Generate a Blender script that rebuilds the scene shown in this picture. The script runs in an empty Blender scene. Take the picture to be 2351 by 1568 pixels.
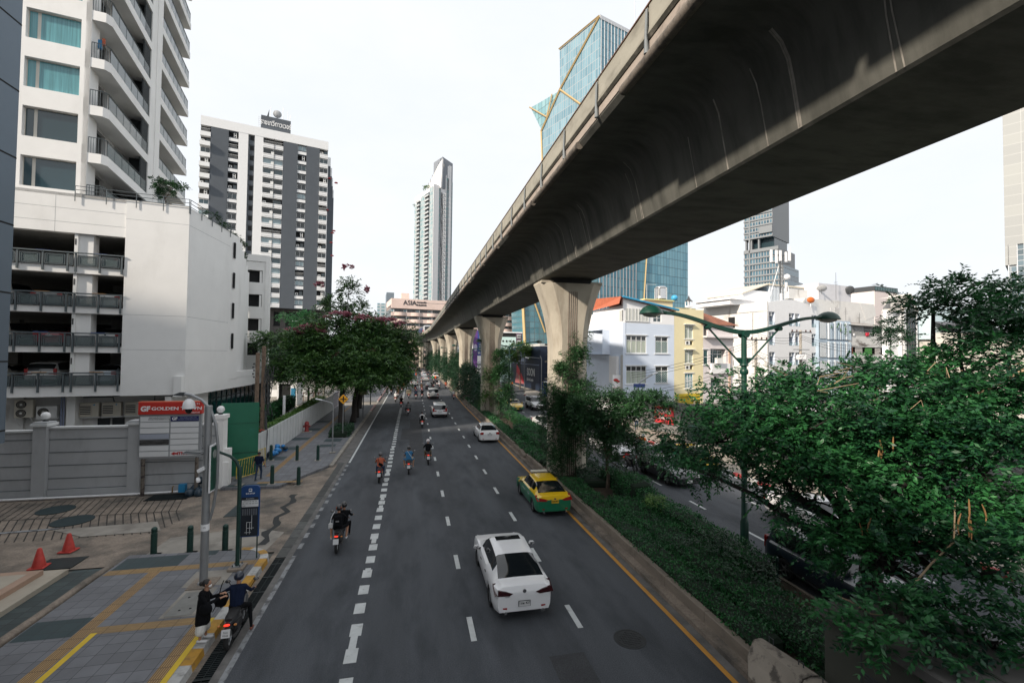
import bpy,bmesh,math,random
import numpy as np
from mathutils import Vector,Matrix,Euler
R=math.radians
SC=bpy.context.scene
COL=SC.collection
H=7.4
YAW=math.atan((1175.5-947.0)/1045.0)
PITCH,ROLL=0.0276,0.0112
cam_d=bpy.data.cameras.new('camera')
cam_d.sensor_width=36.0
cam_d.lens=1045.0/2351.0*36.0
cam_d.clip_start=0.1
cam_d.clip_end=6000
cam=bpy.data.objects.new('camera',cam_d)
COL.objects.link(cam)
fwd=Vector((math.sin(YAW)*math.cos(PITCH),math.cos(YAW)*math.cos(PITCH),math.sin(PITCH)))
r0=Vector((math.cos(YAW),-math.sin(YAW),0))
u0=r0.cross(fwd)
cr,sr=math.cos(ROLL),math.sin(ROLL)
rr=cr*r0+sr*u0
uu=-sr*r0+cr*u0
m=Matrix((rr,uu,-fwd)).transposed().to_4x4()
m.translation=(0,0,H)
cam.matrix_world=m
SC.camera=cam
SUN_EL,SUN_AZ=29.5,241.0
wd=bpy.data.worlds.new('World')
SC.world=wd
wd.use_nodes=True
nt=wd.node_tree
nt.nodes.clear()
sky=nt.nodes.new('ShaderNodeTexSky')
sky.sky_type='NISHITA'
sky.sun_disc=False
sky.sun_elevation=R(SUN_EL)
sky.sun_rotation=R(SUN_AZ)
sky.air_density=1.2
sky.dust_density=2.0
tc=nt.nodes.new('ShaderNodeTexCoord')
mp=nt.nodes.new('ShaderNodeMapping')
mp.inputs['Scale'].default_value=(1.2,1.2,3.0)
nz=nt.nodes.new('ShaderNodeTexNoise')
nz.inputs['Scale'].default_value=1.6
nz.inputs['Detail'].default_value=6
nz.inputs['Roughness'].default_value=0.6
rp=nt.nodes.new('ShaderNodeValToRGB')
rp.color_ramp.elements[0].position=0.3
rp.color_ramp.elements[0].color=(6.45,6.8,7.25,1)
rp.color_ramp.elements[1].position=0.7
rp.color_ramp.elements[1].color=(7.1,7.2,7.3,1)
mx=nt.nodes.new('ShaderNodeMix')
mx.data_type='RGBA'
mx.inputs[0].default_value=0.96
bg=nt.nodes.new('ShaderNodeBackground')
bg.inputs['Strength'].default_value=0.094
wo=nt.nodes.new('ShaderNodeOutputWorld')
L=nt.links.new
L(tc.outputs['Generated'],mp.inputs['Vector'])
L(mp.outputs['Vector'],nz.inputs['Vector'])
L(nz.outputs['Fac'],rp.inputs['Fac'])
L(sky.outputs['Color'],mx.inputs[6])
L(rp.outputs['Color'],mx.inputs[7])
L(mx.outputs[2],bg.inputs['Color'])
L(bg.outputs['Background'],wo.inputs['Surface'])
sd=bpy.data.lights.new('sun','SUN')
sd.energy=3.7
sd.angle=R(2.5)
sd.color=(1.0,0.89,0.76)
so=bpy.data.objects.new('sun',sd)
COL.objects.link(so)
el,az=R(SUN_EL),R(SUN_AZ)
tosun=Vector((math.sin(az)*math.cos(el),math.cos(az)*math.cos(el),math.sin(el)))
so.rotation_euler=tosun.to_track_quat('Z','Y').to_euler()
so.location=tosun*200
vs=SC.view_settings
vs.view_transform='Standard'
vs.look='None'
vs.exposure=0.64
vs.gamma=1.0
SC.render.engine='CYCLES'
SC.cycles.max_bounces=6
SC.cycles.diffuse_bounces=2
SC.cycles.glossy_bounces=3
SC.cycles.transparent_max_bounces=6
MATS={}
def mat(name,rgb=(0.5,0.5,0.5),rough=0.7,metal=0.0,var=0.0,vscale=2.0,stretch=(1,1,1),bump=0.0,bscale=30.0,dirt=None,dscale=1.0,dlo=0.5,dhi=0.7,damt=1.0,dstretch=(1,1,1),emit=None,estr=0.0,coat=0.0,spec=0.5,island=0.0,objcol=False,alpha=1.0,trans=0.0,randobj=0.0):
 """procedural principled material: base colour, broad variation, a second 'dirt' colour in noise patches, fine bump"""
 if name in MATS:
  return MATS[name]
 m=bpy.data.materials.new(name)
 m.use_nodes=True
 t=m.node_tree
 N,K=t.nodes,t.links
 b=N['Principled BSDF']
 b.inputs['Roughness'].default_value=rough
 b.inputs['Metallic'].default_value=metal
 b.inputs['Specular IOR Level'].default_value=spec
 if coat:
  b.inputs['Coat Weight'].default_value=coat
  b.inputs['Coat Roughness'].default_value=0.05
 if trans:
  b.inputs['Transmission Weight'].default_value=trans
 if alpha<1:
  b.inputs['Alpha'].default_value=alpha
 geo=N.new('ShaderNodeNewGeometry')
 if objcol:
  oi=N.new('ShaderNodeObjectInfo')
  col=oi.outputs['Color']
 else:
  rg=N.new('ShaderNodeRGB')
  rg.outputs[0].default_value=(*rgb,1)
  col=rg.outputs[0]
 def noise(scale,stretch,detail=5):
  mpn=N.new('ShaderNodeMapping')
  mpn.inputs['Scale'].default_value=stretch
  K.new(geo.outputs['Position'],mpn.inputs['Vector'])
  n=N.new('ShaderNodeTexNoise')
  n.inputs['Scale'].default_value=scale
  n.inputs['Detail'].default_value=detail
  n.inputs['Roughness'].default_value=0.62
  K.new(mpn.outputs['Vector'],n.inputs['Vector'])
  return n.outputs['Fac']
 def scale_col(col,fac):
  v=N.new('ShaderNodeVectorMath')
  v.operation='SCALE'
  K.new(col,v.inputs[0])
  K.new(fac,v.inputs['Scale'])
  return v.outputs[0]
 if var:
  mr=N.new('ShaderNodeMapRange')
  mr.inputs['From Min'].default_value=0.3
  mr.inputs['From Max'].default_value=0.7
  mr.inputs['To Min'].default_value=1-var
  mr.inputs['To Max'].default_value=1+var
  K.new(noise(vscale,stretch),mr.inputs['Value'])
  col=scale_col(col,mr.outputs[0])
 if island or randobj:
  mr=N.new('ShaderNodeMapRange')
  q=max(island,randobj)
  mr.inputs['To Min'].default_value=1-q
  mr.inputs['To Max'].default_value=1+q
  if island:
   K.new(geo.outputs['Random Per Island'],mr.inputs['Value'])
  else:
   oi2=N.new('ShaderNodeObjectInfo')
   K.new(oi2.outputs['Random'],mr.inputs['Value'])
  col=scale_col(col,mr.outputs[0])
 if dirt is not None:
  mr=N.new('ShaderNodeMapRange')
  mr.inputs['From Min'].default_value=dlo
  mr.inputs['From Max'].default_value=dhi
  mr.inputs['To Max'].default_value=damt
  K.new(noise(dscale,dstretch,8),mr.inputs['Value'])
  mm=N.new('ShaderNodeMix')
  mm.data_type='RGBA'
  K.new(mr.outputs[0],mm.inputs[0])
  K.new(col,mm.inputs[6])
  mm.inputs[7].default_value=(*dirt,1)
  col=mm.outputs[2]
 K.new(col,b.inputs['Base Color'])
 if emit:
  b.inputs['Emission Color'].default_value=(*emit,1)
  b.inputs['Emission Strength'].default_value=estr
 if bump:
  bn=N.new('ShaderNodeBump')
  bn.inputs['Strength'].default_value=bump
  bn.inputs['Distance'].default_value=0.02
  K.new(noise(bscale,(1,1,1)),bn.inputs['Height'])
  K.new(bn.outputs[0],b.inputs['Normal'])
 MATS[name]=m
 return m
def tile_mat(name,rgb,mortar,sx,sy,ang=0.0,msize=0.01,rough=0.7,var=0.2,bumpy=0.2,offset=0.0,ox=0.0,oy=0.0,dirt=(0.05,0.05,0.05),damt=0.3,rnd=0.25):
 """paving / cladding laid out in metres in the XY plane"""
 m=bpy.data.materials.new(name)
 m.use_nodes=True
 t=m.node_tree
 N,K=t.nodes,t.links
 b=N['Principled BSDF']
 b.inputs['Roughness'].default_value=rough
 geo=N.new('ShaderNodeNewGeometry')
 mpn=N.new('ShaderNodeMapping')
 mpn.inputs['Rotation'].default_value=(0,0,R(ang))
 mpn.inputs['Location'].default_value=(ox,oy,0)
 K.new(geo.outputs['Position'],mpn.inputs['Vector'])
 br=N.new('ShaderNodeTexBrick')
 br.offset=offset
 br.inputs['Scale'].default_value=1.0
 br.inputs['Brick Width'].default_value=sx
 br.inputs['Row Height'].default_value=sy
 br.inputs['Mortar Size'].default_value=msize
 br.inputs['Mortar Smooth'].default_value=0.1
 br.inputs['Bias'].default_value=0.0
 br.inputs['Color1'].default_value=(*[c*(1-rnd)for c in rgb],1)
 br.inputs['Color2'].default_value=(*[c*(1+rnd)for c in rgb],1)
 br.inputs['Mortar'].default_value=(*mortar,1)
 K.new(mpn.outputs[0],br.inputs['Vector'])
 n=N.new('ShaderNodeTexNoise')
 n.inputs['Scale'].default_value=0.9
 n.inputs['Detail'].default_value=9
 n.inputs['Roughness'].default_value=0.65
 K.new(geo.outputs['Position'],n.inputs['Vector'])
 mr=N.new('ShaderNodeMapRange')
 mr.inputs['From Min'].default_value=0.45
 mr.inputs['From Max'].default_value=0.75
 mr.inputs['To Max'].default_value=damt
 K.new(n.outputs['Fac'],mr.inputs['Value'])
 mm=N.new('ShaderNodeMix')
 mm.data_type='RGBA'
 K.new(mr.outputs[0],mm.inputs[0])
 K.new(br.outputs['Color'],mm.inputs[6])
 mm.inputs[7].default_value=(*dirt,1)
 K.new(mm.outputs[2],b.inputs['Base Color'])
 bn=N.new('ShaderNodeBump')
 bn.inputs['Strength'].default_value=bumpy
 bn.inputs['Distance'].default_value=0.01
 bn.invert=True
 K.new(br.outputs['Fac'],bn.inputs['Height'])
 K.new(bn.outputs[0],b.inputs['Normal'])
 MATS[name]=m
 return m
class MB:
 def __init__(s):
  s.v,s.f,s.mi,s.mats,s.T=[],[],[],[],None
 def mid(s,m):
  if m not in s.mats:
   s.mats.append(m)
  return s.mats.index(m)
 def add(s,pts,faces,m):
  k=len(s.v)
  if s.T is not None:
   pts=[tuple(s.T@Vector(p))for p in pts]
  s.v.extend(pts)
  i=s.mid(m)
  for f in faces:
   s.f.append([k+a for a in f])
   s.mi.append(i)
 def poly(s,pts,m):
  s.add(pts,[list(range(len(pts)))],m)
 def box(s,x0,x1,y0,y1,z0,z1,m):
  p=[(x0,y0,z0),(x1,y0,z0),(x1,y1,z0),(x0,y1,z0),(x0,y0,z1),(x1,y0,z1),(x1,y1,z1),(x0,y1,z1)]
  s.add(p,[[0,3,2,1],[4,5,6,7],[0,1,5,4],[1,2,6,5],[2,3,7,6],[3,0,4,7]],m)
 def cbox(s,c,d,m,rz=0.0,rx=0.0,ry=0.0,bev=0.0):
  M4=Matrix.Translation(c)@Euler((rx,ry,rz)).to_matrix().to_4x4()
  a,b,e=d[0]/2,d[1]/2,d[2]/2
  if bev:
   g=min(bev,a*.9,b*.9,e*.9)
   pts,fs=[],[]
   lv=[(-e,g),(-e+g,0),(e-g,0),(e,g)]
   for z,k in lv:
    aa,bb=a-k,b-k
    gg=g
    pts+=[(-aa+gg,-bb,z),(aa-gg,-bb,z),(aa,-bb+gg,z),(aa,bb-gg,z),(aa-gg,bb,z),(-aa+gg,bb,z),(-aa,bb-gg,z),(-aa,-bb+gg,z)]
   fs.append(list(range(7,-1,-1)))
   fs.append(list(range(24,32)))
   for l in range(3):
    for i in range(8):
     j=(i+1)%8
     fs.append([l*8+i,l*8+j,l*8+8+j,l*8+8+i])
   s.add([tuple(M4@Vector(p))for p in pts],fs,m)
   return
  p=[(-a,-b,-e),(a,-b,-e),(a,b,-e),(-a,b,-e),(-a,-b,e),(a,-b,e),(a,b,e),(-a,b,e)]
  s.add([tuple(M4@Vector(q))for q in p],[[0,3,2,1],[4,5,6,7],[0,1,5,4],[1,2,6,5],[2,3,7,6],[3,0,4,7]],m)
 def prism(s,poly,z0,z1,m,mtop=None):
  n=len(poly)
  p=[(x,y,z0)for x,y in poly]+[(x,y,z1)for x,y in poly]
  s.add(p,[list(range(n))[::-1]]+[[i,(i+1)%n,n+(i+1)%n,n+i]for i in range(n)],m)
  s.add([(x,y,z1)for x,y in poly],[list(range(n))],mtop or m)
 def prismy(s,poly,y0,y1,m,mside=None):
  """polygon in XZ extruded along Y"""
  n=len(poly)
  p=[(x,y0,z)for x,z in poly]+[(x,y1,z)for x,z in poly]
  s.add(p,[list(range(n)),list(range(2*n-1,n-1,-1))],m)
  s.add(p,[[(i+1)%n,i,n+i,n+(i+1)%n]for i in range(n)],mside or m)
 def prismx(s,poly,x0,x1,m):
  n=len(poly)
  p=[(x0,y,z)for y,z in poly]+[(x1,y,z)for y,z in poly]
  s.add(p,[list(range(n))[::-1],list(range(n,2*n))]+[[i,(i+1)%n,n+(i+1)%n,n+i]for i in range(n)],m)
 def tube(s,pts,r,m,n=8,caps=True,flat=1.0):
  pts=[Vector(p)for p in pts]
  rs=r if isinstance(r,(list,tuple))else[r]*len(pts)
  V,up=[],None
  for i,p in enumerate(pts):
   d=(pts[min(i+1,len(pts)-1)]-pts[max(i-1,0)]).normalized()
   if up is None:
    up=Vector((0,0,1))if abs(d.z)<0.9 else Vector((0,1,0))
   a=d.cross(up)
   if a.length<1e-5:
    a=d.cross(Vector((1,0,0)))
   a.normalize()
   b=a.cross(d).normalized()
   up=b
   for k in range(n):
    t=2*math.pi*k/n
    V.append(tuple(p+a*math.cos(t)*rs[i]+b*math.sin(t)*rs[i]*flat))
  F=[]
  for i in range(len(pts)-1):
   for k in range(n):
    j=(k+1)%n
    F.append([i*n+k,i*n+j,(i+1)*n+j,(i+1)*n+k])
  if caps:
   F.append(list(range(n))[::-1])
   F.append([(len(pts)-1)*n+k for k in range(n)])
  s.add(V,F,m)
 def lathe(s,prof,c,m,n=16,axis='z',caps=True):
  V=[]
  for r,h in prof:
   for k in range(n):
    t=2*math.pi*k/n
    a,b=r*math.cos(t),r*math.sin(t)
    q=(a,b,h)if axis=='z' else((h,a,b)if axis=='x' else(b,h,a))
    V.append((q[0]+c[0],q[1]+c[1],q[2]+c[2]))
  F=[]
  for i in range(len(prof)-1):
   for k in range(n):
    j=(k+1)%n
    F.append([i*n+k,i*n+j,(i+1)*n+j,(i+1)*n+k])
  if caps:
   F.append(list(range(n))[::-1])
   F.append([(len(prof)-1)*n+k for k in range(n)])
  s.add(V,F,m)
 def ball(s,c,r,m,n=12,k=8,sc=(1,1,1)):
  V,F=[],[]
  for i in range(k+1):
   ph=math.pi*i/k
   for j in range(n):
    t=2*math.pi*j/n
    V.append((c[0]+r*sc[0]*math.sin(ph)*math.cos(t),c[1]+r*sc[1]*math.sin(ph)*math.sin(t),c[2]-r*sc[2]*math.cos(ph)))
  for i in range(k):
   for j in range(n):
    jj=(j+1)%n
    F.append([i*n+j,i*n+jj,(i+1)*n+jj,(i+1)*n+j])
  s.add(V,F,m)
 def mesh(s,name,smooth=None):
  me=bpy.data.meshes.new(name)
  me.from_pydata([tuple(p)for p in s.v],[],s.f)
  for m in s.mats:
   me.materials.append(m)
  me.polygons.foreach_set('material_index',s.mi)
  if smooth is not None:
   me.shade_smooth()
   me.set_sharp_from_angle(angle=R(smooth))
  me.validate()
  me.update()
  return me
def obj(name,mb,parent=None,loc=(0,0,0),rot=(0,0,0),smooth=None,label=None,cat=None,group=None,kind=None,sc=None):
 me=mb.mesh(name,smooth)if isinstance(mb,MB)else mb
 o=bpy.data.objects.new(name,me)
 COL.objects.link(o)
 o.parent=parent
 o.location=loc
 o.rotation_euler=rot
 if sc:
  o.scale=sc
 return tag(o,label,cat,group,kind)
def tag(o,label=None,cat=None,group=None,kind=None):
 if label:o['label']=label
 if cat:o['category']=cat
 if group:o['group']=group
 if kind:o['kind']=kind
 return o
def thing(name,label,cat,loc=(0,0,0),rz=0.0,group=None):
 o=bpy.data.objects.new(name,None)
 o.empty_display_size=0.3
 COL.objects.link(o)
 o.location=loc
 o.rotation_euler=(0,0,rz)
 return tag(o,label,cat,group)
def dup(root,loc,rz,label=None,group=None,skip=()):
 kids={}
 for o in list(COL.objects):
  if o.parent is not None:
   kids.setdefault(o.parent.name,[]).append(o)
 def rec(o,par):
  c=o.copy()
  COL.objects.link(c)
  c.parent=par
  for ch in kids.get(o.name,[]):
   if ch.name.split('.')[0]not in skip:
    rec(ch,c)
  return c
 r=rec(root,None)
 r.location=loc
 r.rotation_euler=(0,0,rz)
 if label:r['label']=label
 if group:r['group']=group
 return r
def kids_of(o,name):
 return[c for c in COL.objects if c.parent==o and c.name.split('.')[0]==name]
def struct(name,mb,smooth=None,parent=None,label=None):
 return obj(name,mb,parent,smooth=smooth,kind='structure',label=label)
FONT=None
def text_mesh(body,size,m,align='CENTER',depth=0.0,squash=1.0,bold=0.0):
 """text as mesh lying in XZ plane facing -Y, centred on origin"""
 cu=bpy.data.curves.new('txt','FONT')
 cu.body=body
 cu.size=size
 cu.align_x=align
 cu.align_y='CENTER'
 cu.extrude=depth
 cu.offset=bold
 cu.resolution_u=3
 o=bpy.data.objects.new('txt',cu)
 COL.objects.link(o)
 dg=bpy.context.evaluated_depsgraph_get()
 me=bpy.data.meshes.new_from_object(o.evaluated_get(dg))
 bpy.data.objects.remove(o)
 me.transform(Matrix.Rotation(R(90),4,'X')@Matrix.Diagonal((squash,1,1,1)))
 me.materials.clear()
 me.materials.append(m)
 return me
def text(name,body,size,m,parent,loc,rz=0.0,**k):
 me=text_mesh(body,size,m,**k)
 return obj(name,me,parent,loc=loc,rot=(0,0,rz))
def facade(mb,x0,x1,z0,z1,ops,mwall,y=0.0,depth=0.25,mrev=None,mback=None):
 """wall in the XZ plane (facing -Y) with rectangular openings [(xa,xb,za,zb)], reveals of 'depth' towards +Y"""
 xs=sorted(set([x0,x1]+[a for o in ops for a in o[:2]]))
 zs=sorted(set([z0,z1]+[a for o in ops for a in o[2:4]]))
 xs=[a for a in xs if x0-1e-6<=a<=x1+1e-6]
 zs=[a for a in zs if z0-1e-6<=a<=z1+1e-6]
 hole=lambda cx,cz:any(o[0]<cx<o[1]and o[2]<cz<o[3]for o in ops)
 for j in range(len(zs)-1):
  i=0
  while i<len(xs)-1:
   cz=(zs[j]+zs[j+1])/2
   if hole((xs[i]+xs[i+1])/2,cz):
    i+=1
    continue
   k=i
   while k<len(xs)-1 and not hole((xs[k]+xs[k+1])/2,cz):
    k+=1
   mb.poly([(xs[i],y,zs[j]),(xs[k],y,zs[j]),(xs[k],y,zs[j+1]),(xs[i],y,zs[j+1])],mwall)
   i=k
 mr=mrev or mwall
 for a,b,c,d in[o[:4]for o in ops]:
  yy=y+depth
  mb.poly([(a,y,c),(a,yy,c),(b,yy,c),(b,y,c)][::-1],mr)
  mb.poly([(a,y,d),(a,yy,d),(b,yy,d),(b,y,d)],mr)
  mb.poly([(a,y,c),(a,y,d),(a,yy,d),(a,yy,c)][::-1],mr)
  mb.poly([(b,y,c),(b,y,d),(b,yy,d),(b,yy,c)],mr)
  if mback:
   mb.poly([(a,yy,c),(b,yy,c),(b,yy,d),(a,yy,d)],mback)
RND=random.Random(7)
# ground, roads, pavements
ASPH=mat('asphalt',(0.060,0.066,0.076),0.85,var=0.3,vscale=0.5,stretch=(1.2,.12,1),bump=0.5,bscale=55,dirt=(0.022,0.027,0.033),dscale=0.8,dlo=0.46,dhi=0.68,damt=0.8,dstretch=(1.0,.3,1))
def speckle(m,scale=38.0,amt=0.55):
 """fine aggregate speckle on top of the base colour of a ground material"""
 t=m.node_tree
 N,K=t.nodes,t.links
 b=N['Principled BSDF']
 src=b.inputs['Base Color'].links[0].from_socket
 geo=N.new('ShaderNodeNewGeometry')
 n=N.new('ShaderNodeTexNoise')
 n.inputs['Scale'].default_value=scale
 n.inputs['Detail'].default_value=3
 n.inputs['Roughness'].default_value=0.8
 K.new(geo.outputs['Position'],n.inputs['Vector'])
 mr=N.new('ShaderNodeMapRange')
 mr.inputs['From Min'].default_value=0.3
 mr.inputs['From Max'].default_value=0.7
 mr.inputs['To Min'].default_value=1-amt
 mr.inputs['To Max'].default_value=1+amt
 K.new(n.outputs['Fac'],mr.inputs['Value'])
 v=N.new('ShaderNodeVectorMath')
 v.operation='SCALE'
 K.new(src,v.inputs[0])
 K.new(mr.outputs[0],v.inputs['Scale'])
 K.new(v.outputs[0],b.inputs['Base Color'])
speckle(ASPH)
ASPH2=mat('asphalt_patch',(0.034,0.036,0.04),0.85,var=0.2,vscale=1.2,bump=0.5,bscale=50)
speckle(ASPH2)
DIRTG=mat('ground_base',(0.11,0.11,0.1),0.9,var=0.3,vscale=0.05)
CONC=mat('concrete_paving',(0.22,0.18,0.145),0.85,var=0.3,vscale=1.4,bump=0.3,bscale=20,dirt=(0.04,0.042,0.04),dscale=0.55,dlo=0.47,dhi=0.66,damt=0.8)
speckle(CONC,14,0.25)
CONCL=mat('concrete_pale',(0.27,0.25,0.22),0.85,var=0.2,vscale=1.2,bump=0.3,bscale=24,dirt=(0.08,0.07,0.06),dscale=0.9,dlo=0.5,dhi=0.75,damt=0.7)
WHITEP=mat('road_paint',(0.5,0.52,0.52),0.7,var=0.12,vscale=3,dirt=(0.12,0.12,0.12),dscale=5,dlo=0.58,dhi=0.68,damt=0.5)
GREYP=mat('road_paint_worn',(0.24,0.25,0.26),0.75,var=0.2,vscale=4,dirt=(0.07,0.07,0.075),dscale=3,dlo=0.48,dhi=0.6,damt=0.9)
YELP=mat('road_paint_yellow',(0.5,0.24,0.035),0.7,var=0.12,vscale=2,dirt=(0.13,0.09,0.05),dscale=4,dlo=0.55,dhi=0.7,damt=0.6)
YELB=mat('paint_yellow',(0.62,0.42,0.02),0.6,var=0.1,vscale=2,dirt=(0.25,0.2,0.1),dscale=5,dlo=0.6,dhi=0.75,damt=0.5)
KYEL=mat('kerb_yellow',(0.45,0.24,0.03),0.7,var=0.18,vscale=3,dirt=(0.1,0.08,0.06),dscale=4,dlo=0.5,dhi=0.7,damt=0.75)
KWHT=mat('kerb_white',(0.42,0.42,0.41),0.7,var=0.12,vscale=3,dirt=(0.13,0.13,0.12),dscale=4,dlo=0.5,dhi=0.7,damt=0.75)
KRED=mat('kerb_red',(0.3,0.04,0.04),0.7,var=0.15,vscale=3,dirt=(0.12,0.08,0.07),dscale=4,dlo=0.55,dhi=0.75,damt=0.6)
PAVE=tile_mat('pavers_grey',(0.15,0.155,0.17),(0.05,0.05,0.055),0.4,0.4,0,0.008,dirt=(0.07,0.07,0.075),damt=0.5,rnd=0.16)
PAVED=tile_mat('pavers_dark',(0.028,0.05,0.056),(0.02,0.025,0.028),0.4,0.4,0,0.006,rnd=0.1)
PAVER=tile_mat('ramp_tiles',(0.04,0.058,0.06),(0.022,0.024,0.026),0.5,0.3,0,0.012,dirt=(0.02,0.02,0.02),rnd=0.2)
TACT=tile_mat('tactile_paving',(0.40,0.25,0.105),(0.16,0.1,0.05),0.05,0.4,0,0.014,bumpy=1.0,dirt=(0.16,0.12,0.08),damt=0.6,rnd=0.1)
TACTX=tile_mat('tactile_paving_across',(0.43,0.28,0.12),(0.17,0.11,0.05),0.4,0.05,0,0.014,bumpy=1.0,dirt=(0.18,0.13,0.08),damt=0.6,rnd=0.1)
STEEL=mat('dark_grate_steel',(0.015,0.022,0.024),0.6,metal=0.3,var=0.2)
BLK=mat('black_hole',(0.006,0.008,0.009),0.9)
COLM=mat('drain_cover',(0.012,0.028,0.032),0.75,var=0.15)
BEIGE=mat('beige_stone',(0.36,0.32,0.26),0.6,var=0.08,vscale=1.5,dirt=(0.2,0.16,0.12),dscale=2,dlo=0.55,dhi=0.8,damt=0.5)
ROSE=mat('rose_stone',(0.33,0.22,0.16),0.6,var=0.1)
GREYM=mat('gutter_concrete',(0.13,0.125,0.12),0.85,var=0.25,vscale=2,bump=0.3,dirt=(0.04,0.04,0.04),dscale=1.5,dlo=0.5,dhi=0.7,damt=0.7)
def sheet(name,x0,x1,y0,y1,z,m,nm=None):
 b=MB()
 b.poly([(x0,y0,z),(x1,y0,z),(x1,y1,z),(x0,y1,z)],m)
 return struct(name,b)
b=MB();b.poly([(-3000,-3000,-0.05),(3000,-3000,-0.05),(3000,3000,-0.05),(-3000,3000,-0.05)],DIRTG);struct('ground',b)
b=MB()
b.poly([(-4.3,-14,0),(7.9,-14,0),(7.9,130,0),(8.6,175,0),(7,300,0),(-9,300,0),(-4.7,175,0),(-4.3,130,0)],ASPH)
struct('main_road',b)
b=MB()
b.poly([(11.8,-14,0),(19.8,-14,0),(19.8,80,0),(23.6,96,0),(24.2,180,0),(24,300,0),(12,300,0),(11.9,130,0)],ASPH)
struct('side_road',b)
sheet('asphalt_patch',-0.1,1.0,33.5,52,0.004,ASPH2)
sheet('asphalt_patch',-0.85,-0.1,40,46,0.004,ASPH2)
sheet('asphalt_patch',3.4,4.3,9.5,10.9,0.004,ASPH2)
def dashes(name,x,w,spans,m,z=0.008):
 b=MB()
 for y0,y1 in spans:
  j=RND.uniform(-.02,.02)
  b.poly([(x-w/2+j,y0,z),(x+w/2+j,y0,z),(x+w/2+j,y1,z),(x-w/2+j,y1,z)],m)
 return struct(name,b)
dashes('lane_marking',1.68,0.15,[(11.85+4.02*k,12.95+4.02*k)for k in range(-4,40)],WHITEP)
dashes('lane_marking',4.58,0.15,[(11.85+4.02*k,13.0+4.02*k)for k in range(-4,34)],WHITEP)
sp=[]
y=1.0
while y<150:
 sp.append((y,y+0.55));y+=1.06
dashes('lane_marking',-1.35,0.30,sp,WHITEP)
b=MB()
for y0,y1 in[(12.0,12.72),(16.0,16.5),(18.6,19.2),(22.5,23.1),(23.9,24.6),(27.2,27.8),(29.0,29.7),(33.5,34.1),(36.6,37.4),(41,41.8),(45.2,46)]:
 b.poly([(-1.44,y0,.012),(-1.26,y0,.012),(-1.26,y1,.012),(-1.44,y1,.012)],WHITEP)
struct('lane_marking',b)
dashes('edge_dots',-4.03,0.16,[(18.6+1.05*k,19.1+1.05*k)for k in range(13)],GREYP)
b=MB()
b.poly([(-4.12,-10,.008),(-3.98,-10,.008),(-3.98,18.0,.008),(-4.12,18.0,.008)],GREYP)
b.poly([(-4.06,32.3,.008),(-3.93,32.3,.008),(-3.95,120,.008),(-4.1,120,.008)],WHITEP)
struct('edge_line',b)
b=MB()
b.poly([(7.22,-10,.008),(7.36,-10,.008),(7.38,66,.008),(8.1,104,.008),(8.5,170,.008),(8.3,170,.008),(7.96,104,.008),(7.25,66,.008)],YELP)
struct('edge_line',b)
dashes('lane_marking',14.0,0.13,[(11.6+4.05*k,12.9+4.05*k)for k in range(-4,32)],WHITEP)
dashes('lane_marking',17.0,0.13,[(11.6+4.05*k,12.8+4.05*k)for k in range(-4,18)],WHITEP)
b=MB();b.poly([(19.42,0,.008),(19.52,0,.008),(19.52,78,.008),(19.42,78,.008)],WHITEP);struct('edge_line',b)
b=MB()
b.poly([(-4.85,-12,.004),(-4.68,-12,.004),(-4.68,32,.004),(-4.85,32,.004)],CONC)
b.poly([(-4.32,-12,.005),(-4.12,-12,.005),(-4.12,32,.005),(-4.32,32,.005)],GREYM)
b.poly([(-4.85,32,.004),(-4.12,32,.004),(-4.12,130,.004),(-4.85,130,.004)],GREYM)
struct('gutter',b)
g=MB()
g.poly([(-4.68,-12,-.03),(-4.32,-12,-.03),(-4.32,17.9,-.03),(-4.68,17.9,-.03)],BLK)
y=4.0
while y<17.85:
 g.box(-4.68,-4.32,y,y+.022,-.028,.003,STEEL);y+=.075
for k in range(15):
 yy=4+k*.96
 g.box(-4.68,-4.32,yy-.03,yy+.03,-.028,.008,STEEL)
g.box(-4.505,-4.495,4,17.9,-.02,.0055,STEEL)
obj('drain_grate',g,label='long black slotted drain grate along the striped kerb',cat='drain grate')
g=MB()
y=17.95
while y<31.8:
 g.box(-4.68,-4.32,y,y+0.88,-.02,.008,mat('drain_slab',(0.07,0.072,0.07),.85,var=.25,vscale=3,island=.3));y+=.9
obj('drain_cover',g,label='row of dark concrete drain slabs between the driveway and the road',cat='drain cover')
def rnd_corner(x0,x1,y0,y1,r=0.9,n=8):
 p=[(x0,y0),(x1,y0)]
 for i in range(n+1):
  a=math.pi/2*i/n
  p.append((x1-r+r*math.cos(a),y1-r+r*math.sin(a)))
 p.append((x0,y1+.25))
 return p
b=MB()
b.prism(rnd_corner(-9.6,-5.09,-12,18.45),-.04,0.18,PAVE)
struct('pavement',b)
b=MB()
zz=.184
def q4(b,x0,x1,y0,y1,z,m):
 b.poly([(x0,y0,z),(x1,y0,z),(x1,y1,z),(x0,y1,z)],m)
q4(b,-8.24,-7.91,-12,17.15,zz,TACT)
q4(b,-5.52,-5.245,-12,13.7,zz,TACT)
q4(b,-7.91,-5.245,13.72,14.06,zz,TACTX)
q4(b,-9.55,-5.12,17.15,17.5,zz,TACTX)
struct('tactile_paving',b)
b=MB()
q4(b,-9.56,-8.26,13.72,14.6,zz,PAVED)
q4(b,-9.5,-7.6,17.52,18.4,zz,PAVED)
q4(b,-7.1,-6.7,18.2,18.6,zz,PAVED)
q4(b,-9.56,-8.3,7,9.9,zz,PAVED)
struct('dark_pavers',b)
b=MB()
q4(b,-7.87,-7.72,-12,13.78,.186,YELB)
q4(b,-5.24,-5.10,-12,13.95,.186,YELB)
struct('yellow_line',b)
b=MB()
path=[]
y=-6.0
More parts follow.
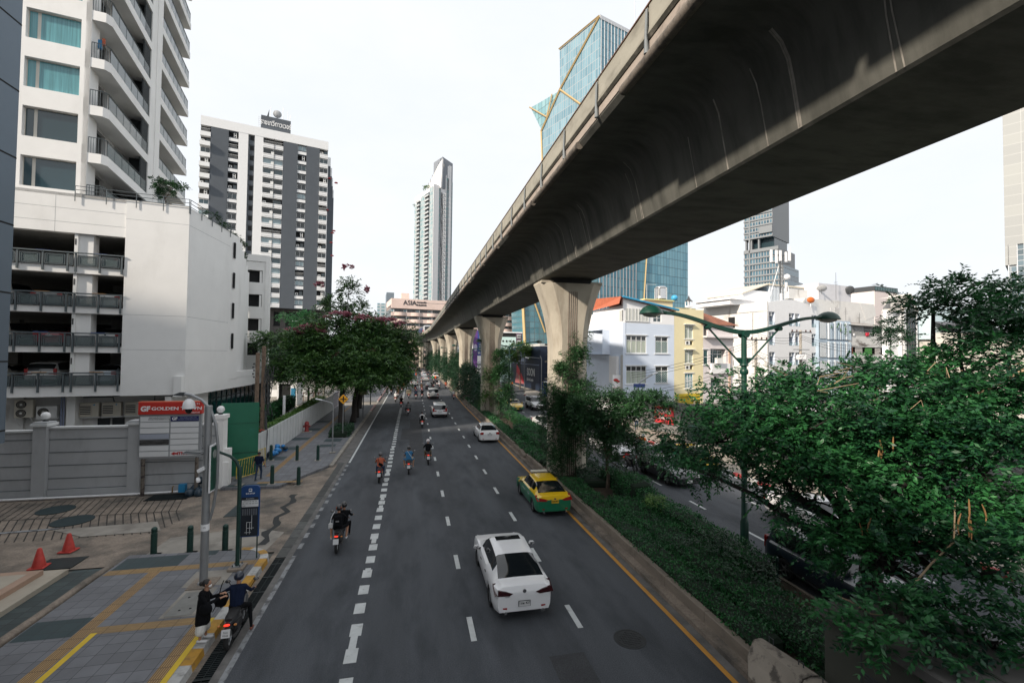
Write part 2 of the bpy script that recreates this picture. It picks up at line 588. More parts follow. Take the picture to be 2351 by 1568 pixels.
while y<17.55:
 path.append((-5.09,y));y+=.62
for i in range(0,9):
 a=math.pi/2*i/8
 path.append((-5.09-.9+.9*math.cos(a),17.55+.9*math.sin(a)))
for i in range(len(path)-1):
 (xa,ya),(xb,yb)=path[i],path[i+1]
 da=Vector((xb-xa,yb-ya)).normalized()
 if i+2<len(path):
  db=Vector((path[i+2][0]-xb,path[i+2][1]-yb)).normalized()
 else:
  db=da
 if i==0:dprev=da
 n0=Vector(((da+dprev).y,-(da+dprev).x)).normalized()*.25
 n1=Vector(((da+db).y,-(da+db).x)).normalized()*.25
 dprev=da
 mm=KYEL if((i if i<38 else 38+(i-38)//2)%2)else KWHT
 P0,P1,P2,P3=(xa,ya),(xa+n0.x,ya+n0.y),(xb+n1.x,yb+n1.y),(xb,yb)
 b.poly([(*P0,.19),(*P1,.175),(*P2,.175),(*P3,.19)],mm)
 b.poly([(*P1,.175),(P1[0]+n0.x*.12,P1[1]+n0.y*.12,-.02),(P2[0]+n1.x*.12,P2[1]+n1.y*.12,-.02),(*P2,.175)],mm)
struct('kerb',b)
b=MB()
b.poly([(-40,18.3,.0),(-9.6,18.3,.0),(-9.6,18.75,.01),(-4.85,18.5,.004),(-4.85,31.5,.004),(-9.8,31.5,.02),(-9.8,27.9,.02),(-40,27.1,.02)],CONC)
struct('driveway',b)
b=MB()
groove=mat('groove',(0.03,0.028,0.026),.9)
for k in range(50):
 x=-25.2+k*.3
 e=min(1,max(.15,(-9.4-x)/2.2))
 b.poly([(x+1.46*e,23.9-2.7*e,.024),(x+.045+1.46*e,23.9-2.7*e,.024),(x+.045,23.9,.03),(x,23.9,.03)],groove)
 b.poly([(x,23.93,.03),(x+.04,23.93,.03),(x-.72,26.5,.03),(x-.76,26.5,.03)],groove)
b.poly([(-26,23.88,.032),(-10.3,23.88,.032),(-10.3,23.93,.032),(-26,23.93,.032)],groove)
struct('driveway_grooves',b)
b=MB()
b.poly([(-20,21.9,.034),(-14.1,22.35,.034),(-14.0,22.55,.034),(-20,22.1,.034)],GREYP)
struct('painted_line',b)
b=MB()
b.poly([(-12.6,21.3,.033),(-9.9,21.4,.033),(-10.6,22.6,.033),(-14.2,22.3,.033)],CONCL)
b.poly([(-9.3,18.8,.012),(-5.2,18.65,.012),(-5.0,20.4,.012),(-6.5,21.2,.012),(-9.2,20.6,.012)],CONCL)
struct('concrete_patch',b)
for i,(x,y,r)in enumerate([(-15.85,25.05,.68),(-14.15,23.35,.72)]):
 g=MB();g.lathe([(r,.02),(r,.045),(r*.93,.05)],(x,y,0),COLM,28)
 obj('manhole_cover',g,label=['round dark green manhole cover nearer the boundary wall','round dark green manhole cover nearer the road, below the other'][i],cat='manhole cover',group='manhole covers in the driveway')
def grate(x0,x1,y0,y1,z,label,n=30,alongx=True):
 g=MB()
 g.poly([(x0,y0,z),(x1,y0,z),(x1,y1,z),(x0,y1,z)],BLK)
 for k in range(n):
  if alongx:
   x=x0+(x1-x0)*(k+.3)/n
   g.box(x,x+(x1-x0)/n*.4,y0,y1,z+.001,z+.03,STEEL)
  else:
   y=y0+(y1-y0)*(k+.3)/n
   g.box(x0,x1,y,y+(y1-y0)/n*.4,z+.001,z+.03,STEEL)
 for f in(0,.5,1):
  yy=y0+(y1-y0)*f
  g.box(x0-.02,x1+.02,yy-.02,yy+.02,z+.001,z+.034,STEEL)
 return obj('drain_grate',g,label=label,cat='drain grate')
grate(-12.7,-10.85,25.75,26.65,.03,'square black drain grate at the foot of the tenant sign',34)
g=MB();g.box(-12.3,-11.15,18.38,19.3,.0,.03,STEEL);obj('manhole_cover',g,label='dark square cover beside the nearer traffic cone',cat='manhole cover')
g=MB()
g.box(-8.1,-7.35,22.7,24.9,.0,.028,mat('dark_cover',(0.022,0.035,0.038),.7,var=.2));obj('drain_cover',g,label='dark rectangular cover in the driveway behind the bus stop sign',cat='drain cover')
g=MB()
pts=[(-5.55+.14*math.sin(k*1.3)+.0*k+k*-.012,19.2+k*.34)for k in range(20)]
poly=[(x-.13-.06*math.sin(i*2.1),y)for i,(x,y)in enumerate(pts)]+[(x+.13+.05*math.cos(i*1.7),y)for i,(x,y)in reversed(list(enumerate(pts)))]
b=MB();b.poly([(x,y,.016)for x,y in poly],mat('tar',(0.02,0.023,0.024),.8));struct('tar_patch',b)
b=MB()
q4(b,-6.55,-5.68,14.15,15.7,.186,CONCL)
q4(b,-6.75,-5.6,15.85,16.9,.187,CONCL)
q4(b,-6.9,-6.3,11.1,11.7,.187,CONCL)
struct('concrete_patch',b)
g=MB();g.box(-6.45,-5.78,14.22,15.5,.18,.192,mat('plate_concrete',(0.2,0.2,0.19),.85,var=.15,vscale=4,bump=.3))
for x,y in[(-6.2,14.5),(-5.95,14.55),(-6.25,15.2),(-6.02,15.25)]:
 g.lathe([(.035,.188),(.035,.197)],(x,y,0),BLK,10)
obj('manhole_cover',g,label='pale concrete manhole plate with four holes behind the woman in black',cat='manhole cover')
g=MB();g.box(-6.78,-6.42,11.2,11.55,.18,.194,STEEL)
obj('manhole_cover',g,label='small square dark cover in the pavers at the bottom edge',cat='manhole cover')
b=MB()
b.prism([(-10.95,-12),(-10.95,15.4),(-10.97,18.0),(-30,18.0),(-30,-12)],-.04,.15,BEIGE)
b.prism([(-11.47,-12),(-11.47,17.7),(-30,17.7),(-30,-12)],.15,.3,ROSE)
b.prism([(-11.75,-12),(-11.75,17.45),(-30,17.45),(-30,-12)],.3,.305,BEIGE)
struct('steps',b)
sheet('ramp',-10.95,-9.95,-12,18.2,.004,PAVER)
b=MB()
y=-12
b.tube([(-9.86,-12,.07)]+[(-9.86+.015*math.sin(k),-11+k,.08+.01*math.sin(2.3*k))for k in range(29)]+[(-9.84,18.1,.03)],.13,CONC,n=10)
struct('kerb',b,smooth=50)
b=MB()
b.prism([(-9.8,27.0),(-6.9,26.9),(-6.0,29.2),(-5.1,31.2),(-5.08,66),(-9.8,66)],-.04,.15,PAVE)
b.prism([(-9.8,71),(-5.1,71),(-5.1,170),(-9.8,170)],-.04,.15,PAVE)
b.prism([(-40,75),(-9.8,75),(-9.8,170),(-40,170)],-.04,.1,CONCL)
struct('pavement',b)
sheet('driveway',-60,-4.85,66,71,.012,CONCL)
b=MB()
q4(b,-8.22,-7.88,29,65,.154,TACT)
q4(b,-8.22,-5.9,27.5,27.85,.154,TACTX)
struct('tactile_paving',b)
b=MB()
for y0,y1,xa,xb in[(27.1,27.5,-9.6,-7.6),(33.2,34.3,-9.7,-8.3),(36.5,37.6,-9.7,-8.3),(40.4,41.6,-9.7,-8.3),(45,46.5,-9.7,-8.3),(50,51.5,-9.7,-8.3)]:
 q4(b,xa,xb,y0,y1,.1545,PAVED)
q4(b,-6.9,-5.7,37.2,38.2,.1545,PAVED)
q4(b,-6.9,-5.6,39.3,40.6,.1545,PAVED)
struct('dark_pavers',b)
b=MB()
b.box(-5.08,-4.84,31.2,59,-.02,.155,CONCL)
for k in range(10):
 b.box(-5.08,-4.84,59+k*.7,59.7+k*.7,-.02,.156,KRED if k%2 else KWHT)
for k in range(40):
 b.box(-5.08,-4.84,71+k*.9,71.9+k*.9,-.02,.156,KRED if k%2 else KWHT)
struct('kerb',b)
MEDW=mat('median_wall',(0.21,0.175,0.14),0.85,var=0.2,vscale=1.5,stretch=(1,.5,2),bump=.4,bscale=18,dirt=(0.07,0.06,0.05),dscale=1.6,dlo=.5,dhi=.72,damt=.75)
b=MB()
b.poly([(7.38,-12,.004),(7.7,-12,.004),(7.7,165,.004),(7.4,165,.004)],GREYM)
b.box(7.62,7.92,-12,66,-.04,.13,CONC)
b.box(7.66,8.0,66,170,-.04,.13,CONC)
k=9.2
while k<165:
 w=2.0
 dx=.02*math.sin(k*3)
 if 30.5<k<34.5:
  b.cbox((8.0+.06*math.sin(k*9),k+.9,.2),(.26,1.7,.3),MEDW,rz=.06*math.sin(k*7),rx=.05)
 else:
  b.cbox((8.0+dx*.5,k+1,.22),(.2,w-.012,.44),MEDW,bev=.02)
 k+=w
struct('median_kerb',b)
SOIL=mat('soil',(0.045,0.032,0.02),0.95,var=.4,vscale=2,bump=.8,bscale=12)
b=MB()
b.prism([(8.1,-12),(11.8,-12),(11.8,175),(8.1,175)],-.04,.2,SOIL)
b.box(11.78,11.9,-12,175,-.04,.24,CONC)
struct('median_soil',b)
b=MB()
for k in range(75):
 y0=2+k*1.05
 b.box(19.72,19.97,y0,y0+1.05,-.04,.16,KRED if k%2 else KWHT)
struct('kerb',b)
b=MB()
b.prism([(24,-12),(60,-12),(60,81),(24,81)],-.04,.12,mat('lot_ground',(.085,.08,.07),.9,var=.3,vscale=.3))
b.prism([(19.97,-12),(24,-12),(24,81),(19.97,81)],-.04,.14,tile_mat('pavers_right',(0.3,0.26,0.21),(.12,.1,.09),.4,.4,0,.008,rnd=.15))
b.prism([(20.2,81),(60,81),(60,180),(24.4,180),(24.2,96)],-.04,.14,CONCL)
struct('pavement',b)
g=MB()
g.lathe([(.42,.001),(.42,.006),(.37,.007),(.37,.004),(.35,.004),(.35,.007),(0.02,.009)],(5.68,11.15,0),mat('cast_iron',(0.03,0.032,0.034),.6,metal=.4,var=.3,vscale=8),32)
for i in range(-4,5):
 for j in range(-4,5):
  if i*i+j*j<17:
   g.cbox((5.68+i*.07,11.15+j*.07,.009),(.035,.035,.01),MATS['cast_iron'])
obj('manhole_cover',g,label='round iron manhole cover in the right lane beside the yellow line',cat='manhole cover')
# viaduct
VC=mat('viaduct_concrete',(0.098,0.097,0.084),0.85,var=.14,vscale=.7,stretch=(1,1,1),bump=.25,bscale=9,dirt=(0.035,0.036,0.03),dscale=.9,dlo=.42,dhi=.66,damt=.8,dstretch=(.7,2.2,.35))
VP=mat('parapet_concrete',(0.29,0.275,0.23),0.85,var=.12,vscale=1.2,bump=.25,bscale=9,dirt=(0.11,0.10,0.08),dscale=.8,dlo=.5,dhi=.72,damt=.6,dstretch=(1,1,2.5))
VS=mat('lichen_dark',(0.05,0.048,0.038),0.95,var=.4,vscale=4,dirt=(0.2,0.18,0.15),dscale=3,dlo=.52,dhi=.7,damt=.8)
VL=mat('ledge_concrete',(0.33,0.28,0.24),0.85,var=.1,dirt=(0.07,0.06,0.05),dscale=1.8,dlo=.55,dhi=.72,damt=.8)
STR=mat('lime_streak',(0.27,0.25,0.22),0.9,var=.4,vscale=3)
PIPE=mat('weathered_pipe',(0.17,0.145,0.12),0.8,var=.35,vscale=5,bump=.4,bscale=15,dirt=(0.05,0.045,0.04),dscale=5,dlo=.45,dhi=.6,damt=.8)
GALV=mat('galvanised',(0.32,0.34,0.36),0.45,metal=.6,var=.1,vscale=4)
def spine(s):
 """centre line of the viaduct: (x, y, heading) after s metres from y=0"""
 if s<=130:
  return 9.35,s,0.0
 r=630.0
 a=(s-130)/r
 return 9.35-r*(1-math.cos(a)),130+r*math.sin(a),a
def extrude_spine(mb,prof,s0,s1,step,m,close=True):
 ss=[s0]
 while ss[-1]<s1-1e-6:
  ss.append(min(ss[-1]+step,s1))
 V,n=[],len(prof)
 for s in ss:
  x,y,a=spine(s)
  for px,pz in prof:
   V.append((x+px*math.cos(a),y+px*math.sin(a),pz))
 F=[]
 for i in range(len(ss)-1):
  for k in range(n if close else n-1):
   j=(k+1)%n
   F.append([i*n+k,(i+1)*n+k,(i+1)*n+j,i*n+j])
 if close:
  F.append(list(range(n)))
  F.append([(len(ss)-1)*n+k for k in range(n)][::-1])
 mb.add(V,F,m)
viaduct=thing('viaduct','long weathered concrete railway viaduct curving away above the planted median','viaduct',(9.35,40,0))
half=[(-4.2,14.45),(-4.22,14.2),(-4.1,14.08),(-3.85,14.04),(-3.3,14.1),(-2.8,14.12),(-2.4,14.0),(-2.15,13.78),(-2.0,13.45),(-1.88,13.0),(-1.66,12.1),(-1.6,12.05)]
prof=half+[(-x,z)for x,z in half[::-1]]
def vchild(name,mb,smooth=None):
 o=obj(name,mb,viaduct,loc=(-9.35,-40,0),smooth=smooth)
 return o
s=-26.0
for k in range(14):
 b=MB()
 e=s+27.2
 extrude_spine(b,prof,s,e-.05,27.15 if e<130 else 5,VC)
 vchild('girder',b,35)
 s=e
for k in range(60):
 y=3+k*2.7+RND.uniform(-.8,.8)
 if y>75:break
 for j in range(RND.choice([0,2,3,4,2])):
  yy=y+RND.uniform(-.7,.7)
  w=RND.uniform(.01,.028)
  b=MB()
  z0=RND.choice([11,10,9])
  pr=half[RND.choice([6,7,8,8]):12]
  pts=[]
  for i,(px,pz)in enumerate(pr):
   pts.append((9.35+px-.007,yy+.03*math.sin(i*1.3+yy)+i*.015,pz-.004))
  for i in range(len(pts)-2):
   a,c=pts[i],pts[i+1]
   b.poly([(a[0],a[1]-w,a[2]),(c[0],c[1]-w,c[2]),(c[0],c[1]+w,c[2]),(a[0],a[1]+w,a[2])][::-1],STR)
  vchild('lime_streak',b)
for side in(-1,1):
 s=-26.0+1.0
 k=0
 while s<300:
  ln=2.85 if s<132 else 9.0
  if side==1 and s>135:break
  b=MB()
  A=side
  pr=[(A*4.02,15.28),(A*4.27,15.3),(A*4.27,14.78),(A*4.3,14.62),(A*4.25,14.52),(A*4.1,14.5),(A*4.0,14.5)]
  if side==1:pr=pr[::-1]
  extrude_spine(b,pr,s+.03,s+ln-.03,20 if s<130 else 4.5,VP)
  vchild('parapet_panel',b,40)
  s+=ln
  k+=1
b=MB()
for side in(-1,):
 extrude_spine(b,[(-4.17,14.52),(-4.235,14.52),(-4.245,14.25),(-4.17,14.2)],-25,300,4.5,VL)
 extrude_spine(b,[(-4.285,14.64),(-4.312,14.60),(-4.262,14.515),(-4.23,14.515)],-25,300,4.5,VS)
 extrude_spine(b,[(-4.2,15.29),(-4.295,15.335),(-4.295,15.30),(-4.2,15.28)],-25,300,4.5,mat('rust_cap',(0.12,0.06,0.035),.8,var=.2))
vchild('ledge',b)
s=-23.5
k=0
while s<128:
 b=MB()
 if k%3!=1:
  extrude_spine(b,[(-4.22+.13*math.cos(t*math.pi/5),14.12+.13*math.sin(t*math.pi/5))for t in range(10)],s+.12,s+5.55,6,PIPE)
  vchild('drain_pipe',b,60)
 s+=5.7/1 if k%3!=1 else 2.85
 k+=1
s=-25.0
while s<130:
 b=MB()
 b.tube([(9.35-4.31,s,15.2),(9.35-4.33,s,14.6),(9.35-4.3,s+.02,14.2)],[.03,.035,.065],mat('downpipe_grey',(.17,.19,.2),.6,var=.15,vscale=4),n=8)
 vchild('downpipe',b,60)
 s+=2.85
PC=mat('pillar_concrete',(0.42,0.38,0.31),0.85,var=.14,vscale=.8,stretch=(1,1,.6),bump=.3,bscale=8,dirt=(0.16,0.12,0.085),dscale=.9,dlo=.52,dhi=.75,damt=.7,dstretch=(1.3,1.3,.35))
PG=mat('pillar_grooves',(0.14,0.105,0.085),0.9,var=.3,vscale=3,stretch=(1,1,.2))
def pillar(i,x,y):
 t=thing('viaduct_pillar',['nearest flared concrete viaduct pillar, beside the pale blue corner building','second nearest viaduct pillar, creeper climbing its foot behind the green lamp post','third viaduct pillar, just right of the no right turn sign','fourth viaduct pillar, half hidden by median trees','fifth viaduct pillar, a thin sliver beside the fourth','sixth viaduct pillar, thin sliver far down the road','seventh viaduct pillar, deep in shade where the track bends','eighth viaduct pillar, farthest one at the bend'][i],'pillar',(x,y,0),group='viaduct pillars')
 rings=[]
 zs=[0,2,5,7.6,8.3,9.0,9.6,10.1,10.6,11.0,11.4,11.72]
 for z in zs:
  f=max(0,(z-7.6)/(11.72-7.6))
  hw=1.08+(2.0-1.08)*f**1.9
  hd=1.0+.1*f
  c=.42
  rings.append([(-hw,-hd+c,z),(-hw+c*(1+.6*f),-hd,z),(hw-c*(1+.6*f),-hd,z),(hw,-hd+c,z),(hw,hd-c,z),(hw-c,hd,z),(-hw+c,hd,z),(-hw,hd-c,z)])
 b=MB()
 V=[p for r in rings for p in r]
 F=[]
 for k in range(len(rings)-1):
  for j in range(8):
   jj=(j+1)%8
   F.append([k*8+j,k*8+jj,k*8+8+jj,k*8+8+j])
 F.append([(len(rings)-1)*8+j for j in range(8)])
 b.add(V,F,PC)
 obj('shaft',b,t,smooth=25)
 g=MB()
 for k in range(5):
  xx=-.26+k*.125
  g.tube([(xx,-1.005,0),(xx,-1.005,7.6),(xx,-1.035,9.5),(xx,-1.075,11.2)],.034,PG,n=6)
 obj('fluting',g,t,smooth=60)
 g=MB()
 g.box(-1.3,1.3,-.8,.8,11.72,12.04,mat('bearing',(0.03,0.03,0.03),.9))
 g.box(-1.95,-1.2,-.9,.9,11.72,11.86,PC);g.box(1.2,1.95,-.9,.9,11.72,11.86,PC)
 obj('bearing_plinth',g,t)
 return t
PIL=[(9.45,27.1),(9.25,54.3),(9.35,81.8),(9.3,109),(9.2,136.2),(8.2,163.4),(6.5,190.6),(4.2,217.5)]
for i,(x,y)in enumerate(PIL):
 pillar(i,x,y)
x,y,a=spine(176)
t=thing('train','grey fronted commuter train with blue and red sides coming round the viaduct bend','train',(x-2.1,y,14.3),a)
b=MB();b.cbox((0,11,2.0),(3.0,22,3.3),mat('train_grey',(.35,.36,.38),.4),bev=.35);obj('body',b,t,smooth=40)
b=MB();b.box(-1.1,1.1,-.04,.0,1.9,3.2,mat('train_glass',(.02,.025,.03),.1));obj('windscreen',b,t)
b=MB();b.box(-1.53,-1.5,.4,5,.6,2.0,mat('train_red',(.45,.03,.04),.4));b.box(-1.53,-1.5,5,22,.6,3.0,mat('train_blue',(.02,.08,.35),.4));obj('livery_panel',b,t)
# buildings, left side
def fr(x,y,ang,z=0):
 return Matrix.Translation((x,y,z))@Matrix.Rotation(R(ang),4,'Z')
class Bld:
 """a building: an empty at its base; meshes are built in world coordinates and parented"""
 def __init__(s,name,label,cat,x,y,ang,group=None):
  s.root=thing(name,label,cat,(x,y,0),R(ang),group)
  s.F=fr(x,y,ang)
 def mb(s):
  return MB()
 def part(s,name,mb,smooth=None,loc=(0,0,0),rz=0,label=None,parent=None):
  return obj(name,mb,parent or s.root,loc=loc,rot=(0,0,rz),smooth=smooth,label=label)
WH=mat('white_render',(0.80,0.795,0.78),0.75,var=.035,vscale=.6,bump=.05,dirt=(0.5,0.49,0.46),dscale=.45,dlo=.55,dhi=.8,damt=.35,dstretch=(1,1,.4))
WHD=mat('white_stained',(0.66,0.65,0.63),0.8,var=.06,vscale=1,dirt=(0.2,0.17,0.14),dscale=.5,dlo=.58,dhi=.72,damt=.7,dstretch=(1,1,.5))
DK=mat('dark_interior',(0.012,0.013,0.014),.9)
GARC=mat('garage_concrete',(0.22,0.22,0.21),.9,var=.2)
GRP=mat('grey_blue_panel',(0.13,0.165,0.205),0.45,metal=.35,var=.05,vscale=.5)
GRR=mat('rail_grey',(0.10,0.12,0.13),.5,metal=.3)
GLB=mat('window_glass',(0.02,0.045,0.055),.04,spec=.8,randobj=.5)
GLC=mat('window_curtain_teal',(0.10,0.27,0.30),.12,var=.3,vscale=3.0,stretch=(4,4,.1),spec=.6)
GLD=mat('window_dark',(0.015,0.02,0.022),.06,spec=.7)
GLS=mat('glass_teal_dark',(0.01,0.06,0.06),.08,var=.3,vscale=.6,spec=.7)
FRM=mat('window_frame_beige',(0.55,0.52,0.46),.5)
FRW=mat('window_frame_white',(0.68,0.69,0.69),.5)
FRD=mat('window_frame_dark',(0.05,0.055,0.06),.5)
BALG=mat('balcony_glass',(0.01,0.04,0.045),.15,spec=.6)
LOUV=mat('louvre',(0.05,0.06,0.065),.6)
ACW=mat('ac_white',(0.74,0.74,0.72),.5,var=.05)
ACB=mat('ac_beige',(0.58,0.54,0.46),.5,var=.06)
ACD=mat('ac_grille',(0.05,0.05,0.052),.6)
JOINT=mat('joint_line',(0.42,0.43,0.43),.9)
MESHP=mat('perforated_panel',(0.12,0.16,0.165),.5,metal=.3,alpha=.55)
def mesh_screen(mb,x0,x1,z0,z1,y,m,d=.02):
 mb.box(x0,x1,y,y+d,z0,z1,m)
P=Bld('car_park','white car park podium with four open railed parking decks and a terrace rail','car park',-15.5,36,11)
LV=[5.0,7.57,10.15,12.78]
HD=[7.18,9.74,12.33,14.95]
b=MB()
ops=[(-22,-3.55,LV[i],HD[i])for i in range(4)]
facade(b,-22,-3.55,4.35,17.5,ops,WH,depth=.5)
b.box(-22,-3.55,.5,1.2,4.35,4.4,WH)
b.poly([(-22,0,4.35),(-3.55,0,4.35),(-3.55,3,4.35),(-22,3,4.35)][::-1],WH)
b.box(-22,-3.55,.0,.3,17.3,17.5,WH)
P.part('wall',b)
b=MB()
b.box(-3.55,0.0,-.05,.5,4.32,17.5,WH)
b.box(-3.55,0,.5,3,4.32,4.4,WH)
for z in(7.4,9.75,16.2):
 b.box(-3.55,.0,-.052,-.049,z,z+.025,JOINT)
for z in(15.6,16.5):
 b.box(-22,-3.56,-.004,0,z,z+.025,JOINT)
b.box(-12.0,-11.97,-.004,0,14.95,17.3,JOINT);b.box(-7.2,-7.18,-.004,0,14.95,17.3,JOINT)
P.part('wall',b)
b=MB()
b.T=Matrix.Rotation(R(76.3),4,'Z')
b.box(0.06,6.6,-.0,.4,4.5,17.45,WH)
for z in(7.4,9.75,16.2):
 b.box(0.1,6.5,-.004,0,z,z+.025,JOINT)
b.box(-.4,22,.01,.5,4.2,5.6,WH)
b.box(6.6,22,.01,3.2,5.0,5.1,WH)
P.part('wall',b)
b=MB()
b.T=fr(-15.2+15.5,42.6-36,0)
b.T=Matrix.Rotation(R(-11),4,'Z')@Matrix.Translation((0.3,6.6,0))@Matrix.Rotation(R(104),4,'Z')
for k in range(6):
 b.prism([(k*2.3,-.0),(k*2.3+1.6,-.55),(k*2.3+2.3,.0),(k*2.3+2.3,.4),(k*2.3,.4)],5.0,17.4-.32*max(0,k-1),WH)
for k in range(4):
 b.box(.4,1.3,-.32,-.2,7.6+2.6*k,8.9+2.6*k,DK)
P.part('pleated_wall',b)
b=MB()
b.T=Matrix.Rotation(R(-11),4,'Z')@Matrix.Translation((-3.3,20.2,0))@Matrix.Rotation(R(14),4,'Z')
ops=[(.25,2.0,15.2-2.75*k,16.6-2.75*k)for k in range(4)]
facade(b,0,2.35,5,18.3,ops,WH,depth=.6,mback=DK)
b.box(2.3,2.75,-.12,3.6,5,18.3,WH)
b.box(0,2.3,3,3.5,5,18.3,WH)
b.box(0,2.75,-.1,.1,17.6,18.35,WH)
for k in range(4):
 b.box(1.72,1.95,.1,.5,15.22-2.75*k,16.55-2.75*k,WH)
P.part('stair_block',b)
b=MB()
for z in[4.4]+HD:
 t=.39 if z>5 else .6
 b.box(-22,-.3,.5,17,z,z+t-.02,GARC)
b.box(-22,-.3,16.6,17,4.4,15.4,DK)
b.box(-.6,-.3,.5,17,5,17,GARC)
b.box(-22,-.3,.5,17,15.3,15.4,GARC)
P.part('deck',b)
b=MB()
for x in(-6.1,-14.5):
 b.box(x,x+.8,.25,1.1,5.0,14.95,WH)
 b.box(x-.12,x+.06,.1,.3,5.0,14.95,ACW)
 for z in HD:
  b.box(x-.1,x-.02,.09,.1,z-.75,z-.35,ACD)
for x in(-6.1,-14.5,-2.5):
 for y in(6,11.5):
  b.box(x,x+.7,y,y+.7,5.0,14.95,GARC)
P.part('column',b)
b=MB()
for i,z in enumerate(LV):
 if i in(1,):
  for k in range(5):
   b.box(-8.3+k*.9,-7.6+k*.9,16.5,16.59,z+1.3,z+1.75,mat('daylight_glow',(.9,.92,.95),.5,emit=(.8,.85,.9),estr=.8))  # glowing panels on the back wall stand in for daylight through slots
P.part('daylight_panel',b)
for i,z in enumerate(LV):
 posts=[-14.2,-13.0,-12.6,-11.4,-10.2,-8.87,-7.67,-6.46,-6.06,-4.83,-3.68]
 b=MB()
 b.box(-16,-3.56,-.17,-.09,z+.82,z+.9,GRR)
 for x in posts:
  b.box(x-.045,x+.045,-.13,-.02,z-.36,z+.82,GRR)
 r=P.part('railing',b)
 for a,c in zip(posts[:-1],posts[1:]):
  if c-a<.2:continue
  b=MB()
  b.box(a+.1,c-.1,-.11,-.09,z+.05,z+.7,MESHP)
  for zz in(z+.03,z+.68):
   b.box(a+.1,c-.1,-.13,-.08,zz,zz+.04,GRR)
  for xx in(a+.1,c-.14):
   b.box(xx,xx+.04,-.13,-.08,z+.03,z+.72,GRR)
  for xx in(a+.2,c-.24):
   b.box(xx,xx+.03,-.135,-.08,z+.1,z+.64,GRR)
  for zz in(z+.1,z+.61):
   b.box(a+.2,c-.2,-.135,-.08,zz,zz+.03,GRR)
  P.part('mesh_panel',b,parent=r)
 b=MB()
 for x in(-7.67,-4.83):
  b.box(x-.35,x+.35,-.05,.03,z+.86,z+.93,mat('bumper_orange',(.5,.22,.03),.5)if i in(0,2)else mat('bumper_blue',(.02,.07,.3),.5))
 P.part('wheel_stop_board',b,parent=r)
b=MB()
for h in(.3,.55,.8):
 b.tube([(-6.2,-.12,17.2+h),(0.05,-.12,17.2+h)],.022,GRR,n=6)
for x in(-6.2,-4.6,-3.0,-1.5,0):
 b.tube([(x,-.12,17.0),(x,-.12,18.0)],.025,GRR,n=6)
b.T=Matrix.Rotation(R(76.3),4,'Z')
for h in(.3,.55,.8):
 b.tube([(0,-.05,17.2+h),(6.6,-.05,17.15+h),(9.5,1.4,16.9+h),(12,3.2,16.3+h),(14.5,4.0,15.6+h+2)],.022,GRR,n=6)
for x in(0,1.6,3.2,4.8,6.4):
 b.tube([(x,-.05,17.0),(x,-.05,18.0)],.025,GRR,n=6)
P.part('terrace_rail',b)
b=MB()
b.box(-22,-.3,2.2,2.6,0,4.35,WHD)
b.box(-6.7,-6.25,1.1,2.2,0,4.35,WH)
b.box(-22,-9.2,2.0,2.2,0,4.35,WHD)
P.part('ground_wall',b)
b=MB()
b.tube([(-6.95,1.1,1),(-6.95,1.1,4.3)],.05,mat('pipe_blue',(.2,.23,.33),.5),n=6)
b.tube([(-6.82,1.1,1),(-6.82,1.1,4.3)],.05,MATS['pipe_blue'],n=6)
b.tube([(-6.2,2.1,4.1),(-4.6,2.1,4.1),(-4.5,2.1,3.7)],.04,GRR,n=6)
b.tube([(-4.6,2.05,4.18),(-2.2,2.05,4.18),(-2.2,2.05,3.8)],.04,GRR,n=6)
P.part('pipework',b)
b=MB()
b.T=Matrix.Rotation(R(76.3),4,'Z')
b.box(-.2,5,.7,1.1,0,4.2,WHD)
b.box(5,21,1.4,1.5,0.2,4.2,GLS)
for k in range(17):
 b.box(5+k,5.05+k,1.34,1.4,0,4.2,FRD)
b.box(5,21,1.34,1.4,3.3,3.36,FRD)
P.part('glazing',b)
T=Bld('apartment_tower','tall white apartment tower with dark railed balconies above the car park','apartment tower',-21.87,36.15,11)
TOP=62.0
FL=[17.5+3.3*k for k in range(14)]
b=MB()
ops=[]
for k in range(-1,13):
 z=18.05+3.27*(k)
 if z<17.6:continue
 ops+=[(-3.35,-2.87,z,z+2.0),(-2.78,-.54,z,z+2.0)]
ops2=[]
facade(b,-14,0,16.5,TOP,[(-3.35,-.54,o[2],o[3])for o in ops[::2]],WH,depth=.45)
b.box(-14,0,9.8,10.2,16.5,TOP,WH)
b.box(-.3,.0,.0,1.3,16.5,TOP,WH)
T.part('wall',b)
WINW=MB()
WINW.box(-3.35,-2.81,.30,.38,0,2.0,FRM);WINW.box(-3.29,-2.89,.29,.33,.07,1.93,GLC)
WINW.box(-2.81,-.54,.30,.38,0,2.0,FRM);WINW.box(-2.71,-.56,.29,.33,.05,1.95,GLC)
WIND=MB()
WIND.box(-3.35,-2.81,.30,.38,0,2.0,FRM);WIND.box(-3.29,-2.89,.29,.33,.07,1.93,GLB)
WIND.box(-2.81,-.54,.30,.38,0,2.0,FRM);WIND.box(-2.71,-.56,.29,.33,.05,1.95,GLB)
mw,mdk=WINW.mesh('window'),WIND.mesh('window')
for k in range(0,13):
 z=18.05+3.27*k
 obj('window',mdk if k in(0,1,5,9)else mw,T.root,loc=(0,0,z))
b=MB()
b.T=Matrix.Rotation(R(90),4,'Z')
ops=[]
for k in range(13):
 z=17.7+3.3*k
 ops+=[(2.2,3.6,z,z+2.3),(5.3,8.2,z,z+2.4),(12.5,15,z,z+2.3),(16.5,19,z,z+2.3)]
facade(b,1.3,21,16.5,TOP,ops,mat('side_wall_white',(0.6,0.6,0.59),.8,var=.05),y=.3,depth=.25,mback=GLD)
T.part('wall',b)
b=MB()
b.box(-.3,1.0,8.4,11.2,12,TOP,WH)
b.box(.98,1.06,9.7,9.95,12,TOP,WH)
T.part('column',b)
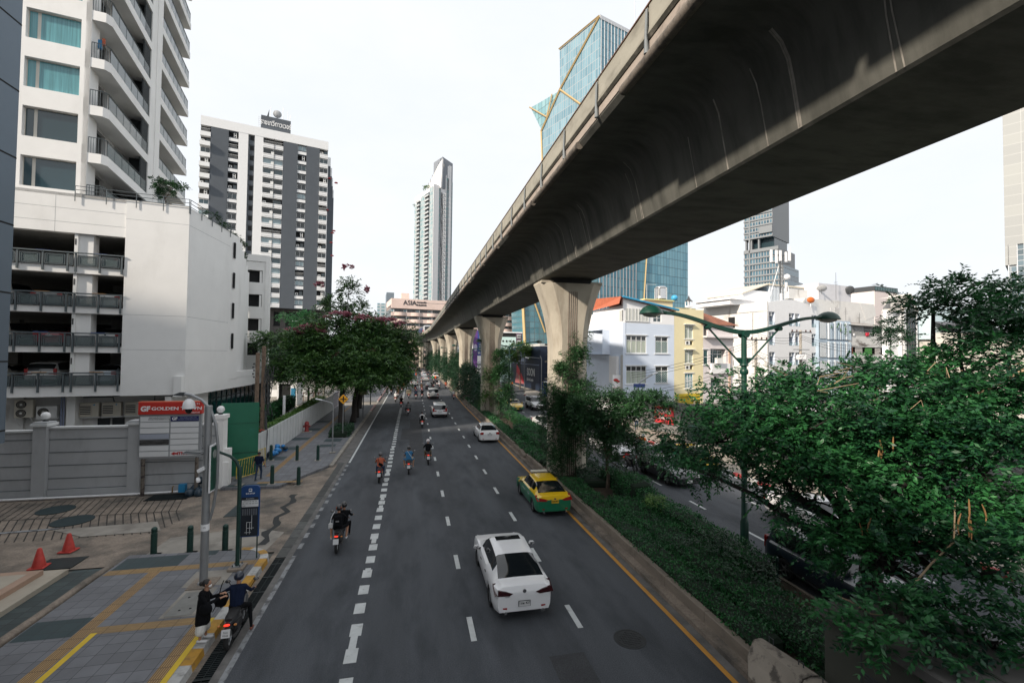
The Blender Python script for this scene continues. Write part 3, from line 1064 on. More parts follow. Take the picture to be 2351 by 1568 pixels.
SL=MB();SL.prism([(0.0,.02),(.75,.02),(1.0,.35),(1.0,8.4),(-.3,8.4),(-.3,.5)],0,.66,WH)
SL2=MB();SL2.prism([(-.3,11.2),(1.0,11.2),(1.0,20.7),(-.3,20.7)],0,.66,WH)
RL=MB()
pth=[(0.02,.08),(.7,.08),(.93,.4),(.93,8.35)]
def rail_run(mb,pth,h,panel,step=.12,z0=.66,skipfirst=True):
 for i in range(len(pth)-1):
  (xa,ya),(xb,yb)=pth[i],pth[i+1]
  mb.tube([(xa,ya,z0+h),(xb,yb,z0+h)],.028,GRR,n=6)
  ln=math.hypot(xb-xa,yb-ya)
  n=max(2,int(ln/step))
  if i==len(pth)-2 and panel:
   mb.tube([(xa,ya,z0+h-.1),(xb,yb,z0+h-.1)],.015,GRR,n=4)
   nx,ny=(yb-ya)/ln*.01,-(xb-xa)/ln*.01
   mb.add([(xa,ya,z0+.05),(xb,yb,z0+.05),(xb,yb,z0+h-.12),(xa,ya,z0+h-.12)],[[0,1,2,3]],panel)
   n=int(ln/1.2)
  for k in range(n+1):
   t=k/n
   x,y=xa+(xb-xa)*t,ya+(yb-ya)*t
   mb.box(x-.012,x+.012,y-.012,y+.012,z0,z0+h,GRR)
rail_run(RL,pth,1.1,BALG)
RL2=MB();rail_run(RL2,[(.93,11.2),(.93,20.6),(.93,20.65)][:2],1.1,BALG);rail_run(RL2,[(.93,20.6),(-.2,20.6)],1.1,None)
LV2=MB()
for k in range(26):
 LV2.box(-.1,.85,7.6-.0,8.36,.2+k*.1,.24+k*.1,LOUV)
LV2.box(-.15,.9,8.3,8.39,0,2.7,LOUV)
LV2.box(.84,.88,6.9,8.38,0,2.7,LOUV)
for k in range(26):
 LV2.box(.85,.93,6.9,8.38,.05+k*.1,.09+k*.1,LOUV)
mS,mS2,mR,mR2,mL=SL.mesh('balcony'),SL2.mesh('balcony'),RL.mesh('railing'),RL2.mesh('railing'),LV2.mesh('louvre_screen')
for k in range(13):
 z=16.84+3.3*k
 s1=obj('balcony',mS,T.root,loc=(0,0,z));obj('railing',mR,s1)
 obj('louvre_screen',mL,s1,loc=(0,0,.6))
 s2=obj('balcony',mS2,T.root,loc=(0,0,z-.0));obj('railing',mR2,s2)
b=MB()
b.add([(.95,2.0,20.1),(1.9,2.2,19.2),(1.9,7.6,19.2),(.95,7.6,20.1)],[[0,1,2,3]],mat('awning',(.5,.5,.48),.7))
T.part('awning',b)
b=MB();b.box(0.25,.45,.3,.5,28.3,28.9,mat('cloth_blue',(.03,.15,.3),.9));b.box(.45,.6,.4,.5,28.6,29.1,mat('cloth_orange',(.4,.1,.05),.9));b.box(.15,.25,.3,.4,28.2,28.7,mat('cloth_white',(.6,.6,.6),.9))
obj('laundry',b,loc=(-21.87,36.15,0),rot=(0,0,R(11)),label='small bundle of blue, white and orange washing on a tower balcony',cat='laundry')
G=Bld('panel_building','blue-grey metal panelled building cut off by the left edge','building',-12.0,16.8,0)
b=MB()
b.box(-12,0,-40,0,4.55,18.8,GRP)
b.box(-12,-1.5,-40,-2,0,4.55,mat('entrance_dark',(.05,.055,.06),.5))
G.part('wall',b)
b=MB()
for k in range(7):
 z=4.9+2.08*k
 b.box(-.0,.006,-40,0.0,z,z+.05,DK)
for k in range(6):
 b.box(0,.006,-3.2-4*k,-3.16-4*k,4.55,18.8,DK)
G.part('panel_joint',b)
b=MB()
b.box(-3,.25,-1.4,-.9,3.65,4.55,mat('sign_ochre',(.42,.22,.02),.5,var=.06))
o=obj('sign_box',b,loc=(-12.0,16.8,0),label='ochre yellow sign box jutting in at the left edge',cat='sign box')
bb=Bld('shade_block','broad plain block added out of frame behind the grey panelled building to shade the road','office block',-34,-4,0)  # unseen block, added so that its shadow keeps the road in shade
b=MB();b.box(-28,0,-26,22,0,31,GRP)
bb.part('wall',b)
b=MB()
for k in range(9):b.box(-28,.02,-26.02,22.02,2.4+3.2*k,4+3.2*k,GLD)
bb.part('window_band',b)
def fan(mb,x,z,r,y=-.01):
 mb.lathe([(r*1.06,y),(r*1.06,y-.02),(r,y-.02),(r,y+.0)],(x,0,z),ACD,18,axis='y')
 mb.lathe([(r*.32,y-.03),(r*.3,y-.045)],(x,0,z),ACW,12,axis='y')
 for k in range(1,4):
  mb.lathe([(r*k/4+.008,y-.028),(r*k/4+.008,y-.034),(r*k/4-.004,y-.034)],(x,0,z),ACB,18,axis='y',caps=False)
FP=fr(-15.5,36,11)
def place(o,lx,ly,z,F=FP,ang=11):
 p=F@Vector((lx,ly,z))
 o.location=p
 o.rotation_euler=(0,0,R(ang))
t=thing('air_conditioner','tall beige two-fan condenser on a white bracket, leftmost on the car park wall','air conditioner');place(t,-8.95,1.4,0)
b=MB();b.cbox((0,.18,3.5),(.9,.36,1.17),ACB,bev=.02);obj('casing',b,t)
for z in(3.22,3.78):
 b=MB();fan(b,-.1,z,.24);obj('fan_grille',b,t)
b=MB()
for x in(-.35,.35):
 b.box(x-.025,x+.025,-.0,.6,2.86,2.91,FRW);b.tube([(x,.05,2.88),(x,.55,2.4)],.02,FRW,n=4)
obj('bracket',b,t)
t=thing('air_conditioner','white single-fan condenser between the beige one and the blue pipes','air conditioner');place(t,-7.8,1.4,0)
b=MB();b.cbox((0,.18,3.24),(1.05,.36,.8),ACW,bev=.02);obj('casing',b,t)
b=MB();fan(b,-.16,3.24,.27);obj('fan_grille',b,t)
b=MB();b.box(-.55,.6,0,.6,2.78,2.83,FRW);b.tube([(.5,.05,2.8),(.72,.55,3.3)],.02,FRW,n=4);obj('bracket',b,t)
t=thing('air_conditioner','small white condenser peeping above the boundary wall below the single-fan one','air conditioner');place(t,-7.7,1.35,0)
b=MB();b.cbox((0,.18,2.35),(1.0,.34,.5),ACW,bev=.02);obj('casing',b,t)
b=MB();b.box(-.1,.38,-.0,.01,2.3,2.5,ACD);obj('fan_grille',b,t)
for i,x in enumerate((-5.7,-4.5,-3.25,-2.1)):
 t=thing('air_conditioner',['beige slatted condenser just right of the blue pipes','beige slatted condenser, middle of three left of the red sign','beige slatted condenser touching the left end of the red sign','beige condenser mostly hidden behind the red sign'][i],'air conditioner',group='slatted condensers on the car park wall');place(t,x,1.6,0)
 b=MB();b.cbox((0,.2,3.28),(1.02,.4,.96),ACB,bev=.02);obj('casing',b,t)
 b=MB()
 b.box(-.5,.14,-.05,.0,2.95,3.62,ACB)
 for k in range(5):b.box(-.46,.1,-.062,-.05,3.0+k*.12,3.07+k*.12,ACD)
 obj('louvre_grille',b,t)
 b=MB();b.prismy([(.18,3.6),(.32,3.68),(.28,3.55)],-.006,0,mat('logo_blue',(.02,.25,.5),.5));obj('logo',b,t)
 b=MB();b.box(-.56,.6,-.0,.5,2.74,2.79,FRW);b.tube([(-.5,.0,2.78),(-.35,.5,3.35)],.018,FRW,n=4);obj('bracket',b,t)
b=MB()
for x0 in(-5.4,-4.6):b.box(x0,x0+.68,2.12,2.2,2.0,2.62,GLD)
P.part('window',b)
S=Bld('striped_tower','white residential tower with dark grey vertical stripes and a dark rooftop sign box','residential tower',-62.9,151,15.5)
STW=mat('tower_white',(0.80,0.805,0.81),.8,var=.03)
STD=mat('tower_slate',(0.085,0.098,0.115),.8,var=.06,vscale=.4)
STG=mat('tower_grey_recess',(0.22,0.225,0.23),.85)
PT=3.15
ZT=74.9
b=MB()
dark=[(2.6,7.2),(22.15,26.4),(28.95,33.0)]
for a,c in dark:
 b.box(a,c,0,1,21.4,ZT,STD)
for a,c in[(9.8,12.4),(14.15,16.5)]:
 b.box(a,c,0,1,21.4,ZT,STW)
b.box(0,35.6,-.05,12,ZT,77.7,STW)
b.box(0,35.4,1.8,2.2,21.4,ZT,STG)
b.box(0,35.4,2.2,12,21.4,ZT,STW)
b.box(2.6,35.6,0,12,21.2,21.4,STD)
for k,(w,top)in enumerate([(1.0,74.5),(1.7,72.5),(2.3,70.5),(2.9,67.5)]):
 b.box(35.4,35.6+w*1.3,5+4*k,10+4*k,21.4,top,STW)
 b.box(35.7+w*1.3-.9,35.61+w*1.3,4.98+4*k,5.0+4*k,21.4,top-3,STD)
b.box(12.4,14.15,.5,1,21.4,ZT,STD)
S.part('wall',b)
for k in range(17):
 z=ZT-PT*(k+1)
 for a,c,y in[(7.25,9.75,.12),(26.4,28.95,.12)]:
  sp=MB()
  sp.box(a,c,y,1.8,z+.0,z+.9,STW)
  sp.box(a,c,.25,1.8,z+.9,z+1.25,STD)
  sp.box(a,c,.25,1.8,z+2.85,z+PT,STD)
  S.part('spandrel',sp)
 for a,c,y in[(16.5,22.15,-.05),(33.0,35.5,-.35)]:
  sp=MB()
  sp.box(a,c,y,1.8,z+.0,z+1.35,STW)
  sp.box(a,c,y-.01,y,z+.3,z+.4,STG)
  sp.box(a,c,y-.01,y,z+1.0,z+1.08,STG)
  S.part('balcony_front',sp)
 sp=MB();sp.box(12.4,14.15,.3,.5,z,z+1.2,STD);sp.box(12.9,13.9,.45,.49,z+1.5,z+2.9,DK);S.part('stair_landing',sp)
 sp=MB()
 sp.box(-.05,2.6,-.9 if k%2 else-.1,1.8,z+.0,z+1.3,STW)
 S.part('balcony_front',sp)
def winmesh(w,h,kind):
 m=MB()
 if kind in(0,1,2):
  gl=[GLB,GLD,mat('glass_pale',(0.25,0.33,0.36),.2)][kind]
  m.box(0,w,.5,.58,0,h,FRW);m.box(.12,w/2-.05,.47,.5,.12,h-.12,gl);m.box(w/2+.05,w-.12,.47,.5,.12,h-.12,gl)
  if w>3:m.box(w/2-.6,w/2+.3,.3,.5,.1,.9,ACW)
 elif kind==3:
  m.box(0,w,1.2,1.3,0,h,DK);m.box(.2,1.0,.4,.8,.0,.7,ACW);m.lathe([(.26,.39),(.24,.38)],(.6,0,.35),ACD,10,axis='y');m.box(w*.55,w-.2,1.15,1.2,.1,h-.3,GLB)
 elif kind==4:
  m.box(0,w,1.2,1.3,0,h,DK);m.box(w*.5,w*.5+.8,.4,.8,.0,.7,ACW);m.box(w*.5,w*.5+.8,.4,.8,.75,1.4,ACW)
  for q in(.35,1.1):m.lathe([(.26,.39),(.24,.38)],(w*.5+.4,0,q),ACD,10,axis='y')
 else:
  m.box(0,w,.8,.9,0,h,DK)
  for q in range(int(w/.3)):m.box(q*.3,q*.3+.04,.1,.14,0,.9,FRW)
  m.box(0,w,.1,.14,.86,.92,FRW)
 return m.mesh('window')
rr_=random.Random(5)
W25=[winmesh(2.5,1.6,k)for k in range(6)]
W56=[winmesh(5.6,1.75,k)for k in range(6)]
for k in range(17):
 z=ZT-PT*(k+1)
 obj('window',rr_.choice(W25),S.root,loc=(7.25,0,z+1.25))
 obj('window',rr_.choice(W25),S.root,loc=(26.42,0,z+1.25))
 obj('window',rr_.choice(W25[:2]+W25[3:]),S.root,loc=(33.0,-.3,z+1.4))
 obj('window',rr_.choice(W25),S.root,loc=(0.05,-.2,z+1.35))
 obj('window',rr_.choice(W56),S.root,loc=(16.52,0,z+1.35))
b=MB();b.tube([(19.6,-.1,22),(19.6,-.1,75)],.06,FRD,n=5);S.part('cable',b)
b=MB();b.box(15.6,24.2,3,9,77.7,83.2,STD);S.part('roof_box',b)
b=MB()
for k in range(8):b.box(14.9,15.6,3.2,3.3,78.2+k*.6,78.28+k*.6,FRW)
b.box(14.9,14.97,3.2,3.3,77.7,83,FRW)
b.lathe([(1.3,0),(1.1,-.25),(.5,-.5),(.05,-.55)],(20.2,4,85),mat('dish_mesh',(.35,.36,.37),.6),16,axis='y')
b.tube([(20.2,4.5,83.2),(20.2,4.3,85)],.08,FRD,n=5)
b.prismy([(17.2,83.2),(17.8,83.4),(17.9,85.8)],3.5,3.6,FRD)
for x,h in[(18.3,3.5),(21.9,4.2),(23.3,3.0),(24.0,2.2),(2,1.2),(34,1.2)]:
 b.tube([(x,3.5,77.7 if x<15 or x>30 else 83.2),(x,3.5,(77.7 if x<15 or x>30 else 83.2)+h)],.06,FRW,n=4)
S.part('antenna',b)
text('sign_lettering','ราชเทวีทาวเวอร์',2.2,mat('letter_white',(.8,.8,.8),.5),S.root,(19.9,2.93,81.0),depth=.05,bold=.03,squash=.66)
b=MB()
for i,(x,y,z)in enumerate([(36.6,4.6,67),(38.8,4.9,66),(36.0,4.6,56),(38,4.9,48.4),(38.4,5,49.2),(37.6,4.9,45),(38,4.9,40.5)]):
 m_=MB();m_.lathe([(.65,0),(.45,.25),(.02,.4)],(x,y,z),mat('dish_red',(.4,.02,.03),.5),12)
 S.part('satellite_dish',m_)
b=MB()
GD=mat('garage_brown',(0.075,0.07,0.068),.85,var=.12)
b.box(3,35.6,4,14,0,21.2,DK)
for z0,z1 in[(0,3),(5.2,7.2),(9.3,11.3),(13.4,15.6),(20.2,21.2)]:
 b.box(3,35.6,3.5,4,z0,z1,GD)
for x in(3,12,19,22.5,28,34.5):
 b.box(x,x+1.6,3.3,4,0,21.2,GD)
b.box(26,34,1.5,3.5,17.2,17.5,STW)
S.part('garage_podium',b)
b_=Bld('white_block','slim white block with red dishes wedged beside the car park stair block','building',-38.3,124,14)
b=MB();ops=[(.5,1.6,3+3.2*k,4.6+3.2*k)for k in range(5)]
facade(b,0,2.2,0,19.0,ops,STW,depth=.2,mback=GLS);b.box(0,2.2,.3,6,0,19,STW)
b_.part('wall',b)
b=MB()
b.lathe([(1.1,0),(1.05,.8),(.8,1.5),(.4,1.9),(.02,2.0)],(1.1,1.2,19),mat('dome_blue',(.03,.07,.12),.2),14)
b_.part('dome',b,smooth=50)
for x,z in[(2.3,18.6),(2.3,15.6),(2.3,11)]:
 m_=MB();m_.lathe([(.75,0),(.5,.3),(.02,.45)],(x,-.3,z),MATS['dish_red'],12);b_.part('satellite_dish',m_)
K_=Bld('white_kiosk','small white guard kiosk with a blue door, beyond the slatted garden fence','kiosk',-17.9,67.5,2)
b=MB()
ops=[(.2,1.7,.3,3.0)]
facade(b,0,2.5,0,3.6,ops,STW,depth=.2,mback=DK);b.box(0,2.5,.25,4,0,3.6,STW);b.box(-.2,2.8,-.4,4,3.6,3.85,STW)
K_.part('wall',b)
b=MB();b.box(1.75,2.3,-.06,0,.1,2.4,mat('door_blue',(.03,.2,.35),.5));K_.part('door',b)
b_=Bld('garden_wall','low white garden wall behind the guard kiosk','wall',-19,80,0)
b=MB();b.box(0,3,0,.3,0,1.9,STW);b.box(-6,0,.0,.3,0,1.2,STW);b_.part('wall_panel',b)
b_=Bld('red_white_gate','low red and white folding gate by the white garden wall','gate',-18,72,0)
b=MB()
for k in range(14):b.box(k*.35,k*.35+.06,0,.06,0.1,1.4,KRED if k%2 else FRW)
b.box(0,4.9,0,.05,1.3,1.4,KRED);b_.part('bars',b)
b=MB()
b.prism([(-11.3,35.5),(-10.9,35.5),(-13.0,66),(-13.4,66)],0,1.2,WH)
# far buildings
def grid_mat(name,ang,cx,cz,ca,cb,line,lw=.06,rough=.08,ox=0.0,oz=0.0,metal=0.0,rnd2=0.35):
 """curtain wall: cells of cx by cz metres in the vertical plane whose horizontal direction is 'ang'"""
 m=bpy.data.materials.new(name)
 m.use_nodes=True
 t=m.node_tree
 N,K=t.nodes,t.links
 b=N['Principled BSDF']
 b.inputs['Metallic'].default_value=metal
 geo=N.new('ShaderNodeNewGeometry')
 rot=N.new('ShaderNodeMapping')
 rot.inputs['Rotation'].default_value=(0,0,R(-ang))
 K.new(geo.outputs['Position'],rot.inputs['Vector'])
 sx=N.new('ShaderNodeSeparateXYZ')
 K.new(rot.outputs[0],sx.inputs[0])
 cm=N.new('ShaderNodeCombineXYZ')
 K.new(sx.outputs['X'],cm.inputs['X'])
 K.new(sx.outputs['Z'],cm.inputs['Y'])
 mp=N.new('ShaderNodeMapping')
 mp.inputs['Location'].default_value=(ox,oz,0)
 K.new(cm.outputs[0],mp.inputs['Vector'])
 br=N.new('ShaderNodeTexBrick')
 br.offset=0.0
 br.inputs['Scale'].default_value=1.0
 br.inputs['Brick Width'].default_value=cx
 br.inputs['Row Height'].default_value=cz
 br.inputs['Mortar Size'].default_value=lw
 br.inputs['Mortar Smooth'].default_value=0.0
 br.inputs['Color1'].default_value=(*ca,1)
 br.inputs['Color2'].default_value=(*cb,1)
 br.inputs['Mortar'].default_value=(*line,1)
 K.new(mp.outputs[0],br.inputs['Vector'])
 K.new(br.outputs['Color'],b.inputs['Base Color'])
 mr=N.new('ShaderNodeMapRange')
 mr.inputs['To Min'].default_value=rough
 mr.inputs['To Max'].default_value=0.6
 K.new(br.outputs['Fac'],mr.inputs['Value'])
 K.new(mr.outputs[0],b.inputs['Roughness'])
 b.inputs['Specular IOR Level'].default_value=0.7
 MATS[name]=m
 return m
FGL=mat('far_glass',(0.06,0.17,0.2),.15,randobj=.6,spec=.7)
FGD=mat('far_glass_dark',(0.02,0.04,0.05),.15,spec=.7)
FGY=mat('far_grey',(0.2,0.215,0.23),.7)
FWH=mat('far_white',(0.7,0.7,0.71),.8)
C0,LL,RR=Vector((13.3,340)),Vector((0.2,370.6)),Vector((27.9,347))
def face_frame(p,q):
 d=(q-p)
 return fr(p.x,p.y,math.degrees(math.atan2(d.y,d.x))),d.length
cd=Bld('slender_tower','slender white and teal condominium tower with a slanted crown, far down the road','condominium tower',13.3,340,0)
base=Matrix.Translation((-13.3,-340,0))
aL=math.degrees(math.atan2((C0-LL).y,(C0-LL).x));aR=math.degrees(math.atan2((RR-C0).y,(RR-C0).x))
gl=grid_mat('condo_grid_left',aL,2.2,3.2,(0.10,0.24,0.26),(0.33,0.42,0.43),(0.4,0.4,0.41),.25)
gr=grid_mat('condo_grid_right',aR,1.6,3.2,(0.04,0.2,0.2),(0.14,0.17,0.19),(0.25,0.26,0.28),.3)
b=MB()
b.T=base@Matrix.Identity(4)
back=(27.9-13.1,347+30)
b.prism([tuple(LL),tuple(C0),tuple(RR),back],30,132,FWH)
cd.part('core',b)
FLc=base@fr(LL.x,LL.y,aL)
wl=(C0-LL).length
b=MB();b.T=FLc
b.box(0,wl*.14,-.3,.2,30,126,gl);b.box(wl*.34,wl*.6,-.3,.2,30,129,gl);b.box(wl*.84,wl-.1,-.4,.2,30,131.5,gl)
cd.part('glazing',b)
b=MB();b.T=FLc
b.box(wl*.14,wl*.34,-.1,.05,30,126,FGD);b.box(wl*.6,wl*.84,-.1,.05,30,129,FGD)
cd.part('recess',b)
FRc=base@fr(C0.x,C0.y,aR)
wr=(RR-C0).length
b=MB();b.T=FRc
b.box(0,wr*.28,-.5,.2,30,133,FWH);b.box(wr*.28,wr*.38,-.3,.2,30,131,gr)
b.box(wr*.38,wr*.52,0.0,.2,30,128,FGD);b.box(wr*.52,wr*.6,-.3,.2,30,128,FWH)
b.box(wr*.62,wr*.66,-.6,.2,30,142,FWH);b.box(wr*.66,wr*.8,-.3,.2,30,140,gr)
b.box(wr*.8,wr*.92,-.5,.2,30,150,FWH);b.box(wr*.92,wr,-.3,.2,30,138,gr)
cd.part('facade_strip',b)
BM=MB();BM.box(0,1,-1.5,0,0,.35,FWH);BM.box(0,1,-1.5,-1.42,.35,1.3,mat('balcony_grey',(.3,.33,.34),.5));mbm=BM.mesh('balcony')
for k in range(30):
 z=33+3.2*k
 for a,c in((.14,.34),(.6,.84)):
  o=obj('balcony',mbm,cd.root,sc=(wl*(c-a),1,1))
  M4=FLc@Matrix.Translation((wl*a,0,z));o.location=M4.translation;o.rotation_euler=(0,0,R(aL))
 o=obj('balcony',mbm,cd.root,sc=(wr*.08,.5,1));M4=FRc@Matrix.Translation((wr*.52,-.3,z));o.location=M4.translation;o.rotation_euler=(0,0,R(aR))
b=MB();b.T=FRc
b.prismy([(wr*.45,131),(wr,131),(wr,152.5),(wr*.45,155.5)],0,14,mat('crown_grey',(.2,.22,.25),.6))
b.prismy([(wr*.72,131),(wr*.9,131),(wr*.9,149),(wr*.72,149.5)],-.3,0,FWH)
b.T=FLc
b.prismy([(wl*.35,128),(wl*1.06,131),(wl*1.12,152),(wl*.9,149),(wl*.35,138)],5,6,FWH)
b.prismy([(wl*.3,128),(wl*.9,131),(wl*1.0,150),(wl*.3,137)],6.2,9,mat('crown_beige',(.45,.43,.4),.7))
for k in range(7):
 b.box(wl*.4+k*3.2,wl*.4+k*3.2+1.4,5,7,138+k*2.1,140.6+k*2.1,MATS['crown_grey'])
cd.part('crown',b)
PK=mat('pink_render',(0.74,0.58,0.52),.8,var=.06,vscale=.3,dirt=(.4,.3,.26),dscale=.2,dlo=.5,dhi=.75,damt=.3)
PKD=mat('ribbon_window',(0.07,0.08,0.085),.3,var=.5,vscale=.8,stretch=(1,1,.1))
pb=Bld('pink_office','pale pink office building with curved banded floors and its name on the roof parapet','office building',0.1,219.5,9)
b=MB()
b.box(-10,62,1.5,22,0,30,PKD)
for k in range(9):
 z=27.9-3.2*k
 dz=1.75
 b.box(-10-.2*k,62,.6,1.6,z-3.2+dz*.0,z-3.2+dz,PK)
 for q in range(-1,9):
  x=q*7.6-1
  n=8
  b.prism([(x+5.5*i/n,.6-.9*math.sin(math.pi*i/n))for i in range(n+1)][::1]+[(x+5.5,1.2),(x,1.2)],z-3.2+.1,z-3.2+dz,PK)
 for q in range(12):b.box(-9+q*6,-8.7+q*6,1.2,1.5,z-1.45,z,FWH)
b.box(-10,62,.4,22,28.2,32.8,PK)
b.box(-1.5,62,.35,.4,31.2,31.3,PKD)
pb.part('wall',b)
for x0 in(-10,30):
 for k in range(6):
  for q in range(4):
   b=MB();b.box(0,1.6,0,.1,0,.9,FWH);b.box(.1,1.5,-.02,0,.1,.8,FGL)
   obj('window',b,pb.root,loc=(x0+q*5.7+(k%2),1.38,26.7-3.2*k))
text('sign_lettering','ASIA',3.0,mat('letter_dark',(.03,.03,.035),.5),pb.root,(-1.6,.3,30.9),depth=.05,bold=.02)
text('sign_lettering','อาคารเอเชีย',.95,MATS['letter_dark'],pb.root,(3.9,.3,31.4),depth=.05,bold=.04)
text('sign_lettering','BUILDING',1.05,MATS['letter_dark'],pb.root,(3.8,.3,30.1),depth=.05,bold=.04)
b=MB();b.box(-5,-1.2,5,12,30,36,PK);pb.part('roof_box',b)
tb=Bld('grey_teal_building','small grey and teal office block behind the tree top, left of the pink building','office block',-18.5,250,5)
g2=grid_mat('teal_grid',5,2.5,1.8,(.12,.25,.3),(.2,.33,.37),(.45,.5,.53),.4)
b=MB();b.box(0,4.6,0,15,0,33.5,g2);b.box(4.6,8.5,0,15,0,39.5,mat('slate_blue',(.16,.2,.24),.7));tb.part('wall',b)
fb=Bld('footbridge','pale concrete footbridge crossing the road at the bend','footbridge',0,232,0)
CB=mat('bridge_pale',(.4,.4,.38),.8,var=.1)
b=MB();b.box(-18,26,0,3.5,6.3,7.2,CB);b.box(-18,26,-.1,.1,7.2,8.6,CB);b.box(-18,26,3.4,3.6,7.2,8.6,CB);fb.part('deck',b)
for x in(-12,8.7,24):
 b=MB();b.box(x-.5,x+.5,1,2.4,0,6.3,CB);fb.part('pier',b)
bb=Bld('brown_shopfront','dark brown shopfront with signs beyond the footbridge','shop',-6,262,0)
b=MB();b.box(0,9,0,6,0,7,mat('brown_dark',(.06,.04,.035),.7));b.box(0,9,-.4,0,5.2,6.4,mat('brown_red',(.13,.04,.035),.7));bb.part('wall',b)
b=MB();b.box(9.5,16,-2,4,0,7,mat('green_dark',(.02,.05,.03),.8));bb.part('planting',b)
wb=Bld('white_banner_building','white building with a sky blue banner seen under the end of the viaduct','building',-2,300,0)
b=MB();b.box(-30,14,0,10,0,20,FWH);wb.part('wall',b)
b=MB();b.box(4.0,12.5,-.3,0,13.2,18.2,mat('banner_blue',(.08,.45,.6),.5));wb.part('banner',b)
GT=Bld('glass_tower','tall faceted blue glass tower with gold edge lines, behind the viaduct','office tower',74.1,174.4,0)
aLf=-67.5
gm1=grid_mat('glass_left',aLf,1.55,4.1,(0.11,0.22,0.28),(0.21,0.34,0.40),(0.30,0.33,0.35),.12,ox=.3,rough=.2)
gm2=grid_mat('glass_right',18.7,1.9,4.0,(0.10,0.27,0.36),(0.17,0.36,0.44),(0.05,0.1,0.13),.1,rough=.2)
gm3=grid_mat('glass_wedge',aLf,2.6,4.1,(0.16,0.32,0.36),(0.24,0.40,0.43),(0.06,0.1,0.11),.12,rough=.15)
LF=Matrix.Rotation(R(aLf),4,'Z')
b=MB();b.T=LF
depth=24
outl=[(0,148.5),(-25.5,148.5),(-24.8,129.3),(-38.4,115.3),(-37.3,99.8),(-54.1,30.2),(-50,0),(0,0)]
y0=0
b.add([(x,y0,z)for x,z in outl],[list(range(len(outl)))],gm1)
b.add([(x,depth,z)for x,z in outl],[list(range(len(outl)))[::-1]],gm1)
n=len(outl)
V=[(x,y0,z)for x,z in outl]+[(x,depth,z)for x,z in outl]
b.add(V,[[i,n+i,n+(i+1)%n,(i+1)%n]for i in range(n)if i!=n-1 and i!=7],gm3)
GT.part('facade',b)
wz=[(-24.8,129.3),(-47.9,131.3),(-38.4,115.3)]
b=MB();b.T=LF
V=[(x,.4,z)for x,z in wz]+[(x,16,z)for x,z in wz]
b.add(V,[[0,1,2],[5,4,3],[0,3,4,1],[1,4,5,2],[2,5,3,0]],gm3)
GT.part('wedge',b)
RF=Matrix.Rotation(R(18.7),4,'Z')
b=MB();b.T=RF
b.poly([(0,0,0),(56,0,0),(56,0,75),(30,0,75),(30,0,148.5),(0,0,148.5)],gm2)
b.poly([(56,0,0),(56,25,0),(56,25,75),(56,0,75)],gm2)
b.poly([(30,0,75),(30,25,75),(30,25,148.5),(30,0,148.5)],gm2)
b.poly([(0,0,148.5),(30,0,148.5),(30,25,148.5),(0,25,148.5)],FGY)
b.poly([(30,0,75),(56,0,75),(56,25,75),(30,25,75)],FGY)
GT.part('facade',b)
b=MB();b.T=RF
FIN=mat('fin_white',(.55,.57,.6),.5)
for k in range(16):
 b.box(.6+k*1.9,.75+k*1.9,-.35,0,74 if k>11 else 20,148.5,FIN)
for k in range(12):
 b.box(.6+k*1.9,.75+k*1.9,-.35,0,5,75,FIN)
b.box(0,30,-.3,.2,147.6,149.2,FIN)
GT.part('fin',b)
GOLD=mat('gold_trim',(.50,.36,.17),.5,metal=.2)
def strip(p,q,w=.55,F=LF,y=-.35):
 g=MB();g.T=F
 g.tube([(p[0],y,p[1]),(q[0],y,q[1])],w,GOLD,n=4)
 GT.part('gold_trim',g)
strip((0,148.5),(-24.8,129.3),.5);strip((-24.8,129.3),(-38.4,115.3),.5);strip((-38.4,115.3),(-37.3,99.8),.45);strip((-37.3,99.8),(-37,92),.45)
strip((-24.8,129.3),(-9.9,115.2),.45);strip((-47.9,131.3),(-34.2,120.5),.35);strip((-34.2,120.5),(-30.4,129.8),.35)
strip((0,148.7),(-25.5,148.7),.45)
strip((-54.3,32),(-50.2,2),.8)
b=MB()
lg=grid_mat('glass_low',9,2.0,2.2,(0.05,0.16,0.2),(0.10,0.22,0.26),(.08,.11,.12),.1,rough=.06)
b.T=Matrix.Translation((0,0,0))@Matrix.Translation((-33.8,-5.4,0))@Matrix.Rotation(R(9),4,'Z')
b.poly([(2,0,0),(34,0,0),(34,0,40),(0,0,40)],lg)
b.poly([(0,0,40),(34,0,40),(34,12,40),(0,12,40)],FGY)
b.poly([(2,0,0),(0,0,40),(0,12,40),(2,12,0)],lg)
GT.part('podium_glazing',b)
Fl=Matrix.Translation((-33.8,-5.4,0))@Matrix.Rotation(R(9),4,'Z')
for p,q in[((-.2,40),(2.4,0)),((1.2,38),(10.2,16)),((5.6,34),(12.4,17.5)),((9.5,36),(14.4,20)),((13.5,40),(17.5,20))]:
 strip(p,q,.35 if p[0]>0 else .6,F=Fl)
b=MB();b.tube([(20,8,149),(20,8,175)],.15,FIN,n=5);GT.part('mast',b)
rt_=MB();rt_.T=RF;rt_.tube([(29.8,-.4,75),(26,-.4,30)],.35,GOLD,n=4);GT.part('gold_trim',rt_)
SW=Bld('stepped_tower','tall stepped grey glass apartment tower beyond the white blocks','apartment tower',163.4,199,-62)
gs=grid_mat('stepped_grid',-62,1.3,3.0,(0.035,0.075,0.11),(0.12,0.21,0.27),(0.25,0.26,0.27),.2,oz=.6)
tiers=[(0,13.3,150,66),(0,15.9,60,0),(15.9,17.6,51.5,0),(17.6,19.4,44.5,0),(19.4,20.4,38,0)]
b=MB()
for x0,x1,top,bot in tiers:
 b.box(x0,x1,0,22,bot,top,gs)
b.box(2,13,3,20,59,67,FGD)
SW.part('facade',b)
b=MB()
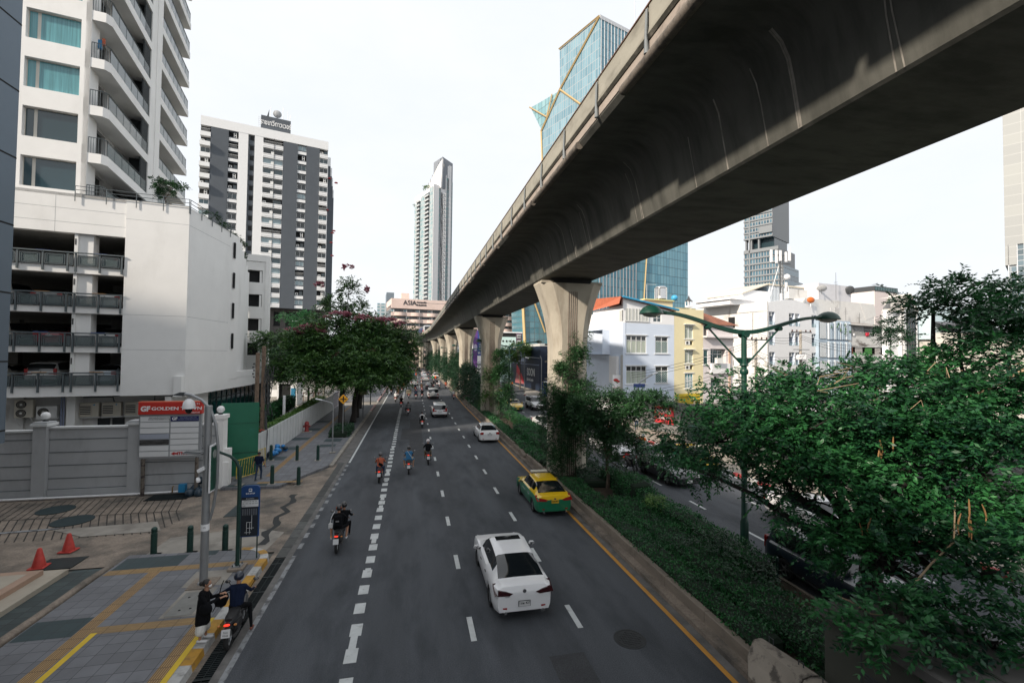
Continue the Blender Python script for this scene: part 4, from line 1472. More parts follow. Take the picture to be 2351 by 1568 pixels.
for x0,x1,top,bot in tiers:
 z=max(bot,20)
 while z<top-.5:
  b.box(x0-.1,x1+.1,-.4,0,z,z+.8,mat('slab_grey',(.22,.235,.25),.8));z+=3.0
 b.box(x0,x1+.1,-.5,.2,top-.8,top+.8,MATS['slab_grey'])
for x in(2.4,):b.box(x,x+.7,-.5,0,20,150,MATS['slab_grey'])
for x in(.4,3,6.5):b.box(x,x+.7,.3,2,60,67,MATS['slab_grey'])
b.box(7.5,13.5,-1.0,0,68,71.5,MATS['slab_grey'])
SW.part('floor_slab',b)
RT=Bld('clad_tower','tall beige-grey clad tower cut off by the right edge','office tower',203,118.7,-62)
g4=grid_mat('clad_grid',-62,5,3.6,(0.30,0.31,0.31),(0.34,0.35,0.34),(0.4,0.41,0.4),.08,rough=.7)
g5=grid_mat('clad_glass',-62,1.6,1.9,(0.07,0.1,0.12),(0.14,0.2,0.24),(0.4,0.42,0.44),.1,rough=.2)
b=MB();b.box(.2,20,0,25,47.5,110,g4);b.box(.2,3,0,25,40.4,47.5,g4);RT.part('cladding',b)
b=MB();b.box(.8,20,.6,24,0,47.5,g5);RT.part('glazing',b)
b=MB()
for x in(.9,2.9,4.6,6.3,8):b.box(x,x+.25,0,.6,0,47.5,FIN)
RT.part('fin',b)
# buildings, right side
BLU=mat('pale_blue_wall',(0.60,0.67,0.78),.8,var=.03,vscale=.5,dirt=(.42,.48,.56),dscale=.4,dlo=.55,dhi=.8,damt=.4)
BWT=mat('bright_white',(0.8,0.8,0.81),.75,var=.03)
YEL=mat('cream_yellow_wall',(0.74,0.66,0.42),.8,var=.04,vscale=.6,dirt=(.55,.47,.3),dscale=.5,dlo=.55,dhi=.8,damt=.4)
YEL2=mat('shutter_yellow',(0.62,0.46,0.03),.6)
PKW=mat('pinkish_white_wall',(0.68,0.63,0.63),.8,var=.05,dirt=(.35,.3,.28),dscale=.7,dlo=.6,dhi=.78,damt=.5,dstretch=(1,1,.4))
TERR=tile_mat('terracotta',(0.30,0.11,0.06),(0.12,.05,.03),.3,.25,9,.03,rnd=.2)
ORG=mat('orange_roof',(0.50,0.14,0.07),.7,var=.12,vscale=2)
CURT=mat('curtain_green_grey',(0.38,0.42,0.36),.8,var=.35,vscale=2.5,stretch=(6,6,.2))
CORR=mat('corrugated_white',(0.56,0.56,0.54),.5,metal=.2,var=.06)
CURW=mat('frosted_glazing',(0.52,0.53,0.50),.35,var=.12,vscale=1.5,stretch=(3,3,.5))
def wframe(w,h,cols,mgl,mfr,hz=(.75,),bars=None,sill=True):
 """window mesh, origin at lower left, facing -Y; returns (frame mesh, pane mesh)"""
 m=MB()
 f=.07
 m.box(0,w,.04,.1,0,f,mfr);m.box(0,w,.04,.1,h-f,h,mfr)
 m.box(0,f,.04,.1,f,h-f,mfr);m.box(w-f,w,.04,.1,f,h-f,mfr)
 for k in range(1,cols):
  m.box(w*k/cols-.03,w*k/cols+.03,.042,.1,f,h-f,mfr)
 for q in hz:
  m.box(f,w-f,.044,.1,h*q-.03,h*q+.03,mfr)
 if sill:
  m.box(-.15,w+.15,-.1,.04,-.12,-.02,mfr);m.box(-.15,w+.15,-.08,.04,h+.02,h+.12,mfr)
 if bars:
  n=6
  for i in range(n+1):
   x=f+(w-2*f)*i/n
   for j in range(5):
    z0=f+(h*.72)*j/5
    z1=f+(h*.72)*(j+1)/5
    if i<n:
     dx=(w-2*f)/n
     m.tube([(x,.02,z0),(x+dx,.02,z1)],.012,bars,n=3,caps=False)
     m.tube([(x+dx,.02,z0),(x,.02,z1)],.012,bars,n=3,caps=False)
 p=MB()
 p.box(f,w-f,.085,.12,f,h-f,mgl[0])
 if len(mgl)>1:
  p.box(f*1.5,w-f*1.5,.078,.084,f,h*hz[0],mgl[1])
 return m.mesh('window'),p.mesh('pane')
def put_window(bld,meshes,lx,ly,z,rz=0.0):
 o=obj('window',meshes[0],bld.root,loc=(lx,ly,z),rot=(0,0,R(rz)))
 obj('pane',meshes[1],o)
 return o
B1=Bld('corner_building','pale blue three storey corner building with a tiled roof and white window frames','building',24,49.1,9)
b=MB()
wins=[(.45,3.3,7.66,9.75),(4.6,6.5,7.7,9.7),(.45,3.3,4.07,6.15),(4.65,6.5,4.1,6.15)]
facade(b,0,7.44,2.2,11.2,wins,BLU,depth=.15,mback=GLD)
b.box(-.0,7.44,-.003,9,-.0,2.2,BWT)
b.box(0.003,7.44,.2,10,2.2,11.2,BLU)
facade(b,0,7.44,11.2,12.75,[(4.3,5.5,11.45,12.4)],BWT,depth=.15,y=.01)
b.box(0.1,7.4,.3,9.5,11.2,12.7,BWT)
b.prismy([(0,12.75),(7.44,12.75),(0,14.1)],.01,.3,BWT)
B1.part('wall',b)
b=MB();b.T=Matrix.Rotation(R(90-9),4,'Z')
facade(b,0,10,0,11.2,[(2.7,9.6,7.5,10.5)],BLU,y=-.004,depth=1.4)
b.T=Matrix.Rotation(R(-99),4,'Z')@Matrix.Translation((0,0,0))
B1.part('wall',b)
b=MB();b.T=Matrix.Rotation(R(81),4,'Z')@Matrix.Diagonal((1,-1,1,1))
b=MB()
SF=Matrix.Rotation(R(-9),4,'Z')@Matrix.Rotation(R(90),4,'Z')
def sbox(mb,s0,s1,o0,o1,z0,z1,m):
 """box on the street face: s metres along the street, o metres out towards the road"""
 mb.T=SF
 mb.box(s0,s1,o0,o1,z0,z1,m)
 mb.T=None
sbox(b,0,2.6,-.3,.02,2.9,11.2,BLU);sbox(b,2.6,9.6,-1.5,-1.45,7.5,10.5,BLU)
sbox(b,2.6,10,-.3,.02,10.4,11.2,BLU);sbox(b,0,10,-.3,.0,0,2.9,BWT)
sbox(b,0,9,-.3,.03,11.2,11.4,BWT);sbox(b,0,9,-.3,.02,12.7,13.3,BWT)
B1.part('wall',b)
b=MB()
sbox(b,0,8.5,.0,.05,2.95,7.45,CORR)
for k in range(34):
 sbox(b,.1+k*.25,.2+k*.25,.05,.09,2.95,7.45,CORR)
B1.part('corrugated_cladding',b)
b=MB();b.T=SF
b.prismy([(.8,7.3),(3.6,7.3),(3.6,5.0),(3.4,4.5),(2.9,4.15),(2.2,4.0),(1.5,4.15),(1.0,4.5),(.8,5.0)],.1,.45,BWT)
B1.part('blank_sign_board',b)
b=MB()
for k in range(4):
 sbox(b,.2+k*2.1,2.2+k*2.1,.0,.04,11.45,12.65,CURW)
 for q in range(4):sbox(b,.15+k*2.1+q*.66,.23+k*2.1+q*.66,.04,.08,11.4,12.7,FRW)
b.box(.3,3.6,-.04,.0,11.45,12.9,CURW)
for q in range(8):b.box(.25+q*.47,.31+q*.47,-.08,-.04,11.4,13.0,FRW)
b.box(.2,3.7,-.08,-.04,11.38,11.48,FRW)
B1.part('glazed_sunroom',b)
b=MB()
b.add([(-.6,-.4,14.2),(-.9,-.5,13.35),(-.2+1.4,9.5,13.35),(1.0,9.4,15.0),(7.6,-.3,12.9),(7.9,9,12.9)],[[0,1,2,3],[0,3,5,4]],ORG)
b.T=None
B1.part('roof',b)
b=MB();b.tube([(-.3,-.35,14.2),(7.8,-.4,13.0)],.13,mat('gutter_blue',(.03,.28,.48),.5),n=8);B1.part('gutter',b)
w1=wframe(2.85,2.09,4,[GLD,CURT],FRW,(.72,));w2=wframe(1.88,2.0,2,[GLD,mat('teal_dim',(.03,.12,.11),.3)],FRW,(.72,),bars=FRW)
put_window(B1,w1,.45,0,7.66);put_window(B1,w1,.45,0,4.07);put_window(B1,w2,4.61,0,7.7);put_window(B1,w2,4.63,0,4.12)
w3=wframe(1.2,.95,2,[GLB],FRW,(.5,),sill=False);put_window(B1,w3,4.3,.02,11.45)
b=MB();sbox(b,3.3,6.3,-1.44,-1.4,7.5,10,FRW)
for q in range(4):sbox(b,3.45+q*.7,3.95+q*.7,-1.4,-1.36,7.7,9.7,GLD)
B1.part('balcony_door',b)
t=thing('air_conditioner','white condenser on the blue building balcony next to the nearest pillar','air conditioner',(24.2,58.0,7.5),R(-90))
b=MB();b.cbox((0,0,.35),(1.0,.4,.7),ACW,bev=.02);obj('casing',b,t)
b=MB();fan(b,-.1,.35,.26,-.2);obj('fan_grille',b,t)
B2_=Bld('yellow_building','narrow cream yellow four storey building with a yellow roller shutter','building',31.35,50.26,9)
b=MB()
ops=[(1.65,2.95,9.5,11.2),(1.65,2.9,5.75,7.9),(1.65,2.9,9.3-.0,9.45),(1.7,3.0,3.4,5.2)]
ops=[(1.65,2.95,9.55,11.2),(1.65,2.95,6.5,8.1),(1.65,2.95,3.4,5.25),(1.65,2.95,8.8,9.3),(1.65,2.95,5.75,6.25),(.35,3.1,.4,2.4),(3.3,4.1,.9,2.4)]
facade(b,0,4.62,0,13.2,ops,YEL,depth=.3,mback=GLD)
b.box(0,4.62,.31,9,0,13.2,YEL)
b.box(-3.8,.1,.4,7,12.7,14.1,YEL);b.box(-4.2,.2,.2,7.2,14.1,14.25,mat('yellow_slab',(.66,.62,.3),.7))
b.box(1.0,4.3,1,3,13.2,13.5,YEL)
B2_.part('wall',b)
w4=wframe(1.3,1.65,2,[CURT],FRW,(.75,));w5=wframe(1.3,1.85,3,[GLC],FRW,(.5,),bars=FRW)
put_window(B2_,w4,1.65,.05,9.55);put_window(B2_,w4,1.65,.05,6.48);put_window(B2_,w5,1.65,.0,3.4)
b=MB()
for k in range(12):b.box(.35,3.1,.1,.14+.02*(k%2),.4+k*.165,.55+k*.165,YEL2)
b.box(.2,4.3,-.06,.1,2.4,2.75,YEL2);b.box(3.3,4.1,.05,.1,.9,2.4,YEL2)
B2_.part('roller_shutter',b)
for z in(8.8,5.75):
 b=MB();b.box(1.75,2.4,-.05,.25,z,z+.48,ACW);b.lathe([(.18,-.06),(.17,-.07)],(1.98,0,z+.24),ACD,10,axis='y');B2_.part('air_conditioner',b)
for z in(11.3,8.2):
 b=MB();b.box(1.5,3.1,-.35,.0,z,z+.06,BWT);B2_.part('window_hood',b)
t=thing('water_tank','shiny ribbed steel water tank on the yellow rooftop','water tank',(29.9,50.9,14.25))
b=MB();b.lathe([(.05,1.75),(.5,1.7),(.66,1.6),(.7,1.5)]+[(.7 if k%2 else .66,1.45-k*.1)for k in range(12)]+[(.7,.15),(.6,.1)],(0,0,0),mat('steel_shiny',(.6,.6,.6),.2,metal=.9),20);obj('tank',b,t,smooth=60)
b=MB()
for a in range(4):
 x,y=.75*math.cos(a*1.57+.7),.75*math.sin(a*1.57+.7)
 b.tube([(x,y,0),(x,y,1.5)],.03,FRW,n=5)
b.tube([(-.7,0,1.9),(-1.9,0,1.9),(-1.9,0,0)],.025,FRW,n=5);obj('frame',b,t)
b=MB();b.ball((0,0,.35),.42,mat('plastic_blue',(.05,.35,.6),.4),14,8,(1,1,.9));obj('water_tank',b,loc=(31.6,50.6,14.2),smooth=60,label='round sky blue plastic tank beside the steel water tank',cat='water tank')
t=thing('spirit_house','small white spirit house with a dark pointed roof on the yellow rooftop','spirit house',(33.9,51.1,13.5))
b=MB();b.box(-.35,.35,-.35,.35,0,.2,BWT)
for x in(-.28,.28):
 for y in(-.28,.28):b.box(x-.04,x+.04,y-.04,y+.04,.2,.8,BWT)
obj('body',b,t)
b=MB();b.lathe([(.48,.8),(.3,.95),(.15,1.15),(.02,1.5)],(0,0,0),FRD,8);obj('roof',b,t)
B3=Bld('shophouse','pinkish white shophouse with a brown tiled hipped roof, right of the yellow building','shophouse',35.85,50.97,9)
b=MB()
ops=[(1.2,3.8,5.4,8.35),(0.05,.8,6.3,8.3),(1.25,3.1,2.9,4.5),(.05,.8,10.0,11.3)]
facade(b,0,5,0,11.4,ops,PKW,depth=.9,mback=GLD)
b.box(0,5,.91,9,0,11.4,PKW)
b.box(1.15,4.2,-.3,.0,5.2,6.5,BWT);b.box(4.2,4.5,-.1,.0,2.2,8.4,mat('peach',(.6,.42,.33),.8))
b.box(0,5.2,-.6,0,9.75,9.95,PKW)
B3.part('wall',b)
b=MB();b.add([(-.3,-.4,11.4),(5.6,-.4,11.4),(5.6,5,11.4),(-.3,5,11.4),(-.1,2,13.3),(1.2,2,13.3)],[[0,1,5,4],[1,2,5],[2,3,4,5],[3,0,4]],TERR);B3.part('roof',b)
put_window(B3,wframe(.75,1.9,1,[GLS],FRW,(.5,)),.05,.0,6.35);put_window(B3,wframe(2.4,1.7,3,[GLS],FRW,(.7,),sill=False),1.3,.5,6.5)
put_window(B3,wframe(1.8,1.5,3,[GLS],FRW,(.7,),sill=False),1.3,.4,2.95)
b=MB();b.box(1.6,2.6,-.7,-.3,6.5,7.2,ACW);B3.part('air_conditioner',b)
b=MB();b.box(1.9,2.7,.2,.5,3.0,3.6,ACW);B3.part('air_conditioner',b)
B4=Bld('white_apartments','large plain white apartment block with recessed balconies and a stepped parapet','apartment block',55.8,62.5,14.7)
b=MB()
ops=[]
rows=[12.6,9.35,6.1,2.85]
for z in rows:
 for x0,x1 in[(.15,1.6),(5.35,6.85),(7.1,8.25),(11.7,13.1)]:
  ops.append((x0,x1,z,z+2.1))
facade(b,0,13.2,0,16.2,ops,BWT,depth=1.1,mrev=BLU,mback=GLD)
b.prismy([(0,16.2),(13.2,16.2),(7.1,17.0),(4.5,16.9)],0,.3,BWT)
b.box(.0,13.2,1.12,14,0,16.1,BWT)
B4.part('wall',b)
b=MB()
for k in range(5):b.box(-8.2+k*0,-8.0,0,.1,0,.1,BWT)if k==9 else None
b.T=Matrix.Rotation(R(103.8-14.7),4,'Z')
b.box(0.05,14,-.0,.25,0,16.3,WHD)
b.box(0.0,14,-.06,.25,14.7,14.85,WHD)
b.box(2.5,2.65,-.05,.25,6,14.7,WHD)
B4.part('wall',b)
b=MB();b.T=Matrix.Rotation(R(103.8-14.7),4,'Z')
def breeze(mb,x0,x1,z0,z1,y,n,m_):
 mb.box(x0,x1,y-.02,y,z0,z1,DK)
 for i in range(n+1):
  xx=x0+(x1-x0)*i/n
  mb.box(xx-.03,xx+.03,y-.05,y-.02,z0,z1,m_)
 for i in range(int(n*(z1-z0)/(x1-x0))+1):
  zz=z0+(x1-x0)/n*i
  mb.box(x0,x1,y-.05,y-.02,zz-.03,zz+.03,m_)
breeze(b,5.9,7.2,12.3,14.2,.28,5,BWT)
B4.part('breeze_block_grille',b)
b=MB();b.T=Matrix.Rotation(R(103.8-14.7),4,'Z')
for z in(9.9,8.2,5.9,4):b.box(6.2,6.7,.25,.28,z,z+.9,ACD)
B4.part('vent',b)
rail=MB()
for k in range(6):rail.box(k*.22,k*.22+.02,-.05,-.03,.0,.5,mat('rail_teal',(.3,.45,.47),.5))
rail.box(0,1.25,-.05,-.02,.5,.54,MATS['rail_teal']);rail.box(0,1.25,-.05,-.02,.25,.28,MATS['rail_teal'])
mrl=rail.mesh('balcony_rail')
acm=MB();acm.box(0,.95,.1,.45,0,.62,ACW);acm.lathe([(.24,.09),(.22,.08)],(.35,0,.31),ACD,12,axis='y');mac=acm.mesh('air_conditioner')
for z in rows[:3]:
 for x0 in(.2,5.5,7.1,11.8):
  obj('balcony_rail',mrl,B4.root,loc=(x0,0,z));obj('air_conditioner',mac,B4.root,loc=(x0+.05,.1,z+1.45))
b=MB();b.box(-2.6,3.5,5,12,16.2,17.0,BWT);b.box(-3.0,3.8,4.6,12,17.0,17.15,BWT);B4.part('roof_house',b)
t=thing('phone_mast','rooftop phone mast with white antenna panels and guy wires on the white block','phone mast',(60.0,64.6,16.4))
b=MB()
b.tube([(0,0,0),(0,0,8.6)],.11,FRD,n=6);b.tube([(.6,.2,0),(.5,.2,7.5)],.07,FRW,n=6);b.tube([(.3,-.2,0),(.3,-.2,8)],.05,FRD,n=5)
for k in range(12):b.box(-.05,.6,-.03,.03,.6+k*.6,.66+k*.6,FRD)
b.box(-2.0,2.2,-.05,.05,8.0,8.1,FRD);b.box(-1.8,2.0,-.05,.05,6.6,6.7,FRD)
b.tube([(-2.8,-.5,0),(-.3,0,6.2)],.06,FRW,n=5);b.tube([(1.7,.5,0),(.6,0,6.2)],.05,FRW,n=5)
obj('lattice',b,t)
for x,z,h in[(-2.0,6.7,2.1),(-1.0,6.6,2.2),(-.2,7.0,1.8),(.9,6.9,1.7),(1.6,7.1,2.4),(.9,1.9,1.6),(1.1,.9,1.9),(-.1,.1,1.5)]:
 b=MB();b.cbox((x,-.3,z+h/2),(.42,.2,h),BWT,bev=.04);obj('antenna_panel',b,t)
b=MB();b.ball((1.1,-.3,4.4),.62,BWT,14,8,(1,.5,.8));obj('dish',b,t,smooth=60)
B5=Bld('slatted_building','blue-grey building clad in vertical metal slats with hanging plants','building',68.4,65.2,12)
SLT=mat('slat_blue',(0.38,0.47,0.56),.55,var=.05);SLL=mat('slat_pale',(.6,.65,.7),.6)
b=MB();b.box(0,9,.6,10,0,13.9,SLT);b.box(0,2.3,.1,.6,0,14,SLT);B5.part('wall',b)
b=MB()
for z0,z1 in[(10.6,13.7),(7.4,10.2),(4.2,7.0),(1,3.8)]:
 b.box(2.4,9,.1,.5,z1,z1+.25,SLT)
 for k in range(12):b.box(2.5+k*.55,2.5+k*.55+(.3 if k%2 else .12),-.15,.35,z0,z1,SLT if k%3 else SLL)
 b.box(.2,2.0,.0,.1,z0+.1,z1-.2,DK)
 for k in range(8):b.box(.2+k*.23,.3+k*.23,-.04,.0,z0+.1,z1-.2,SLL)
B5.part('slats',b)
b=MB()
for x,z in[(4.6,12.9),(5.6,12.4),(6.9,11.9),(6.9,13.3),(7.1,12.5),(8.4,12.1),(5.0,13.4),(3.0,12.8)]:
 for q in range(14):b.cbox((x+RND.uniform(-.15,.15),-.25+RND.uniform(-.1,.1),z+RND.uniform(-.3,.25)),(.12,.02,.12),mat('leaf_small',(.05,.14,.03),.7,island=.3),rz=RND.uniform(0,3),rx=RND.uniform(0,3))
B5.part('hanging_plant',b)
B6=Bld('finned_block','grey-blue block with close vertical fins behind the white apartments','building',64.6,72.0,12)
b=MB();b.box(0,9.6,.4,8,0,21.0,SLT);b.box(-7,0,.2,8,0,19.5,BWT);b.box(-.1,9.8,-.1,8,20.7,21.0,mat('coping_cream',(.6,.55,.45),.7));b.prismy([(-7.2,18.6),(0,20.9),(0,21.1),(-7.2,18.8)],0,8,MATS['coping_cream']);B6.part('wall',b)
b=MB()
for k in range(24):b.box(.1+k*.4,.22+k*.4,.0,.4,14,20.7,SLL)
b.box(0,9.6,.1,.4,17.2,17.35,SLL);B6.part('fins',b)
b=MB();b.ball((0,0,0),.75,mat('dish_orange',(.55,.13,.02),.5),14,8,(1,.4,.72));b.tube([(0,0,-1.2),(0,.2,0)],.08,FRW,n=5)
obj('satellite_dish',b,loc=(66.3,64.8,17.2),smooth=60,label='bright orange satellite dish on the white apartment roof edge',cat='satellite dish')
B7=Bld('white_terrace_block','weathered white block with a cracked blank wall and satellite dishes on its roof','building',70.8,70.5,12)
b=MB();b.box(0,22,0,12,0,18.4,WHD);b.box(4.0,14.2,-.0,8,18.4,21.5,mat('grey_white',(.62,.62,.65),.8,var=.04));b.box(-1.5,4,2,6,18.4,20.3,WHD)
b.prismy([(17,18.4),(22,18.2),(22.6,16),(19,15)],-.05,6,WHD)
B7.part('wall',b)
b=MB();breeze(b,8.8,10.4,14.9,17.1,0,6,BWT);B7.part('breeze_block_grille',b)
b=MB();breeze(b,7.6,8.0,14.8,17.0,0,2,BWT);B7.part('breeze_block_grille',b)
for i,(x,z,rx,cc)in enumerate([(4.0,20.2,-.5,mat('dish_pale',(.45,.45,.45),.7)),(12.8,20.6,-1.25,FRD)]):
 t=thing('satellite_dish',['pale mesh satellite dish on the weathered white roof','dark tilted satellite dish on the weathered white roof'][i],'satellite dish',tuple(B7.F@Vector((x,-.6,z-.9))))
 g=MB();g.T=Matrix.Translation((0,0,.9))@Matrix.Rotation(rx,4,'X')@Matrix.Rotation(.5,4,'Y')
 g.lathe([(.85,.22),(.6,.1),(.3,.03),(.02,0)],(0,0,0),cc,16,caps=False);g.tube([(0,0,0),(0,0,.8)],.03,cc,n=4);obj('reflector',g,t)
 g=MB();g.tube([(0,0,0),(0,0,.9)],.05,FRD,n=5);obj('pole',g,t)
b=MB()
for x,z,h in[(11.0,14.5,2.6),(15.5,13.9,2.4),(8.0,18.4,5.2)]:
 b.tube([(x,-.8,z),(x,-.8,z+h)],.035,FRD,n=4)
 for q in range(3):b.box(x-.7+q*.1,x+.7-q*.1,-.82,-.78,z+h*.55+q*.3,z+h*.55+q*.3+.03,FRD)
B7.part('antenna',b)
B8=Bld('old_shophouses','old stained white shophouse row with caged balconies and coloured shutters','shophouse',76.6,67.0,12)
STN=mat('stained_plaster',(0.6,0.59,0.57),.85,var=.06,dirt=(.06,.04,.03),dscale=.35,dlo=.56,dhi=.64,damt=.85,dstretch=(.5,1,1.6))
b=MB()
ops=[(.2,15,11.4,13.4),(.0,15,8.1,9.4),(0,15,5.3,6.5),(0,15,2.4,3.9)]
facade(b,0,15,0,13.6,ops,STN,depth=.8,mback=DK);b.box(0,15,.81,9,0,13.5,STN)
b.add([(-.2,-.6,13.3),(15,-.6,13.1),(15,4,14.2),(-.2,4,14.5)],[[0,1,2,3]],mat('tin_roof',(.25,.22,.2),.6,var=.3))
B8.part('wall',b)
cols=[mat('shutter_rust',(.3,.09,.04),.7),mat('shutter_grey',(.4,.38,.36),.7),mat('shutter_green',(.05,.22,.04),.7),MATS['shutter_grey']if 'shutter_grey' in MATS else None]
for z,h in((8.1,1.25),(5.3,1.15)):
 for k,(x0,x1,c)in enumerate([(.1,1.5,0),(2.2,4.4,1),(5.2,7.4,2),(8.4,10.2,1),(11.0,12.8,1)]):
  b=MB()
  n=4
  for q in range(n):b.box(x0+(x1-x0)*q/n+.04,x0+(x1-x0)*(q+1)/n-.04,.1,.16,z+.05,z+h,cols[c])
  B8.part('shutter',b)
for x0,x1 in[(.2,1.6),(1.8,4.6),(4.9,7.6),(8.0,10.8),(11.1,14)]:
 b=MB()
 n=int((x1-x0)/.3)
 for q in range(n+1):b.box(x0+q*.3,x0+q*.3+.03,-.04,-.01,11.3,13.3,FRW)
 for q in range(4+(x0 in(.2,1.8))*8):b.box(x0,x1,-.05,-.02,11.5+q*(.55 if x0 not in(.2,1.8)else .15),11.53+q*(.55 if x0 not in(.2,1.8)else .15),FRW)
 B8.part('window_cage',b)
b=MB();b.cbox((5.6,-.1,11.75),(1.0,.25,.7),mat('cloth_red',(.55,.03,.06),.9),bev=.1);B8.part('red_awning',b)
b=MB();b.cbox((1.5,-.1,11.6),(.5,.1,.5),BWT,bev=.1);B8.part('meter',b)
for nm,lb,x,y,w,z,m_ in[('tan_building','tan water tower block on the skyline right of the stepped tower',98.7,94.8,7.5,25.2,mat('tan_wall',(.50,.33,.17),.8)),('pale_block','small pale pink block beside the tan one',105.5,95.5,4,22.6,mat('pale_pink',(.6,.5,.46),.8)),('green_topped_block','pale block with a dark green parapet behind the tilted dish',101,82,9,22.5,mat('pale_rose',(.68,.6,.58),.8))]:
 q=Bld(nm,lb,'building',x,y,12)
 b=MB();b.box(0,w,0,8,0,z,m_);q.part('wall',b)
 b=MB()
 if nm=='green_topped_block':b.box(-.1,w+.1,-.1,8.1,z-.0,z+1.1,FRD);[b.box(k*1.0,k*1.0+.8,-.15,-.1,z+.15,z+.9,GLS)for k in range(9)]
 else:b.box(1.2,2.4,-.05,0,z-4,z-2.6,ACD);b.box(1.2,2.4,-.05,0,z-7,z-5.6,ACD)
 q.part('window_band',b)
B9=Bld('gabled_house','white house with a steep gable and a tall black-framed window','house',63.2,47.3,12)
b=MB()
facade(b,-.31,3.0,0,13.7,[(.25,2.7,6.2,13.69)],BWT,depth=.3,mback=GLD)
V=[(-.31,13.7),(.25,13.7),(1.35,15.35),(2.7,13.7),(3.0,13.7),(1.35,15.85)]
b.add([(x,0,z)for x,z in V]+[(x,.3,z)for x,z in V],[[0,1,2,5],[5,2,3,4],[1,0,6,7],[1,7,8,2],[2,8,9,3],[0,5,11,6],[5,4,10,11]],BWT)
b.box(-.31,3.0,.3,2.5,0,13.6,BWT)
b.add([(-.45,-.1,13.6),(1.35,-.1,16.0),(1.35,2.5,16.0),(-.45,2.5,13.6),(3.15,-.1,13.6),(3.15,2.5,13.6)],[[0,1,2,3],[1,4,5,2]],mat('gable_roof',(.55,.52,.48),.8))
b.add([(-2.2,.6,15.3),(1.3,.6,15.9),(1.3,2,15.9),(-2.2,2,15.3),(-2.9,.2,13.6),(-.4,.2,13.6)],[[0,1,2,3],[4,5,1,0]],MATS['gable_roof'])
b.box(-2.8,-.3,.6,1.1,0,13.6,BWT)
B9.part('wall',b)
b=MB()
b.prismy([(.25,6.2),(2.7,6.2),(2.7,13.7),(1.4,15.3),(.25,13.7)],.12,.14,mat('big_glass',(.05,.08,.1),.03,spec=.8));B9.part('window',b)
b=MB()
for x in(.3,.85,1.45,2.05,2.65):b.box(x-.05,x+.05,.02,.12,6.2,13.7+(1.4 if abs(x-1.45)<.3 else .6 if .5<x<2.2 else 0),FRD)
for k in range(6):b.box(.25,2.7,.0,.12,6.4+k*1.45,6.52+k*1.45,FRD)
B9.part('window_frame',b)
q=Bld('grey_roof_house','house with a dark grey tiled roof behind the big tree','house',68,44,8)
b=MB();b.box(0,12,0,8,0,10.8,mat('cream_grey',(.55,.52,.48),.8));b.box(-.5,6,3,8,10,14.5,mat('ice_blue',(.5,.62,.66),.8));q.part('wall',b)
b=MB();b.add([(-.5,-.6,10.8),(12,-.6,10.8),(12,4,12.8),(-.5,4,12.8)],[[0,1,2,3]],mat('slate_roof',(.09,.09,.1),.7,var=.2));q.part('roof',b)
b=MB();[b.box(1.5+k*.3,1.54+k*.3,-.1,-.05,8,10,FRW)for k in range(14)];q.part('window_cage',b)
q=Bld('plain_hall','long plain cream block seen through the right-hand tree','building',68,36,5)
b=MB();b.box(0,40,0,12,0,9.5,mat('cream_plain',(.5,.47,.42),.85,var=.06));q.part('wall',b)
q=Bld('derelict_building','derelict concrete building with orange inner walls beside the pale blue one','building',24,66.5,0)
CRD=mat('raw_concrete',(.22,.2,.17),.9,var=.25,dirt=(.05,.04,.035),dscale=.9,dlo=.45,dhi=.65,damt=.8);ORW=mat('orange_wall',(.42,.10,.045),.85,var=.12)
b=MB()
for z in(2.9,6.0,9.0):b.box(-.8,9,-.2,12,z,z+.3,CRD)
b.box(1.4,1.7,0,12,0,9,CRD);b.box(0,.3,0,.4,0,9.2,CRD);b.box(0,.3,6,6.4,0,9.2,CRD)
b.box(1.75,9,6,6.3,0,9,ORW);b.box(1.7,3.6,0.02,.25,3.2,9,ORW);b.box(1.0,5,0,5,9.3,11.0,CRD);b.box(3.7,9,0,8,0,9,DK)
q.part('wall',b)
for z in(3.2,6.3):
 b=MB();b.box(-.8,3,-.18,-.14,z+.9,z+.96,FRD);[b.box(-.8+k*.2,-.78+k*.2,-.18,-.15,z,z+.9,FRD)for k in range(18)];b.box(-.8,-.76,-.2,12,z+.9,z+.96,FRD);q.part('railing',b)
b=MB();b.box(1.9,3.9,-.3,-.1,.9,2.7,mat('sign_red',(.42,.02,.03),.5));q.part('sign',b)
b=MB();b.ball((4.2,-.2,12.1),.8,mat('dish_vermilion',(.6,.1,.03),.5),14,8,(1,.5,1));b.box(3.4,5,-.3,0,10.4,11.5,MATS['dish_vermilion']);b.tube([(4.2,0,9),(4.2,0,12)],.1,FRD,n=5);q.part('satellite_dish',b)
b=MB();[b.box(3.5,5.2,-.3,-.1,3.2+k*.45,3.45+k*.45,mat('vent_rust',(.2,.05,.03),.7))for k in range(13)];q.part('vent_stack',b)
q=Bld('hoarding','long dark advertising hoarding with red shapes and SOON in white, beside the side road','hoarding',24.3,86,0)
NV=mat('ad_navy',(.012,.022,.045),.5,var=.1);
b=MB();b.box(0,.4,0,26,.2,9.0,NV);b.box(0,14,-.4,0,.2,9.0,NV);b.box(-.05,14,-.5,26,9.0,9.5,mat('ad_white',(.6,.6,.58),.6));q.part('board',b)
def hb(s0,s1,z0,z1,m_,nm='ad_panel',o=0.03):
 g=MB();g.box(-o,0,s0,s1,z0,z1,m_);q.part(nm,g)
hb(0,26,5.2,5.35,mat('ad_grey',(.2,.24,.33),.5));hb(11,17.5,5.7,8.7,MATS['ad_grey']);hb(17.5,20.5,5.7,8.7,mat('ad_brown',(.16,.08,.06),.5));hb(20.5,24,5.7,8.7,mat('ad_blue',(.03,.07,.15),.5))
